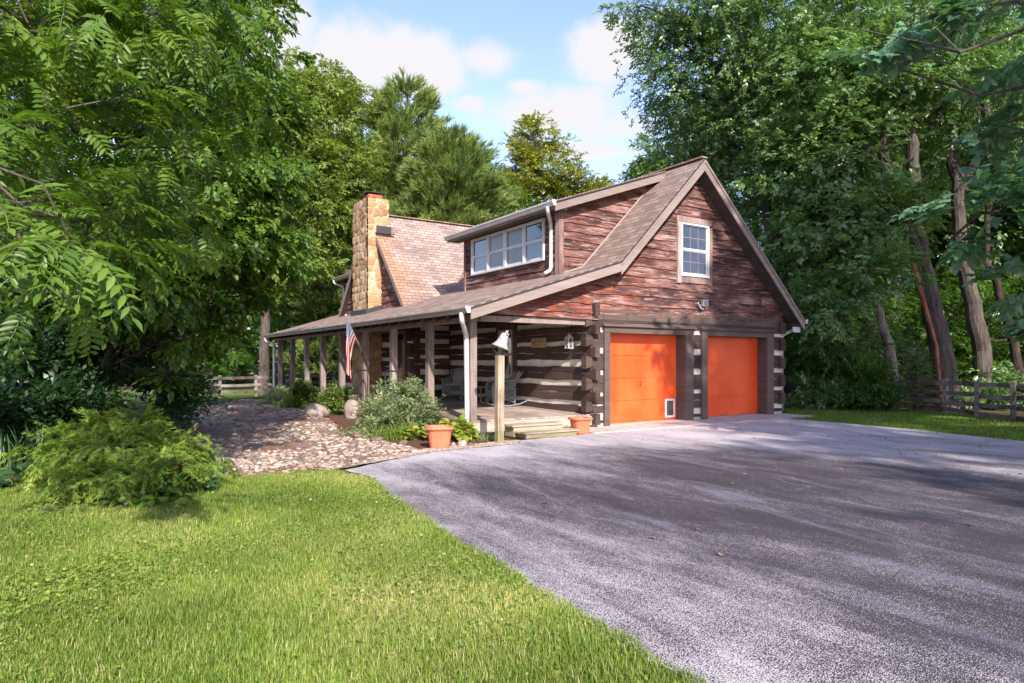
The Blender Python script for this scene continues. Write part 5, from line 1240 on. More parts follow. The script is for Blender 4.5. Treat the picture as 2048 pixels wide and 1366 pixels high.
fl_ = [ground_at(u, d)[:2] for u, d in ((-420, 20.0), (-260, 20.9), (-110, 21.8), (40, 22.7), (170, 23.7), (290, 24.8), (372, 26.0), (440, 27), (512, 28.2), (575, 29.4), (620, 30.4), (668, 31.4), (715, 32.5), (760, 33.5))]
fence([tuple(p) for p in fl_], 0.90, (0.80, 0.50, 0.22), 'weathered grey rail fence across the far end of the path', 6)
# ================================================================ TREES AND PLANTS
def bark(name, dk, lt, moss=0.0):
    m = Mat(name, 0.9, 0.15); c = m.coord((1, 1, 0.22)); n = m.noise(c, 9, 6, 0.7, 0.6); b = m.noise(m.coord(), 1.2, 4)
    col = m.ramp(m.math('ADD', m.math('MULTIPLY', n, .7), m.math('MULTIPLY', b, .35)), [(0.36, dk), (0.66, lt)])
    if moss: col = m.mix(m.rng(b, 0.5, 0.7, 0, moss), col, (0.07, 0.085, 0.03))
    m.color(col); m.bump(n, 1.0, 0.06); return m.m
MATS['bark'] = bark('grey_brown_bark', (0.030, 0.023, 0.021), (0.165, 0.128, 0.115), 0.5)
MATS['bark_pale'] = bark('pale_mottled_bark', (0.09, 0.07, 0.06), (0.42, 0.36, 0.31), 0.6)
MATS['bark_red'] = bark('split_red_wood', (0.16, 0.05, 0.03), (0.50, 0.22, 0.13))
MATS['bark_dark'] = bark('dark_bark', (0.02, 0.014, 0.012), (0.09, 0.06, 0.05))
LM = {}
LM['walnut'] = leafmat('walnut_leaves', [(0.018, 0.045, 0.008), (0.055, 0.125, 0.015), (0.11, 0.205, 0.024), (0.19, 0.29, 0.04), (0.33, 0.41, 0.08)], 0.38, 0.42, 0.45)
LM['oak'] = leafmat('oak_leaves', [(0.048, 0.105, 0.034), (0.095, 0.19, 0.058), (0.16, 0.28, 0.09), (0.25, 0.385, 0.13), (0.36, 0.47, 0.15)], 0.36, 0.38, 0.9)
LM['maple'] = leafmat('maple_leaves', [(0.05, 0.14, 0.06), (0.08, 0.21, 0.10), (0.13, 0.28, 0.15), (0.19, 0.35, 0.20), (0.25, 0.40, 0.20)], 0.35, 0.35, 0.6)
LM['mid'] = leafmat('midground_leaves', [(0.065, 0.115, 0.02), (0.12, 0.19, 0.03), (0.19, 0.27, 0.045), (0.28, 0.34, 0.065), (0.38, 0.41, 0.10)], 0.35, 0.5, 0.4)
LM['yellow'] = leafmat('yellow_green_leaves', [(0.10, 0.13, 0.015), (0.19, 0.22, 0.022), (0.27, 0.29, 0.03), (0.36, 0.35, 0.045), (0.44, 0.40, 0.08)], 0.35, 0.5, 0.4)
LM['pine'] = leafmat('pine_needles', [(0.07, 0.12, 0.038), (0.14, 0.205, 0.055), (0.21, 0.29, 0.08), (0.30, 0.37, 0.105), (0.40, 0.45, 0.14)], 0.3, 0.5, 0.3)
LM['woods'] = leafmat('understory_leaves', [(0.02, 0.06, 0.012), (0.04, 0.11, 0.018), (0.08, 0.175, 0.026), (0.15, 0.27, 0.038), (0.28, 0.40, 0.06)], 0.45, 0.5, 0.35)
LM['laceleaf'] = leafmat('laceleaf', [(0.07, 0.12, 0.02), (0.14, 0.235, 0.035), (0.22, 0.33, 0.05), (0.33, 0.43, 0.075), (0.45, 0.47, 0.13)], 0.4, 0.5, 0.3)
LM['box'] = leafmat('boxwood_leaves', [(0.05, 0.09, 0.018), (0.09, 0.15, 0.025), (0.14, 0.20, 0.035), (0.20, 0.25, 0.05), (0.28, 0.28, 0.08)], 0.25, 0.4, 0.5)
LM['silver'] = leafmat('silvery_leaves', [(0.12, 0.16, 0.08), (0.18, 0.23, 0.12), (0.24, 0.30, 0.14), (0.32, 0.38, 0.18), (0.42, 0.46, 0.24)], 0.3, 0.5, 0.3)
LM['hosta'] = leafmat('hosta_leaves', [(0.10, 0.20, 0.025), (0.20, 0.30, 0.035), (0.34, 0.42, 0.06), (0.46, 0.46, 0.09), (0.50, 0.34, 0.10)], 0.35, 0.4, 0.45)
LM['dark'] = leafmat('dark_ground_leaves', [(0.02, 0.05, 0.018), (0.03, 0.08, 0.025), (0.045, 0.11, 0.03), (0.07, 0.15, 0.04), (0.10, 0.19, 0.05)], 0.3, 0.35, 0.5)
LM['dead'] = leafmat('half_dead_needles', [(0.10, 0.075, 0.045), (0.17, 0.125, 0.075), (0.23, 0.17, 0.10), (0.12, 0.15, 0.07), (0.08, 0.14, 0.06)], 0.1, 0.7, 0.2)

# ---- twig templates: (verts, [faces], rnd per face)
def unit(v): v = np.array(v, float); return v / (np.linalg.norm(v) + 1e-9)
def leaf_at(T, base, xdir, zdir, L, W, shape, r):
    V, Fs, A = T; x = unit(xdir); z = np.array(zdir, float); z = unit(z - x * (x @ z)); y = np.cross(z, x); b = sum(len(v) for v in V)
    sv, sf = shape; P = np.array(base) + sv[:, :1] * L * x + sv[:, 1:2] * W * y + sv[:, 2:3] * L * z
    V.append(P)
    for f in sf: Fs.append(tuple(b + i for i in f)); A.append(r)
KITE = (np.array([[0, 0, 0], [.42, .5, .06], [1, 0, -.05], [.42, -.5, .06]]), [(0, 3, 2, 1)])
LEAF6 = (np.array([[0, 0, 0], [.22, .40, .05], [.55, .46, .05], [1, 0, -.10], [.55, -.46, .05], [.22, -.40, .05], [.5, 0, -.02]]), [(0, 6, 2, 1), (6, 3, 2), (0, 5, 4, 6), (6, 4, 3)])
_st = []
for k in range(10):
    a = (k - 5) * 0.58 + 0.29; 
MAPLE = (np.array([[0, 0, 0], [.10, .30, .02], [.02, .62, -.04], [.30, .50, .03], [.48, .78, -.06], [.52, .36, .02], [.66, .42, 0], [1.0, 0, -.08], [.66, -.42, 0], [.52, -.36, .02], [.48, -.78, -.06], [.30, -.50, .03], [.02, -.62, -.04], [.10, -.30, .02], [.36, 0, 0]]),
         [(14, i, i + 1) for i in range(0, 13)][::-1] + [(14, 13, 0)])
MAPLE = (MAPLE[0], [tuple(f[::-1]) for f in MAPLE[1]])
NEED = (np.array([[0, -.5, 0], [0, .5, 0], [1, 0, 0]]), [(0, 1, 2)])
LOBE = (np.array([[0, 0, 0], [.2, .18, .03], [.28, .55, 0], [.42, .2, .03], [.58, .6, -.02], [.68, .22, .02], [.82, .42, -.03], [1, 0, -.07], [.82, -.42, -.03], [.68, -.22, .02], [.58, -.6, -.02], [.42, -.2, .03], [.28, -.55, 0], [.2, -.18, .03]]),
        [(0, 13, 1), (13, 11, 3, 1), (13, 12, 11), (1, 3, 2), (11, 9, 5, 3), (11, 10, 9), (3, 5, 4), (9, 7, 5), (9, 8, 7), (5, 7, 6)])
def pack(T, stem=None):
    V, Fs, A = T; V = np.concatenate(V); g = {}
    for f, a in zip(Fs, A): g.setdefault(len(f), [[], []]); g[len(f)][0].append(f); g[len(f)][1].append(a)
    return V, [np.array(g[k][0]) for k in g], np.concatenate([g[k][1] for k in g])
def spray(seed, n=12, L=0.12, W=0.55, shape=KITE, length=0.38, flat=0.5, droop=0.15):
    rs = np.random.default_rng(seed); T = ([], [], [])
    for i in range(n):
        t = (i + 0.6) / n; side = 1 if i % 2 else -1; base = np.array([t * length, rs.normal(0, .02), -droop * t * t * length + rs.normal(0, .02)])
        d = [0.55 + .5 * t + rs.normal(0, .15), side * (1.0 - .6 * t) + rs.normal(0, .25), rs.normal(-droop, flat * .5)]
        z = [rs.normal(0, flat * .7), rs.normal(0, flat * .7), 1]
        l = L * rs.uniform(.7, 1.2); leaf_at(T, base, d, z, l, l * W, shape, rs.random())
    return pack(T)
def frond(seed, pairs=7, L=0.10, W=0.38, length=0.42, shape=LEAF6, droop=0.35):
    rs = np.random.default_rng(seed); T = ([], [], []); 
    def ax(t): return np.array([t * length * (1 - .10 * t), 0.03 * math.sin(3 * t), -droop * t * t * length])
    for i in range(pairs):
        t = 0.18 + .80 * i / pairs; b = ax(t)
        for s in (-1, 1):
            l = L * (0.75 + .5 * math.sin(3.0 * (i + 1) / (pairs + 1))) * rs.uniform(.9, 1.1)
            leaf_at(T, b, [0.42 + rs.normal(0, .08), s, -0.22 + rs.normal(0, .12) - droop * t * .5], [0.1, -s * .25 + rs.normal(0, .12), 1], l, l * W, shape, rs.random() * .6 + .2)
    leaf_at(T, ax(.97), [1, 0, -droop], [0, 0, 1], L, L * W, shape, rs.random())
    # rachis
    b = sum(len(v) for v in T[0]); pts = [ax(t) for t in (0, .35, .7, 1)]; w = 0.0022
    T[0].append(np.array([p + q for p in pts for q in ([0, w, 0], [0, -w, 0])]))
    for k in range(3): T[1].append((b + 2*k, b + 2*k + 2, b + 2*k + 3, b + 2*k + 1)); T[2].append(1.0)
    return pack(T)
def tuft(seed, n=26, L=0.22, W=0.02, spread=0.7, length=0.25):
    rs = np.random.default_rng(seed); T = ([], [], [])
    for i in range(n):
        t = rs.random() ** .7; a = rs.random() * 6.283
        leaf_at(T, [t * length, 0, 0], [1, spread * math.cos(a), spread * math.sin(a) + .25], [0, -math.sin(a), math.cos(a)], L * rs.uniform(.6, 1.1), W, NEED, rs.random())
    return pack(T)
def lace(seed):
    rs = np.random.default_rng(seed); T = ([], [], [])
    for i in range(7):
        b = np.array([i * .035, rs.normal(0, .01), -i * i * .0022]); az_ = rs.normal(0, .6)
        for k in range(7):
            a = (k - 3) * 0.40 + az_; leaf_at(T, b, [math.cos(a), math.sin(a), -.45 + rs.normal(0, .15)], [0, rs.normal(0, .4), 1], .078 * (1 - .10 * abs(k - 3)) * rs.uniform(.8, 1.2), .011, KITE, rs.random())
    return pack(T)
TW = {
 'oak': [spray(10 + i, 13, .13, .50, KITE, .36, .75, .1) for i in range(5)],
 'oaknear': [spray(15 + i, 9, .15, .62, LOBE, .32, .5, .15) for i in range(4)],
 'mid': [spray(20 + i, 14, .14, .55, KITE, .40, .7, .12) for i in range(4)],
 'far': [spray(25 + i, 12, .24, .60, KITE, .60, .7, .1) for i in range(4)],
 'broad': [spray(30 + i, 9, .13, .62, LEAF6, .36, .45, .3) for i in range(4)],
 'walnut': [frond(35 + i, 7, .105, .36, .44, LEAF6, .30 + .12 * i) for i in range(4)],
 'frondfar': [frond(40 + i, 6, .12, .36, .42, KITE, .30 + .12 * i) for i in range(4)],
 'maple': [spray(45 + i, 6, .155, .62, MAPLE, .26, .35, .25) for i in range(4)],
 'layer': [spray(50 + i, 12, .17, .62, KITE, .6, .25, .1) for i in range(4)],
 'pine': [tuft(55 + i, 24, .26, .030, .55, .34) for i in range(3)],
 'spruce': [tuft(60 + i, 18, .05, .008, .8, .16) for i in range(3)],
 'lace': [lace(65 + i) for i in range(5)],
 'tiny': [spray(70 + i, 12, .045, .5, KITE, .13, .7, 0) for i in range(4)],
 'strap': None,
}
TWF = {}
def lump(d, seed, k=2.4, a=0.22):
    q = np.random.default_rng(seed).normal(0, k, (5, 3)); ph = np.random.default_rng(seed + 1).random(5) * 6.28
    return 1 + a * np.sum(np.sin(d @ q.T + ph), 1) / 1.6
def crown_mesh(name, blobs, n, kind, size, mat, seed, parent, droop=0.15, flat=1.0, shell=0.45, up=0.5, bigclump=True, rmean=0.5, off=(0, 0, 0)):
    """blobs: (centre, (rx,ry,rz)[, weight]); twigs gather in clumps near the blob surface"""
    rs = np.random.default_rng(seed); w = np.array([b[1][0] * b[1][1] + b[1][0] * b[1][2] + b[1][1] * b[1][2] for b in blobs]) * np.array([b[2] if len(b) > 2 else 1 for b in blobs]); w = w / w.sum()
    parts = []; ends = []
    for bi, b in enumerate(blobs):
        c, r = np.array(b[0], float), np.array(b[1], float); nb = max(3, int(n * w[bi]))
        # clumps
        nc = max(4, nb // 11); dc = rs.normal(size=(nc, 3)); dc /= np.linalg.norm(dc, axis=1, keepdims=True); rad = (shell + (1 - shell) * rs.random(nc) ** 0.7) * lump(dc, seed * 7 + bi)
        pc = dc * rad[:, None]; which = rs.integers(0, nc, nb); cr = 0.30 + .22 * rs.random(nc)
        jit = rs.normal(0, .5, (nb, 3)) * np.array([1, 1, .55 * flat]); p = pc[which] + jit * cr[which][:, None] * min(1.0, 1.0)
        out = p / (np.linalg.norm(p, axis=1, keepdims=True) + 1e-6); P = c + p * r
        o2 = out / r * r.mean(); X = o2 * np.array([1, 1, .55]) + rs.normal(0, .55, (nb, 3)) * np.array([1, 1, .6]) + np.array([0, 0, -droop]); Z = np.array([0, 0, up + .5]) + o2 * .55 + rs.normal(0, .30, (nb, 3))
        Rm = frames(X, Z); s = size * rs.uniform(.75, 1.25, nb); cv = rs.normal(0, .16, nc)[which]
        rn = np.clip(rmean + cv + rs.normal(0, .10, nb) + .10 * out[:, 2], 0, 1)
        T = TW[kind]; tv_ = rs.integers(0, len(T), nb)
        for k in range(len(T)):
            sel = tv_ == k
            if sel.any(): parts.append(scatter(T[k][0], T[k][1], P[sel], Rm[sel], s[sel], T[k][2], rn[sel], 0.35))
        ends.append((c, r, c + pc * r * 0.92))
    V, F, A = merge(parts)
    return np_mesh(name, V, F, mat, parent, fattr={'rnd': np.clip(A, 0, 1)}, off=off), ends
def limb_path(a, b, rs, sag=0.0, n=6, wig=0.05):
    a, b = np.array(a, float), np.array(b, float); L_ = np.linalg.norm(b - a); out = []
    for i in range(n + 1):
        t = i / n; p = a + (b - a) * t; p = p + rs.normal(0, wig * L_ / n, 3) * (0 < i < n); p[2] += -sag * L_ * math.sin(math.pi * t); out.append(p)
    return out
def tree(name, label, cat, trunk, r0, blobs, n, kind, size, mat, bmat='bark', seed=1, group=None, limbs=5, subs=5, r1=None, extra=(), crown_name='crown', **k):
    rs = np.random.default_rng(seed + 999); base = np.array(trunk[0], float); e = empty(name, base, label, cat, group)
    m = MB(); tr = [np.array(p, float) for p in trunk]
    # resample and roughen the trunk
    pts = []; 
    for a, b in zip(tr[:-1], tr[1:]):
        for q in range(4): pts.append(a + (b - a) * q / 4)
    pts.append(tr[-1]); N_ = len(pts); pts = [p + rs.normal(0, r0 * .10, 3) * (0 < i < N_ - 1) for i, p in enumerate(pts)]
    rr = [max(.02, r0 * (1 - (1 - (r1 or .35)) * (i / (N_ - 1)))) for i in range(N_)]; rr[0] = r0 * 1.35; rr[1] = r0 * 1.08
    m.tube(pts, rr, 12)
    for ex in extra: m.tube(ex[0], ex[1], 9)
    cr_, ends = crown_mesh(crown_name, blobs, n, kind, size, mat, seed, e, off=base, **k)
    for (c, r, tips) in ends:
        hz = c[2] - 0.55 * r[2]; cand = [i for i in range(N_ // 3, N_)]; d_ = [abs(pts[i][2] - min(hz - .3 * np.linalg.norm((c - pts[i])[:2]), pts[-1][2])) for i in cand]; i0 = cand[int(np.argmin(d_))]
        path = limb_path(pts[i0], c, rs, -.05, 6, .35); ra = rr[i0] * .55; rb = max(.015, ra * .35)
        m.tube(path, list(np.linspace(ra, rb, len(path))), 7)
        if len(tips):
            for j in rs.choice(len(tips), min(subs, len(tips)), replace=False):
                s_ = path[int(rs.integers(2, len(path)))]; pp = limb_path(s_, tips[j], rs, .03, 5, .5); m.tube(pp, list(np.linspace(rb * .8, max(.006, rb * .15), len(pp))), 5, cap=False)
    m.build('trunk', MATS[bmat], e); return e
def A_(u, v, d): return at(u, v, d)
def Bl(u, v, d, r, rz=None, w=1.0): return (at(u, v, d), (r, r, rz or r), w)

# ---------------- woods on the right -------------------------------------
def gp(u, d, z=0.0): p = ground_at(u, d); p[2] = z; return p
GW = 'trees of the woods right of the house'
tree('oak_tree', 'large oak behind the garage roof with foliage reaching left over the sky', 'tree', [gp(1560, 24), A_(1555, 560, 24), A_(1530, 360, 24), A_(1500, 180, 24), A_(1480, 20, 24)], .30,
     [Bl(1440, 130, 24, 2.9, 2.4), Bl(1350, 90, 23, 1.25, 1.0), Bl(1280, 10, 22, 0.85, .6), Bl(1400, 240, 25, 1.5, 1.3), Bl(1500, 280, 25, 2.6), Bl(1560, 60, 23, 2.6), Bl(1330, 60, 23, 0.9, .7), Bl(1420, -60, 22, 2.2), Bl(1410, 330, 27, 1.3, 1.1), Bl(1550, 420, 26, 2.3), Bl(1335, 190, 25, .6, .55)],
     7800, 'oak', 1.0, LM['oak'], seed=101, group=GW, subs=8)
tree('oak_tree', 'shorter oak just behind the right roof slope, its crown low beside the gable peak', 'tree', [gp(1330, 34), A_(1335, 500, 34), A_(1330, 400, 34), A_(1325, 330, 34)], .20,
     [Bl(1300, 310, 33, .8, .9), Bl(1350, 350, 33, 1.5, 1.6), Bl(1400, 280, 33, 1.6, 1.6), Bl(1285, 360, 33, .8, .6)],
     1500, 'mid', 1.2, LM['oak'], seed=103, group=GW)
tree('oak_tree', 'oak with silvery green foliage hanging in front of the trunks right of the gable', 'tree', [gp(1700, 22), A_(1690, 640, 22), A_(1660, 500, 22), A_(1640, 330, 22), A_(1630, 200, 22)], .22,
     [Bl(1690, 300, 21, 2.0, 1.6), Bl(1650, 440, 20.5, 1.6, 1.2), Bl(1720, 540, 19.5, 1.35, 1.0), Bl(1650, 600, 19.5, 1.0, .9), Bl(1760, 430, 20.5, 1.3, 1.1), Bl(1590, 330, 22, 1.6, 1.4), Bl(1600, 500, 22, 1.2, 1.1), Bl(1700, 150, 21, 2.3, 1.8)],
     5200, 'oaknear', .95, LM['oak'], seed=105, group=GW, subs=8, rmean=.6)
tree('oak_tree', 'thick furrowed oak trunk leaning left with a fork, rising from behind the rail fence', 'tree', [gp(1900, 21), A_(1885, 700, 21), A_(1862, 600, 21), A_(1840, 510, 21), A_(1832, 400, 21), A_(1815, 250, 21), A_(1800, 90, 21)], .36,
     [Bl(1820, 130, 21, 2.4, 1.8), Bl(1900, -20, 21, 2.6, 2), Bl(1700, -20, 21, 2.5, 1.8), Bl(1760, 260, 22.5, 1.8, 1.3), Bl(1950, 200, 22, 2.0, 1.6)],
     3200, 'oak', 1.05, LM['oak'], seed=107, group=GW, subs=9, extra=[([A_(1838, 520, 21), A_(1815, 460, 20.8), A_(1780, 400, 20.6), A_(1768, 300, 20.5), A_(1775, 180, 20.5)], [.24, .20, .17, .13, .08]), ([A_(1800, 340, 20.6), A_(1750, 300, 20.2), A_(1690, 310, 20)], [.08, .06, .03])])
tree('oak_tree', 'tall dark oak trunk second from the right behind the rail fence', 'tree', [gp(1975, 22.5), A_(1962, 700, 22.5), A_(1940, 580, 22.5), A_(1922, 480, 22.5), A_(1905, 330, 22.5), A_(1890, 150, 22.5), A_(1870, 0, 22.5)], .31,
     [Bl(1900, 260, 24, 2.2, 1.6), Bl(2010, 60, 23, 2.6, 2.1), Bl(2080, 280, 23, 2.2, 1.6), Bl(1860, -80, 23, 2.6)],
     2600, 'oak', 1.05, LM['oak'], seed=109, group=GW, subs=8, extra=[([A_(1925, 380, 22.5), A_(1975, 250, 22.0), A_(1960, 120, 22), A_(1900, -10, 22)], [.15, .13, .11, .08])])
tree('oak_tree', 'thin crooked dark trunk at the far right with a bare side branch', 'tree', [gp(2050, 23), A_(2028, 690, 23), A_(2008, 620, 23), A_(1990, 560, 23), A_(1972, 520, 23), A_(1978, 380, 23), A_(2000, 200, 23)], .17,
     [Bl(2000, 330, 25, 1.8, 1.3), Bl(2060, 150, 24, 2.0)], 1000, 'oak', 1.0, LM['oak'], 'bark_dark', seed=111, group=GW, extra=[([A_(2012, 680, 23), A_(1990, 682, 22.7), A_(1965, 678, 22.5)], [.05, .035, .015])])
tree('birch_tree', 'pale mottled leaning trunk between the silvery oak and the forked oak', 'tree', [gp(1795, 20.5), A_(1780, 700, 20.5), A_(1765, 650, 20.5), A_(1750, 600, 20.5), A_(1742, 560, 20.5), A_(1730, 420, 20.5)], .17,
     [Bl(1730, 470, 21.5, 1.3, .9), Bl(1700, 400, 21.5, 1.2, .9)], 700, 'oak', .95, LM['oak'], 'bark_pale', seed=113, group=GW)
# broken snag
e = empty('broken_snag', gp(1872, 20.2), 'orange brown broken split trunk leaning against the forked oak', 'dead tree')
m = MB(); m.tube([gp(1885, 20.2), A_(1872, 690, 20.2), A_(1852, 620, 20.2), A_(1838, 570, 20.2), A_(1822, 520, 20.2), A_(1812, 498, 20.2)], [.05, .05, .06, .09, .09, .015], 9); m.build('trunk', MATS['bark_red'], e)
m = MB(); m.tube([A_(1820, 520, 20.1), A_(1808, 496, 20.1), A_(1803, 488, 20.1)], [.04, .02, .004], 5); m.tube([A_(1826, 528, 20.1), A_(1820, 505, 20.1)], [.04, .006], 5); m.build('splinter', MATS['bark_red'], e)

# near maple whose branch tips hang in at the right edge; it also shades the right half of the garage
tree('maple_tree', 'near maple with large lobed leaves reaching in from the right edge', 'tree', [(0.9, -13.5, 0), (1.0, -13.3, 2.5), (1.3, -12.8, 5), (1.2, -12.4, 8), (0.8, -12.0, 11)], .12,
     [Bl(1985, 420, 9.5, .75, .42), Bl(1800, 75, 10, .5, .26), Bl(1730, 115, 10.2, .3, .18), Bl(2050, 560, 9.8, .42, .24), Bl(2085, 330, 9.5, .7, .4), Bl(2120, 640, 9.5, .6, .4), Bl(1980, 10, 9, .5, .3), Bl(2110, 60, 9, .7, .5), Bl(2120, 180, 9.0, .7, .5), Bl(1900, 480, 10, .32, .18), Bl(1960, 270, 9.6, .4, .2)], 620, 'maple', .95, LM['maple'], seed=121, subs=3, rmean=.62, up=.8)
tree('maple_tree', 'maple just outside the frame right of the driveway that shades the garage', 'tree', [(7.4, -13.5, 0), (7.3, -13.3, 3), (7.2, -13.2, 6), (7.0, -13, 9.5)], .32,
     [((2.6, -12.2, 9.8), (2.0, 2.2, 1.2)), ((4.8, -12.6, 9.6), (2.6, 2.2, 1.6)), ((4.2, -13.4, 12.2), (2.8, 2.4, 1.7)), ((5.0, -14, 14.5), (3, 3, 1.8)), ((7.0, -13, 11.5), (3.0, 3, 2.2)), ((7.8, -10.5, 8.5), (2.2, 2.2, 1.5)), ((2.0, -12.6, 12.4), (1.3, 1.6, 1.0)), ((4.6, -9.6, 7.2), (2.0, 1.6, .9))], 6500, 'far', 1.1, LM['oak'], seed=123, subs=4)
tree('maple_tree', 'maple standing behind the camera beside the driveway', 'tree', [(-1.5, -26, 0), (-1.4, -26, 4), (-1.2, -25.5, 8), (-1, -25, 12)], .32,
     [((-3.5, -25, 11), (3, 3, 2)), ((1.5, -25, 12), (3.4, 3, 2)), ((-1, -24, 15), (3.5, 3, 2)), ((3.6, -23, 10), (2.6, 2.6, 1.6)), ((7, -24, 11), (3, 3, 2))], 1500, 'far', 1.3, LM['oak'], seed=125, subs=3)

# understory along the right fence
GU = 'understory shrubs along the right rail fence'
US = [(1610, 690, 21.5, 1.0, .9, 'dark leafy shrub nearest the garage corner behind the fence'), (1685, 690, 21, 1.1, .9, 'layered green shrub bulging over the fence beside the garage'), (1640, 790, 20.6, .8, .45, 'low trailing shrub at the fence foot beside the garage'),
      (1735, 770, 20.0, .75, .55, 'drooping shrub left of the half dead spruce'), (1790, 690, 22.5, .9, .8, 'dark shrub around the pale mottled trunk'), (1960, 790, 21, .7, .4, 'small dark bush poking through the rails between the fence posts'),
      (1850, 760, 22.5, 1.2, .6, 'low dark thicket behind the half dead spruce'), (2040, 770, 22, 1.1, .6, 'low dark thicket behind the last fence posts'), (1590, 600, 23.5, 1.1, 1.3, 'tall dark shrub showing just under the eave of the gable')]
for i, (u, v, d, r, rz, lb) in enumerate(US):
    c = A_(u, v, d); g = gp(u, d); e = empty('understory_shrub', g, lb, 'shrub', GU); crown_mesh('foliage', [(c, (r, r, rz)), (c + (0, 0, -rz * .5), (r * .8, r * .8, rz * .5))], 430 if i < 4 else 300, 'oak', .95, LM['oak' if i % 3 else 'woods'], 200 + i, e, off=g, rmean=.45)
    m = MB()
    for k in range(4): m.tube([g + (k*.08-.12, .05*k-.1, 0), c + (math.sin(k*2)*r*.5, math.cos(k*2)*r*.5, 0)], [.025, .01], 5)
    m.build('stem', MATS['bark_dark'], e)
# half dead spruce sapling in front of the fence
g = gp(1835, 19.3); e = empty('spruce_sapling', g, 'half dead spruce sapling with flat brown branches in front of the rail fence', 'tree'); rs = np.random.default_rng(8); m = MB(); m.tube([g, g + (0, 0, 1.0), g + (0.03, 0, 2.0)], [.035, .025, .006], 7); PP = []; XX = []; RN = []
for k in range(58):
    z = 0.22 + 1.7 * (k / 58) ** .9; a = k * 2.4; L_ = (1.05 - .50 * z) * rs.uniform(.7, 1.1); d = np.array([math.cos(a), math.sin(a), -.06 + .10 * z]); m.tube([g + (0, 0, z), g + d * L_ + (0, 0, z)], [.010, .003], 4, cap=False)
    for q in range(int(13 * L_) + 3):
        t = rs.uniform(.2, 1); PP.append(g + d * L_ * t + (0, 0, z)); XX.append(d + rs.normal(0, .45, 3) * (1, 1, .15)); RN.append((.25 if z < 1.15 else .9) + rs.normal(0, .12))
m.build('trunk', MATS['bark'], e); PP, XX, RN = np.array(PP), np.array(XX), np.clip(np.array(RN), 0, 1); V, F, A = scatter(TW['spruce'][0][0], TW['spruce'][0][1], PP, frames(XX, np.tile([0, 0, 1.], (len(PP), 1))), np.full(len(PP), 1.25), TW['spruce'][0][2], RN, .2)
np_mesh('crown', V, F, LM['dead'], e, fattr={'rnd': A}, off=g)

# ---------------- background prototypes, copied ---------------------------
def proto(name, h, cr, kind, size, mat, n, seed, bmat='bark', trunk_h=.45, wood_r=.22):
    rs = np.random.default_rng(seed); blobs = []
    for k in range(9):
        a = rs.random() * 6.28; rr = cr * rs.uniform(.15, .6) * (1 if k < 7 else .2); z = h * rs.uniform(trunk_h, .86) if k < 8 else h * .92
        blobs.append(((rr * math.cos(a), rr * math.sin(a), z), (cr * rs.uniform(.42, .6),) * 2 + (cr * rs.uniform(.34, .5),)))
    return tree(name, 'tmp', 'tree', [(0, 0, 0), (.1, 0, h * .3), (.2, .1, h * .6), (.1, .2, h * .85)], wood_r, blobs, n, kind, size, mat, bmat, seed=seed, subs=4)
GB = 'distant trees of the surrounding woods'
P1 = proto('woodland_tree', 15, 4.6, 'far', 1.0, LM['mid'], 2100, 301)
P2 = proto('woodland_tree', 17, 4.8, 'far', 1.0, LM['oak'], 2300, 302)
P3 = proto('woodland_tree', 13, 4.2, 'far', 1.0, LM['mid'], 1900, 303, trunk_h=.30)
P4 = proto('sapling', 6.5, 2.6, 'layer', .85, LM['woods'], 900, 304, 'bark_dark', .18, .08)
P5 = proto('sapling', 5.0, 2.4, 'layer', .80, LM['woods'], 800, 305, 'bark_dark', .12, .06)
used = set()
def put(p, u, d, s, rz, label, group, lean=0):
    g = gp(u, d); o = p if id(p) not in used else copy_tree(p); used.add(id(p)); o.location = g; o.scale = (s, s, s); o.rotation_euler = (lean, 0, rz); tag(o, label, 'tree' if 'sapling' not in o.name else 'sapling', group)
    return o
rs = np.random.default_rng(40)
# far back row behind the house, from left to right; crown tops follow the photograph
row = [(330, 44, 1.0, 0), (420, 40, .95, 1), (480, 46, 1.15, 2), (560, 48, 1.1, 0), (640, 50, 1.05, 1), (720, 54, .80, 2), (800, 56, .80, 0), (885, 58, .85, 2), (955, 60, .78, 0), (1010, 66, .95, 2), (1150, 60, .80, 0), (1215, 62, .62, 2), (1300, 58, .66, 0)]
desc = ['bushy', 'tall', 'round', 'ragged', 'broad', 'slender', 'dense']
nlab = 0
ORD = 'first second third fourth fifth sixth seventh eighth ninth tenth eleventh twelfth thirteenth fourteenth fifteenth sixteenth seventeenth eighteenth'.split()
def far_label(u, kind):
    global nlab; nlab += 1
    w = ('left of the stone chimney' if u < 690 else 'behind the stone chimney' if u < 780 else 'behind the cross roof' if u < 940 else 'behind the dormer' if u < 1230 else 'behind the right roof slope' if u < 1600 else 'deep in the woods behind the right rail fence')
    return w
for i, (u, d, s, k) in enumerate(row):
    put([P1, P2, P3][k], u, d, s, rs.random() * 6.28, ORD[i] + ' woodland tree from the left in the back row behind the house', GB + ' behind the house')
for i in range(13):   # deeper rows behind the right fence
    u = 1610 + i * 62 + rs.uniform(-20, 20); d = 32 + (i % 3) * 5 + rs.uniform(-1, 1)
    put([P2, P1, P3][i % 3], u, d, rs.uniform(1.0, 1.25), rs.random() * 6.28, ORD[i] + ' tree from the left in the deep woods behind the right rail fence', GB + ' behind the right fence')
for i in range(16):   # understory in the right woods
    u = 1560 + i * 40 + rs.uniform(-12, 12); d = 26 + (i % 4) * 2.6 + rs.uniform(-.6, .6)
    put([P4, P5][i % 2], u, d, rs.uniform(.75, 1.0), rs.random() * 6.28, ORD[i] + ' leafy sapling from the garage corner in the understory behind the right fence', 'saplings behind the right rail fence')
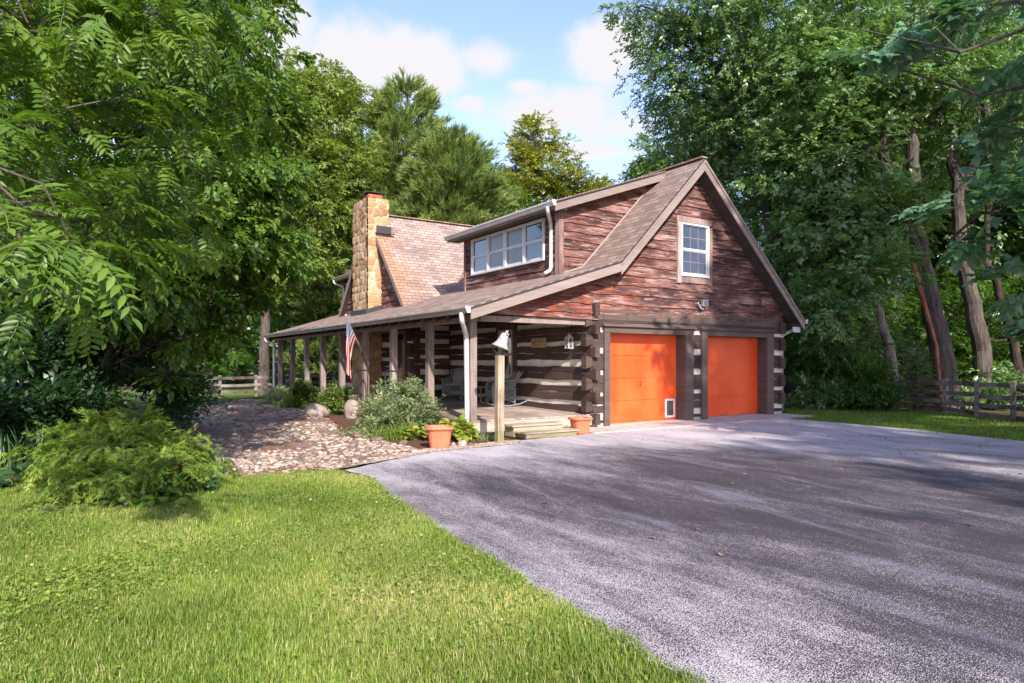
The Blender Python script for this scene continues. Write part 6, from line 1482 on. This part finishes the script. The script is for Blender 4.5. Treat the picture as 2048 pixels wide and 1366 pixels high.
for i in range(17):   # understory seen left of and through the porch
    u = 20 + i * 46 + rs.uniform(-12, 12); d = 34 + (i % 3) * 4 + rs.uniform(-.8, .8)
    if u < 330: d += 6
    put([P4, P5][i % 2], u, d, rs.uniform(.9, 1.25), rs.random() * 6.28, ORD[i] + ' leafy sapling from the left beyond the far rail fence', 'saplings beyond the far rail fence')
for i in range(8):
    u = -260 + i * 80; put([P1, P2, P3][i % 3], u, 50 + (i % 2) * 6, 1.0, rs.random() * 6.28, ORD[i] + ' woodland tree from the left beyond the far lawn', GB + ' beyond the far lawn')
# the mass of woods farther out closes the view
def mass():
    rs = np.random.default_rng(9); n = 5200; u = rs.uniform(-900, 2900, n); d = rs.uniform(62, 84, n); P = np.array([at(a, 722, b) for a, b in zip(u, d)]); P[:, 2] = rs.uniform(.2, 12.0, n) * np.where(u > 1300, 1.2, np.where(u < 640, 1.0, .72)); P[:, 2] *= (.8 + .2 * np.sin(u / 60))
    X = rs.normal(size=(n, 3)); X[:, 2] *= .3; Z = rs.normal(0, .4, (n, 3)) + [0, 0, 1]
    V, F, A = merge([scatter(t[0], t[1], P[k::4], frames(X[k::4], Z[k::4]), rs.uniform(3.0, 5.0, len(P[k::4])), t[2], rs.random(len(P[k::4])) * .6 + .1, .4) for k, t in enumerate(TW['far'])])
    o = np_mesh('far_woods', V, F, LM['oak'], None, fattr={'rnd': A}); tag(o, 'dense dark mass of woods closing the view beyond the trees', 'woods', kind='stuff')
mass()

# ---------------- mid trees left of and behind the chimney ----------------
tree('linden_tree', 'tall light green tree with a pinkish brown trunk left of the porch end', 'tree', [gp(527, 30), A_(528, 700, 30), A_(530, 600, 30), A_(525, 540, 30), A_(560, 440, 30), A_(590, 330, 30)], .25,
     [Bl(600, 330, 31, 2.0, 1.8), Bl(560, 210, 31, 1.8, 1.7), Bl(660, 250, 32, 1.7, 1.5), Bl(640, 170, 32, 1.2, 1.2), Bl(690, 330, 32, 1.4, 1.3), Bl(640, 430, 31, 1.7, 1.4), Bl(700, 420, 33, 1.2, 1.3), Bl(540, 470, 30, 1.5, 1.2), Bl(590, 520, 29, 1.2, .8), Bl(690, 205, 33, .7, .9)], 5200, 'mid', 1.15, LM['mid'], 'bark', seed=401, subs=7,
     extra=[([A_(527, 580, 30), A_(500, 500, 29.5), A_(470, 420, 29)], [.22, .17, .10])], rmean=.6)
tree('elm_tree', 'dark twiggy treetop standing against the cloud just left of the tall pine', 'tree', [gp(655, 38), A_(655, 500, 38), A_(655, 300, 38), A_(660, 190, 38)], .22, [Bl(665, 170, 38, .95, 1.3), Bl(665, 250, 38, 1.3, 1.3), Bl(740, 205, 39, 1.1, .5), Bl(725, 235, 39, .7, .7), Bl(640, 330, 37, 1.6, 1.6)], 850, 'mid', 1.15, LM['yellow'], seed=403, subs=5, rmean=.25)
def pine(name, label, u, d, vtop, vbot, rmax, seed, mat, nb=60, dense=26, size=1.25, tilt=.10):
    g = gp(u, d); e = empty(name, g, label, 'tree'); rs = np.random.default_rng(seed); ztop = at(u, vtop, d)[2]; zbot = at(u, vbot, d)[2]; m = MB()
    m.tube([g, g + (.1, 0, ztop * .5), g + (0, 0, ztop)], [.24, .16, .02], 9); PP = []; XX = []; RN = []
    for k in range(nb):
        t = (k + .5) / nb; z = zbot + (ztop - zbot) * t; a = k * 2.399 + rs.normal(0, .3); L_ = rmax * (1 - t) ** .62 * rs.uniform(.65, 1.12) + .25
        d_ = np.array([math.cos(a), math.sin(a), tilt + .45 * t]); p0 = g + (0, 0, z); path = [p0 + d_ * L_ * s_ + (0, 0, -.12 * L_ * s_ + .16 * L_ * s_ * s_) for s_ in np.linspace(0, 1, 6)]
        m.tube(path, list(np.linspace(.05 * (1 - t) + .02, .008, 6)), 5, cap=False); cv = rs.normal(0, .13)
        for q in range(int(dense * (L_ / rmax) ** 1.3) + 5):
            s_ = rs.uniform(.22, 1.0) ** .8; b = p0 + d_ * L_ * s_ + (0, 0, -.12 * L_ * s_ + .16 * L_ * s_ * s_); lat = rs.normal(0, .24 * L_ * (1.15 - s_) + .10)
            sd_v = np.array([-math.sin(a), math.cos(a), 0]); PP.append(b + sd_v * lat + rs.normal(0, .07, 3)); XX.append(d_ * .8 + sd_v * lat * 1.2 + (0, 0, .35) + rs.normal(0, .25, 3)); RN.append(.5 + cv + rs.normal(0, .12) + .12 * s_)
    m.build('trunk', MATS['bark_dark'], e); PP, XX, RN = np.array(PP), np.array(XX), np.clip(np.array(RN), 0, 1); kk = np.arange(len(PP)) % 3
    V, F, A = merge([scatter(TW['pine'][i][0], TW['pine'][i][1], PP[kk == i], frames(XX[kk == i], rs.normal(0, 1, (int((kk == i).sum()), 3))), size * rs.uniform(.8, 1.2, int((kk == i).sum())), TW['pine'][i][2], RN[kk == i], .3) for i in range(3)])
    np_mesh('crown', V, F, mat, e, fattr={'rnd': A}, off=g)
pine('pine_tree', 'tall pine with long layered boughs rising behind the stone chimney', 815, 40, 178, 560, 4.4, 501, LM['pine'], 90, 95, 1.7)
pine('pine_tree', 'shorter bluish pine right of the tall one, behind the cross roof', 905, 37, 285, 560, 4.3, 503, LM['pine'], 80, 95, 1.6)
pine('pine_tree', 'soft light green pine low between the far porch and the chimney', 655, 33, 440, 760, 2.0, 505, LM['pine'], 54, 50, 1.15)
pine('pine_tree', 'pine with drooping boughs just left of the stone chimney', 735, 39, 290, 600, 2.6, 507, LM['pine'], 60, 50, 1.4)
tree('sycamore_tree', 'rounded yellow green tree standing against the sky behind the dormer', 'tree', [gp(1080, 48), A_(1080, 520, 48), A_(1078, 400, 48), A_(1070, 300, 48), A_(1068, 260, 48)], .26,
     [Bl(1068, 280, 48, 1.7, 1.4), Bl(1030, 330, 48, 1.5, 1.6), Bl(1110, 330, 48, 1.9, 1.6), Bl(1070, 350, 48, 2.0, 1.6), Bl(1145, 370, 48, 1.5, 1.3), Bl(1020, 400, 48, 1.6, 1.4), Bl(1095, 400, 48, 2.2, 1.5), Bl(1180, 400, 49, 1.5, 1.2), Bl(1060, 252, 48, .8, .6)], 2700, 'mid', 1.35, LM['yellow'], seed=405, subs=6, shell=.55)
tree('ash_tree', 'low greenish yellow tree between the bluish pine and the rounded tree', 'tree', [gp(980, 46), A_(980, 520, 46), A_(980, 400, 46)], .2, [Bl(965, 360, 46, 1.5, 1.2), Bl(1000, 385, 46, 1.4, 1.2), Bl(930, 380, 46, 1.4, 1.2), Bl(975, 420, 45, 2, 1.2)], 1100, 'mid', 1.25, LM['mid'], seed=407, rmean=.45)
tree('ash_tree', 'low olive tree between the rounded tree and the big oak', 'tree', [gp(1210, 50), A_(1210, 520, 50), A_(1205, 430, 50)], .2, [Bl(1190, 385, 50, 1.3, 1.3), Bl(1215, 400, 50, 1.3, 1.2), Bl(1165, 410, 50, 1.3, 1.0), Bl(1240, 420, 50, 1.6, 1.2)], 900, 'mid', 1.3, LM['yellow'], seed=409, rmean=.35)

# ---------------- near trees on the left ----------------------------------
tree('walnut_tree', 'near walnut at the left edge with long feathery leaves hanging into view', 'tree', [gp(-420, 5.6), at(-430, 300, 5.6), at(-380, -300, 5.8), at(-300, -800, 6)], .10,
     [Bl(90, 60, 5.6, .95, .55), Bl(300, 110, 6.3, .95, .6), Bl(60, 250, 5.0, .8, .5), Bl(230, 300, 6.6, .9, .55), Bl(60, 500, 4.1, .50, .36), Bl(-60, 420, 4.6, .7, .6), Bl(170, 440, 6.2, .7, .4), Bl(400, 60, 7.4, .6, .4), Bl(-20, 60, 5, .8, .7), Bl(330, 420, 7.6, .85, .45), Bl(150, 590, 4.3, .20, .16), Bl(200, -60, 6.4, 1.4, .6), Bl(390, 230, 8, .6, .4)],
     1500, 'walnut', .80, LM['walnut'], 'bark', seed=601, subs=5, droop=.35, rmean=.55)
tree('boxelder_tree', 'spreading leafy tree with several thin leaning trunks beside the path', 'tree', [gp(168, 12.0), A_(180, 785, 12), A_(212, 715, 12), A_(260, 620, 12), A_(340, 500, 12), A_(400, 380, 12.5)], .06,
     [Bl(400, 470, 11.5, 1.1, .7), Bl(300, 460, 10.5, 1.0, .7), Bl(490, 490, 12.5, .95, .55), Bl(540, 370, 12.8, .7, .55), Bl(440, 340, 12, 1.1, .75), Bl(330, 575, 10.5, .75, .38), Bl(440, 590, 12, .65, .32), Bl(530, 575, 12.8, .35, .18), Bl(370, 670, 11.5, .42, .28), Bl(580, 470, 13.2, .32, .22), Bl(345, 760, 12, .22, .28), Bl(230, 610, 11, .6, .32), Bl(540, 240, 13, .7, .5), Bl(420, 170, 12, 1.1, .6), Bl(590, 530, 13.2, .22, .10), Bl(430, 665, 12, .28, .2)],
     4600, 'broad', .86, LM['walnut'], 'bark', seed=603, subs=7, droop=.3, up=.9, rmean=.5, r1=.5,
     extra=[([gp(198, 12.2), A_(205, 770, 12.2), A_(220, 700, 12.2), A_(250, 640, 12), A_(300, 540, 12)], [.06, .055, .05, .035, .02]), ([gp(222, 12.4), A_(232, 770, 12.4), A_(250, 710, 12.4), A_(300, 620, 12.4), A_(420, 520, 12.4)], [.05, .045, .04, .03, .02]), ([A_(205, 740, 12.2), A_(236, 700, 12.2), A_(270, 610, 12)], [.045, .035, .02])])
tree('hickory_tree', 'tall broad leaved tree at upper left whose tip reaches over the clouds', 'tree', [gp(330, 15), A_(340, 500, 15), A_(380, 250, 15), A_(430, 50, 15), A_(450, -150, 15)], .17,
     [Bl(500, 40, 14, .72, .6), Bl(560, 130, 14, .42, .32), Bl(430, 20, 14, 1.1, .8), Bl(480, 190, 14.5, .75, .6), Bl(575, 200, 14.5, .34, .2), Bl(350, 60, 14, 1.4, 1.0), Bl(250, 180, 14, 1.5, 1.2), Bl(400, 270, 14.5, 1.3, 1.0), Bl(150, 60, 14, 1.6, 1.3), Bl(120, 330, 14, 1.6, 1.2), Bl(30, 180, 14, 1.6, 1.3), Bl(490, -40, 14, .8, .5), Bl(40, 480, 13.5, 1.4, 1.0), Bl(210, 420, 13.5, 1.4, 1.0)],
     4300, 'broad', .95, LM['walnut'], 'bark', seed=605, subs=7, droop=.45, rmean=.42)
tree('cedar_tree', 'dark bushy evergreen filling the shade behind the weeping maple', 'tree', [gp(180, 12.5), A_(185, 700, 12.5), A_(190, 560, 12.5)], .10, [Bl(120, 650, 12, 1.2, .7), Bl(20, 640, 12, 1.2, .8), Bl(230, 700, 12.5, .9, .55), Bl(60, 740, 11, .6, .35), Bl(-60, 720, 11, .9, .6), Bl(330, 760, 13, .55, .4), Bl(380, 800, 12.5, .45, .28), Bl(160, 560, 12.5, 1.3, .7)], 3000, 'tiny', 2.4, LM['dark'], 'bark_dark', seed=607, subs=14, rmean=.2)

# ---------------- garden plants -------------------------------------------
def shrub(name, label, u, d, blobs, n, kind, size, mat, seed, cat='shrub', group=None, stems=7, bmat='bark', **k):
    g = gp(u, d); e = empty(name, g, label, cat, group); c_, ends = crown_mesh('foliage', blobs, n, kind, size, mat, seed, e, off=g, **k); m = MB(); rs = np.random.default_rng(seed)
    for c, r, tips in ends:
        for j in rs.choice(len(tips), min(stems, len(tips)), replace=False): m.tube(limb_path(g + rs.normal(0, .04, 3) * (1, 1, 0), tips[j], rs, -.08, 4, .3), [.014, .011, .008, .005, .003], 5, cap=False)
    m.build('stem', MATS[bmat], e); return e
shrub('weeping_maple', 'low mounded lace leaf maple with bright green drooping leaves at the lawn corner', 265, 7.9, [Bl(230, 900, 7.8, .58, .22), Bl(150, 920, 7.5, .36, .20), Bl(310, 905, 7.8, .36, .17), Bl(370, 905, 8.1, .26, .13), Bl(425, 915, 8.2, .17, .10), Bl(240, 945, 7.2, .42, .16), Bl(200, 850, 8.3, .30, .10), Bl(275, 845, 8.3, .22, .08), Bl(330, 945, 7.5, .30, .12), Bl(120, 880, 8.0, .22, .12), Bl(180, 960, 7.0, .26, .12), Bl(300, 980, 7.2, .18, .08)], 2700, 'lace', .85, LM['laceleaf'], 701, 'tree', droop=.55, up=.8, shell=.7, stems=5, rmean=.55)
shrub('coneflower', 'small dark leaved plant with an orange bloom beside the concrete block', 350, 7.6, [Bl(345, 965, 7.5, .20, .12)], 90, 'tiny', 1.6, LM['dark'], 703, 'plant')
m = plain('orange_petals', (0.65, 0.09, 0.03), 0.6); fl2 = bpy.data.objects['coneflower']
for (u, v) in ((349, 938), (354, 935)):
    mb = MB(); p = at(u, v, 7.25); mb.lathe([(0, 0), (.012, .002), (.014, .009), (.006, .014), (0, .015)], tuple(p), 10); mb.build('bloom', m, fl2)
GS = 'round clipped bushes along the porch deck'
shrub('boxwood', 'round green bush by the far porch posts', 604, 21.5, [Bl(604, 797, 21.5, .34, .36), Bl(604, 782, 21.5, .22, .24)], 560, 'tiny', 1.7, LM['box'], 711, group=GS, up=1, rmean=.35)
shrub('boxwood', 'round yellow green bush behind the upright pointed boulder', 671, 18.6, [Bl(671, 808, 18.6, .33, .34), Bl(671, 788, 18.6, .20, .22)], 620, 'tiny', 1.7, LM['box'], 713, group=GS, up=1, rmean=.6)
shrub('perennial_clump', 'pale flowering clump at the far corner of the porch', 560, 22.6, [Bl(555, 792, 22.6, .48, .25), Bl(582, 800, 22.2, .38, .18), Bl(540, 800, 22.6, .3, .15)], 420, 'tiny', 1.6, LM['silver'], 715, 'plant', rmean=.5)
shrub('perennial_clump', 'yellow leafed clump beside the far round bush', 590, 21.8, [Bl(583, 806, 21.4, .30, .13)], 130, 'tiny', 1.9, LM['hosta'], 717, 'plant')
shrub('silvery_shrub', 'big silvery green shrub in front of the second porch post', 800, 14.0, [Bl(800, 815, 14.2, .72, .45), Bl(770, 850, 13.4, .62, .33), Bl(835, 835, 13.8, .40, .30), Bl(745, 870, 13.2, .35, .22), Bl(815, 785, 14.3, .34, .22)], 1900, 'tiny', 1.35, LM['silver'], 719, rmean=.5, up=.8)
def strap(name, label, u, d, n, L_, w, mat, seed, spread=.25, lean=.6, cat='plant', fold=0.5, n_flower=0):
    """arching strap leaves from one crown"""
    g = gp(u, d); e = empty(name, g, label, cat); rs = np.random.default_rng(seed); V = []; F = []; A = []; b = 0
    for i in range(n):
        a = rs.random() * 6.28; o = g + np.array([rs.normal(0, spread), rs.normal(0, spread), 0]); l = L_ * rs.uniform(.6, 1.15); le = lean * rs.uniform(.4, 1.5); dx = np.array([math.cos(a), math.sin(a), 0]); sd_ = np.array([-math.sin(a), math.cos(a), 0]); rn = rs.random()
        for k in range(6):
            t = k / 5; p = o + dx * l * le * t * t * .8 + (0, 0, l * (t - fold * le * t * t)); ww = w * (1 - t) ** .6 * (.6 + .4 * min(1, t * 4)); V += [p + sd_ * ww, p - sd_ * ww]
        for k in range(5): F.append((b + 2*k, b + 2*k + 1, b + 2*k + 3, b + 2*k + 2)); A.append(rn)
        b += 12
    np_mesh('leaf_blades', np.array(V), np.array(F), mat, e, fattr={'rnd': np.array(A)}, off=g); return e
strap('ornamental_grass', 'arching bright green ornamental grass with drooping seed heads beside the silvery shrub', 812, 13.5, 210, .78, .008, LM['silver'], 731, .10, .55)
strap('daylily', 'arching daylily leaves at the foot of the silvery shrub by the gravel', 790, 12.7, 330, .46, .009, LM['laceleaf'], 733, .22, .9)
strap('daylily', 'low grassy clump at the path edge left of the silvery shrub', 735, 14.6, 120, .20, .008, LM['laceleaf'], 735, .16, .9)
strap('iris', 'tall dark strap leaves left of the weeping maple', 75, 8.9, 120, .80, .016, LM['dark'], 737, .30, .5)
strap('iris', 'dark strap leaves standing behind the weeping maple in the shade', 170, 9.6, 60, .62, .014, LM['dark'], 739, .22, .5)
strap('wild_grass', 'loose tall grass blades growing through the weeping maple', 300, 8.2, 40, .75, .006, LM['laceleaf'], 745, .35, .5)
strap('small_grass', 'wispy grass tuft at the foot of the bell post', 975, 12.6, 90, .26, .005, LM['silver'], 741, .08, .7)
strap('small_grass', 'low weeds between the hosta and the bell post', 950, 12.45, 110, .10, .010, LM['laceleaf'], 743, .14, 1.2)
def hosta(label, u, d, n, size, rad, mat, seed, h=.25):
    g = gp(u, d); e = empty('hosta', g, label, 'plant'); rs = np.random.default_rng(seed); HV = np.array([[0, 0, 0], [.15, .30, .06], [.45, .46, .09], [.8, .28, .02], [1.05, 0, -.12], [.8, -.28, .02], [.45, -.46, .09], [.15, -.30, .06], [.5, 0, 0]]); HF = [np.array([[8, i, i + 1] for i in range(7)] + [[8, 7, 0]])[:, ::-1]]
    a = rs.random(n) * 6.28; rr = rad * np.sqrt(rs.random(n)); P = g + np.stack([rr * np.cos(a), rr * np.sin(a), h * (1 - (rr / rad) ** 2 * .75) * rs.uniform(.6, 1.1, n) + .04], 1); X = np.stack([np.cos(a), np.sin(a), rs.normal(-.15, .3, n)], 1) + rs.normal(0, .25, (n, 3)); Z = np.stack([np.cos(a) * .5, np.sin(a) * .5, np.ones(n)], 1) + rs.normal(0, .2, (n, 3))
    V, F, A = scatter(HV, HF, P, frames(X, Z), size * rs.uniform(.6, 1.15, n), None, np.clip(rs.normal(.5, .22, n), 0, 1), 0); np_mesh('leaves', V, F, mat, e, fattr={'rnd': A}, off=g)
    m = MB()
    for i in range(0, n, 3): m.tube([g + rs.normal(0, .03, 3) * (1, 1, 0), P[i]], [.006, .004], 4, cap=False)
    m.build('stem', LM['box'], e); return e
hosta('yellow and green hosta clump behind the left terracotta planter', 905, 12.6, 230, .17, .40, LM['hosta'], 751, .34)
hosta('green hosta leaves spilling left of the terracotta planter', 835, 12.6, 90, .14, .28, LM['hosta'], 753, .24)
hosta('dark hosta with round leaves in the shade at the left edge', 40, 8.0, 60, .17, .35, LM['dark'], 755, .16)
hosta('small broad leaved plant at the lawn edge below the weeping maple', 255, 6.9, 40, .10, .22, LM['box'], 757, .12)
hosta('heart shaped leaves sprawling over the lawn right of the weeping maple', 325, 6.95, 46, .11, .26, LM['walnut'], 759, .10)
hosta('low vine leaves at the foot of the weeping maple nearest the camera', 150, 6.7, 60, .07, .35, LM['box'], 761, .06)
hosta('small yellowish plant on the mulch at the far end of the path', 455, 24, 40, .14, .3, LM['laceleaf'], 763, .12)
hosta('single broad leaved weed rising behind the top of the weeping maple', 268, 8.9, 9, .12, .10, LM['walnut'], 765, .85)

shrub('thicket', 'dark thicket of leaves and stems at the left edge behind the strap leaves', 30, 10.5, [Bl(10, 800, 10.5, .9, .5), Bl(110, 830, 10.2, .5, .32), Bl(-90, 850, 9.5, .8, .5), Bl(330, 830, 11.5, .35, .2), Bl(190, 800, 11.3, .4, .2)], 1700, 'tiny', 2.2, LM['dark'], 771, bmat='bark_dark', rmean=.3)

tree('ash_tree', 'full green tree filling the gap between the tall pine and the rounded tree', 'tree', [gp(930, 43), A_(930, 520, 43), A_(930, 420, 43)], .2, [Bl(900, 380, 43, 2.0, 1.5), Bl(950, 400, 43, 2.0, 1.3), Bl(870, 400, 43, 2.0, 1.6), Bl(1010, 420, 44, 2.0, 1.2)], 1700, 'mid', 1.35, LM['mid'], seed=411, rmean=.4)
tree('ash_tree', 'full green tree behind the roof junction left of the dormer', 'tree', [gp(790, 44), A_(790, 520, 44), A_(790, 420, 44)], .2, [Bl(770, 400, 44, 2.2, 1.8), Bl(830, 420, 44, 2.0, 1.5), Bl(720, 430, 44, 1.8, 1.6)], 1500, 'mid', 1.35, LM['mid'], seed=413, rmean=.4)

# woods outside the frame: seen only in reflections and from other positions
out = [(-30, -4), (-33, 4), (-29, 11), (-36, 18), (-27, -13), (-34, -22), (-24, 24), (-20, -48), (-10, -52), (2, -50), (13, -46), (22, -38), (27, -26), (26, -12)]
for i, (x, y) in enumerate(out):
    o = copy_tree([P1, P2, P3][i % 3]); o.location = (x, y, 0); s_ = 1.0 + .15 * math.sin(i * 2.3); o.scale = (s_, s_, s_); o.rotation_euler = (0, 0, i * 1.7)
    tag(o, ORD[i] + ' woodland tree of the ring standing around the yard outside the picture', 'tree', 'woodland trees around the yard outside the picture')
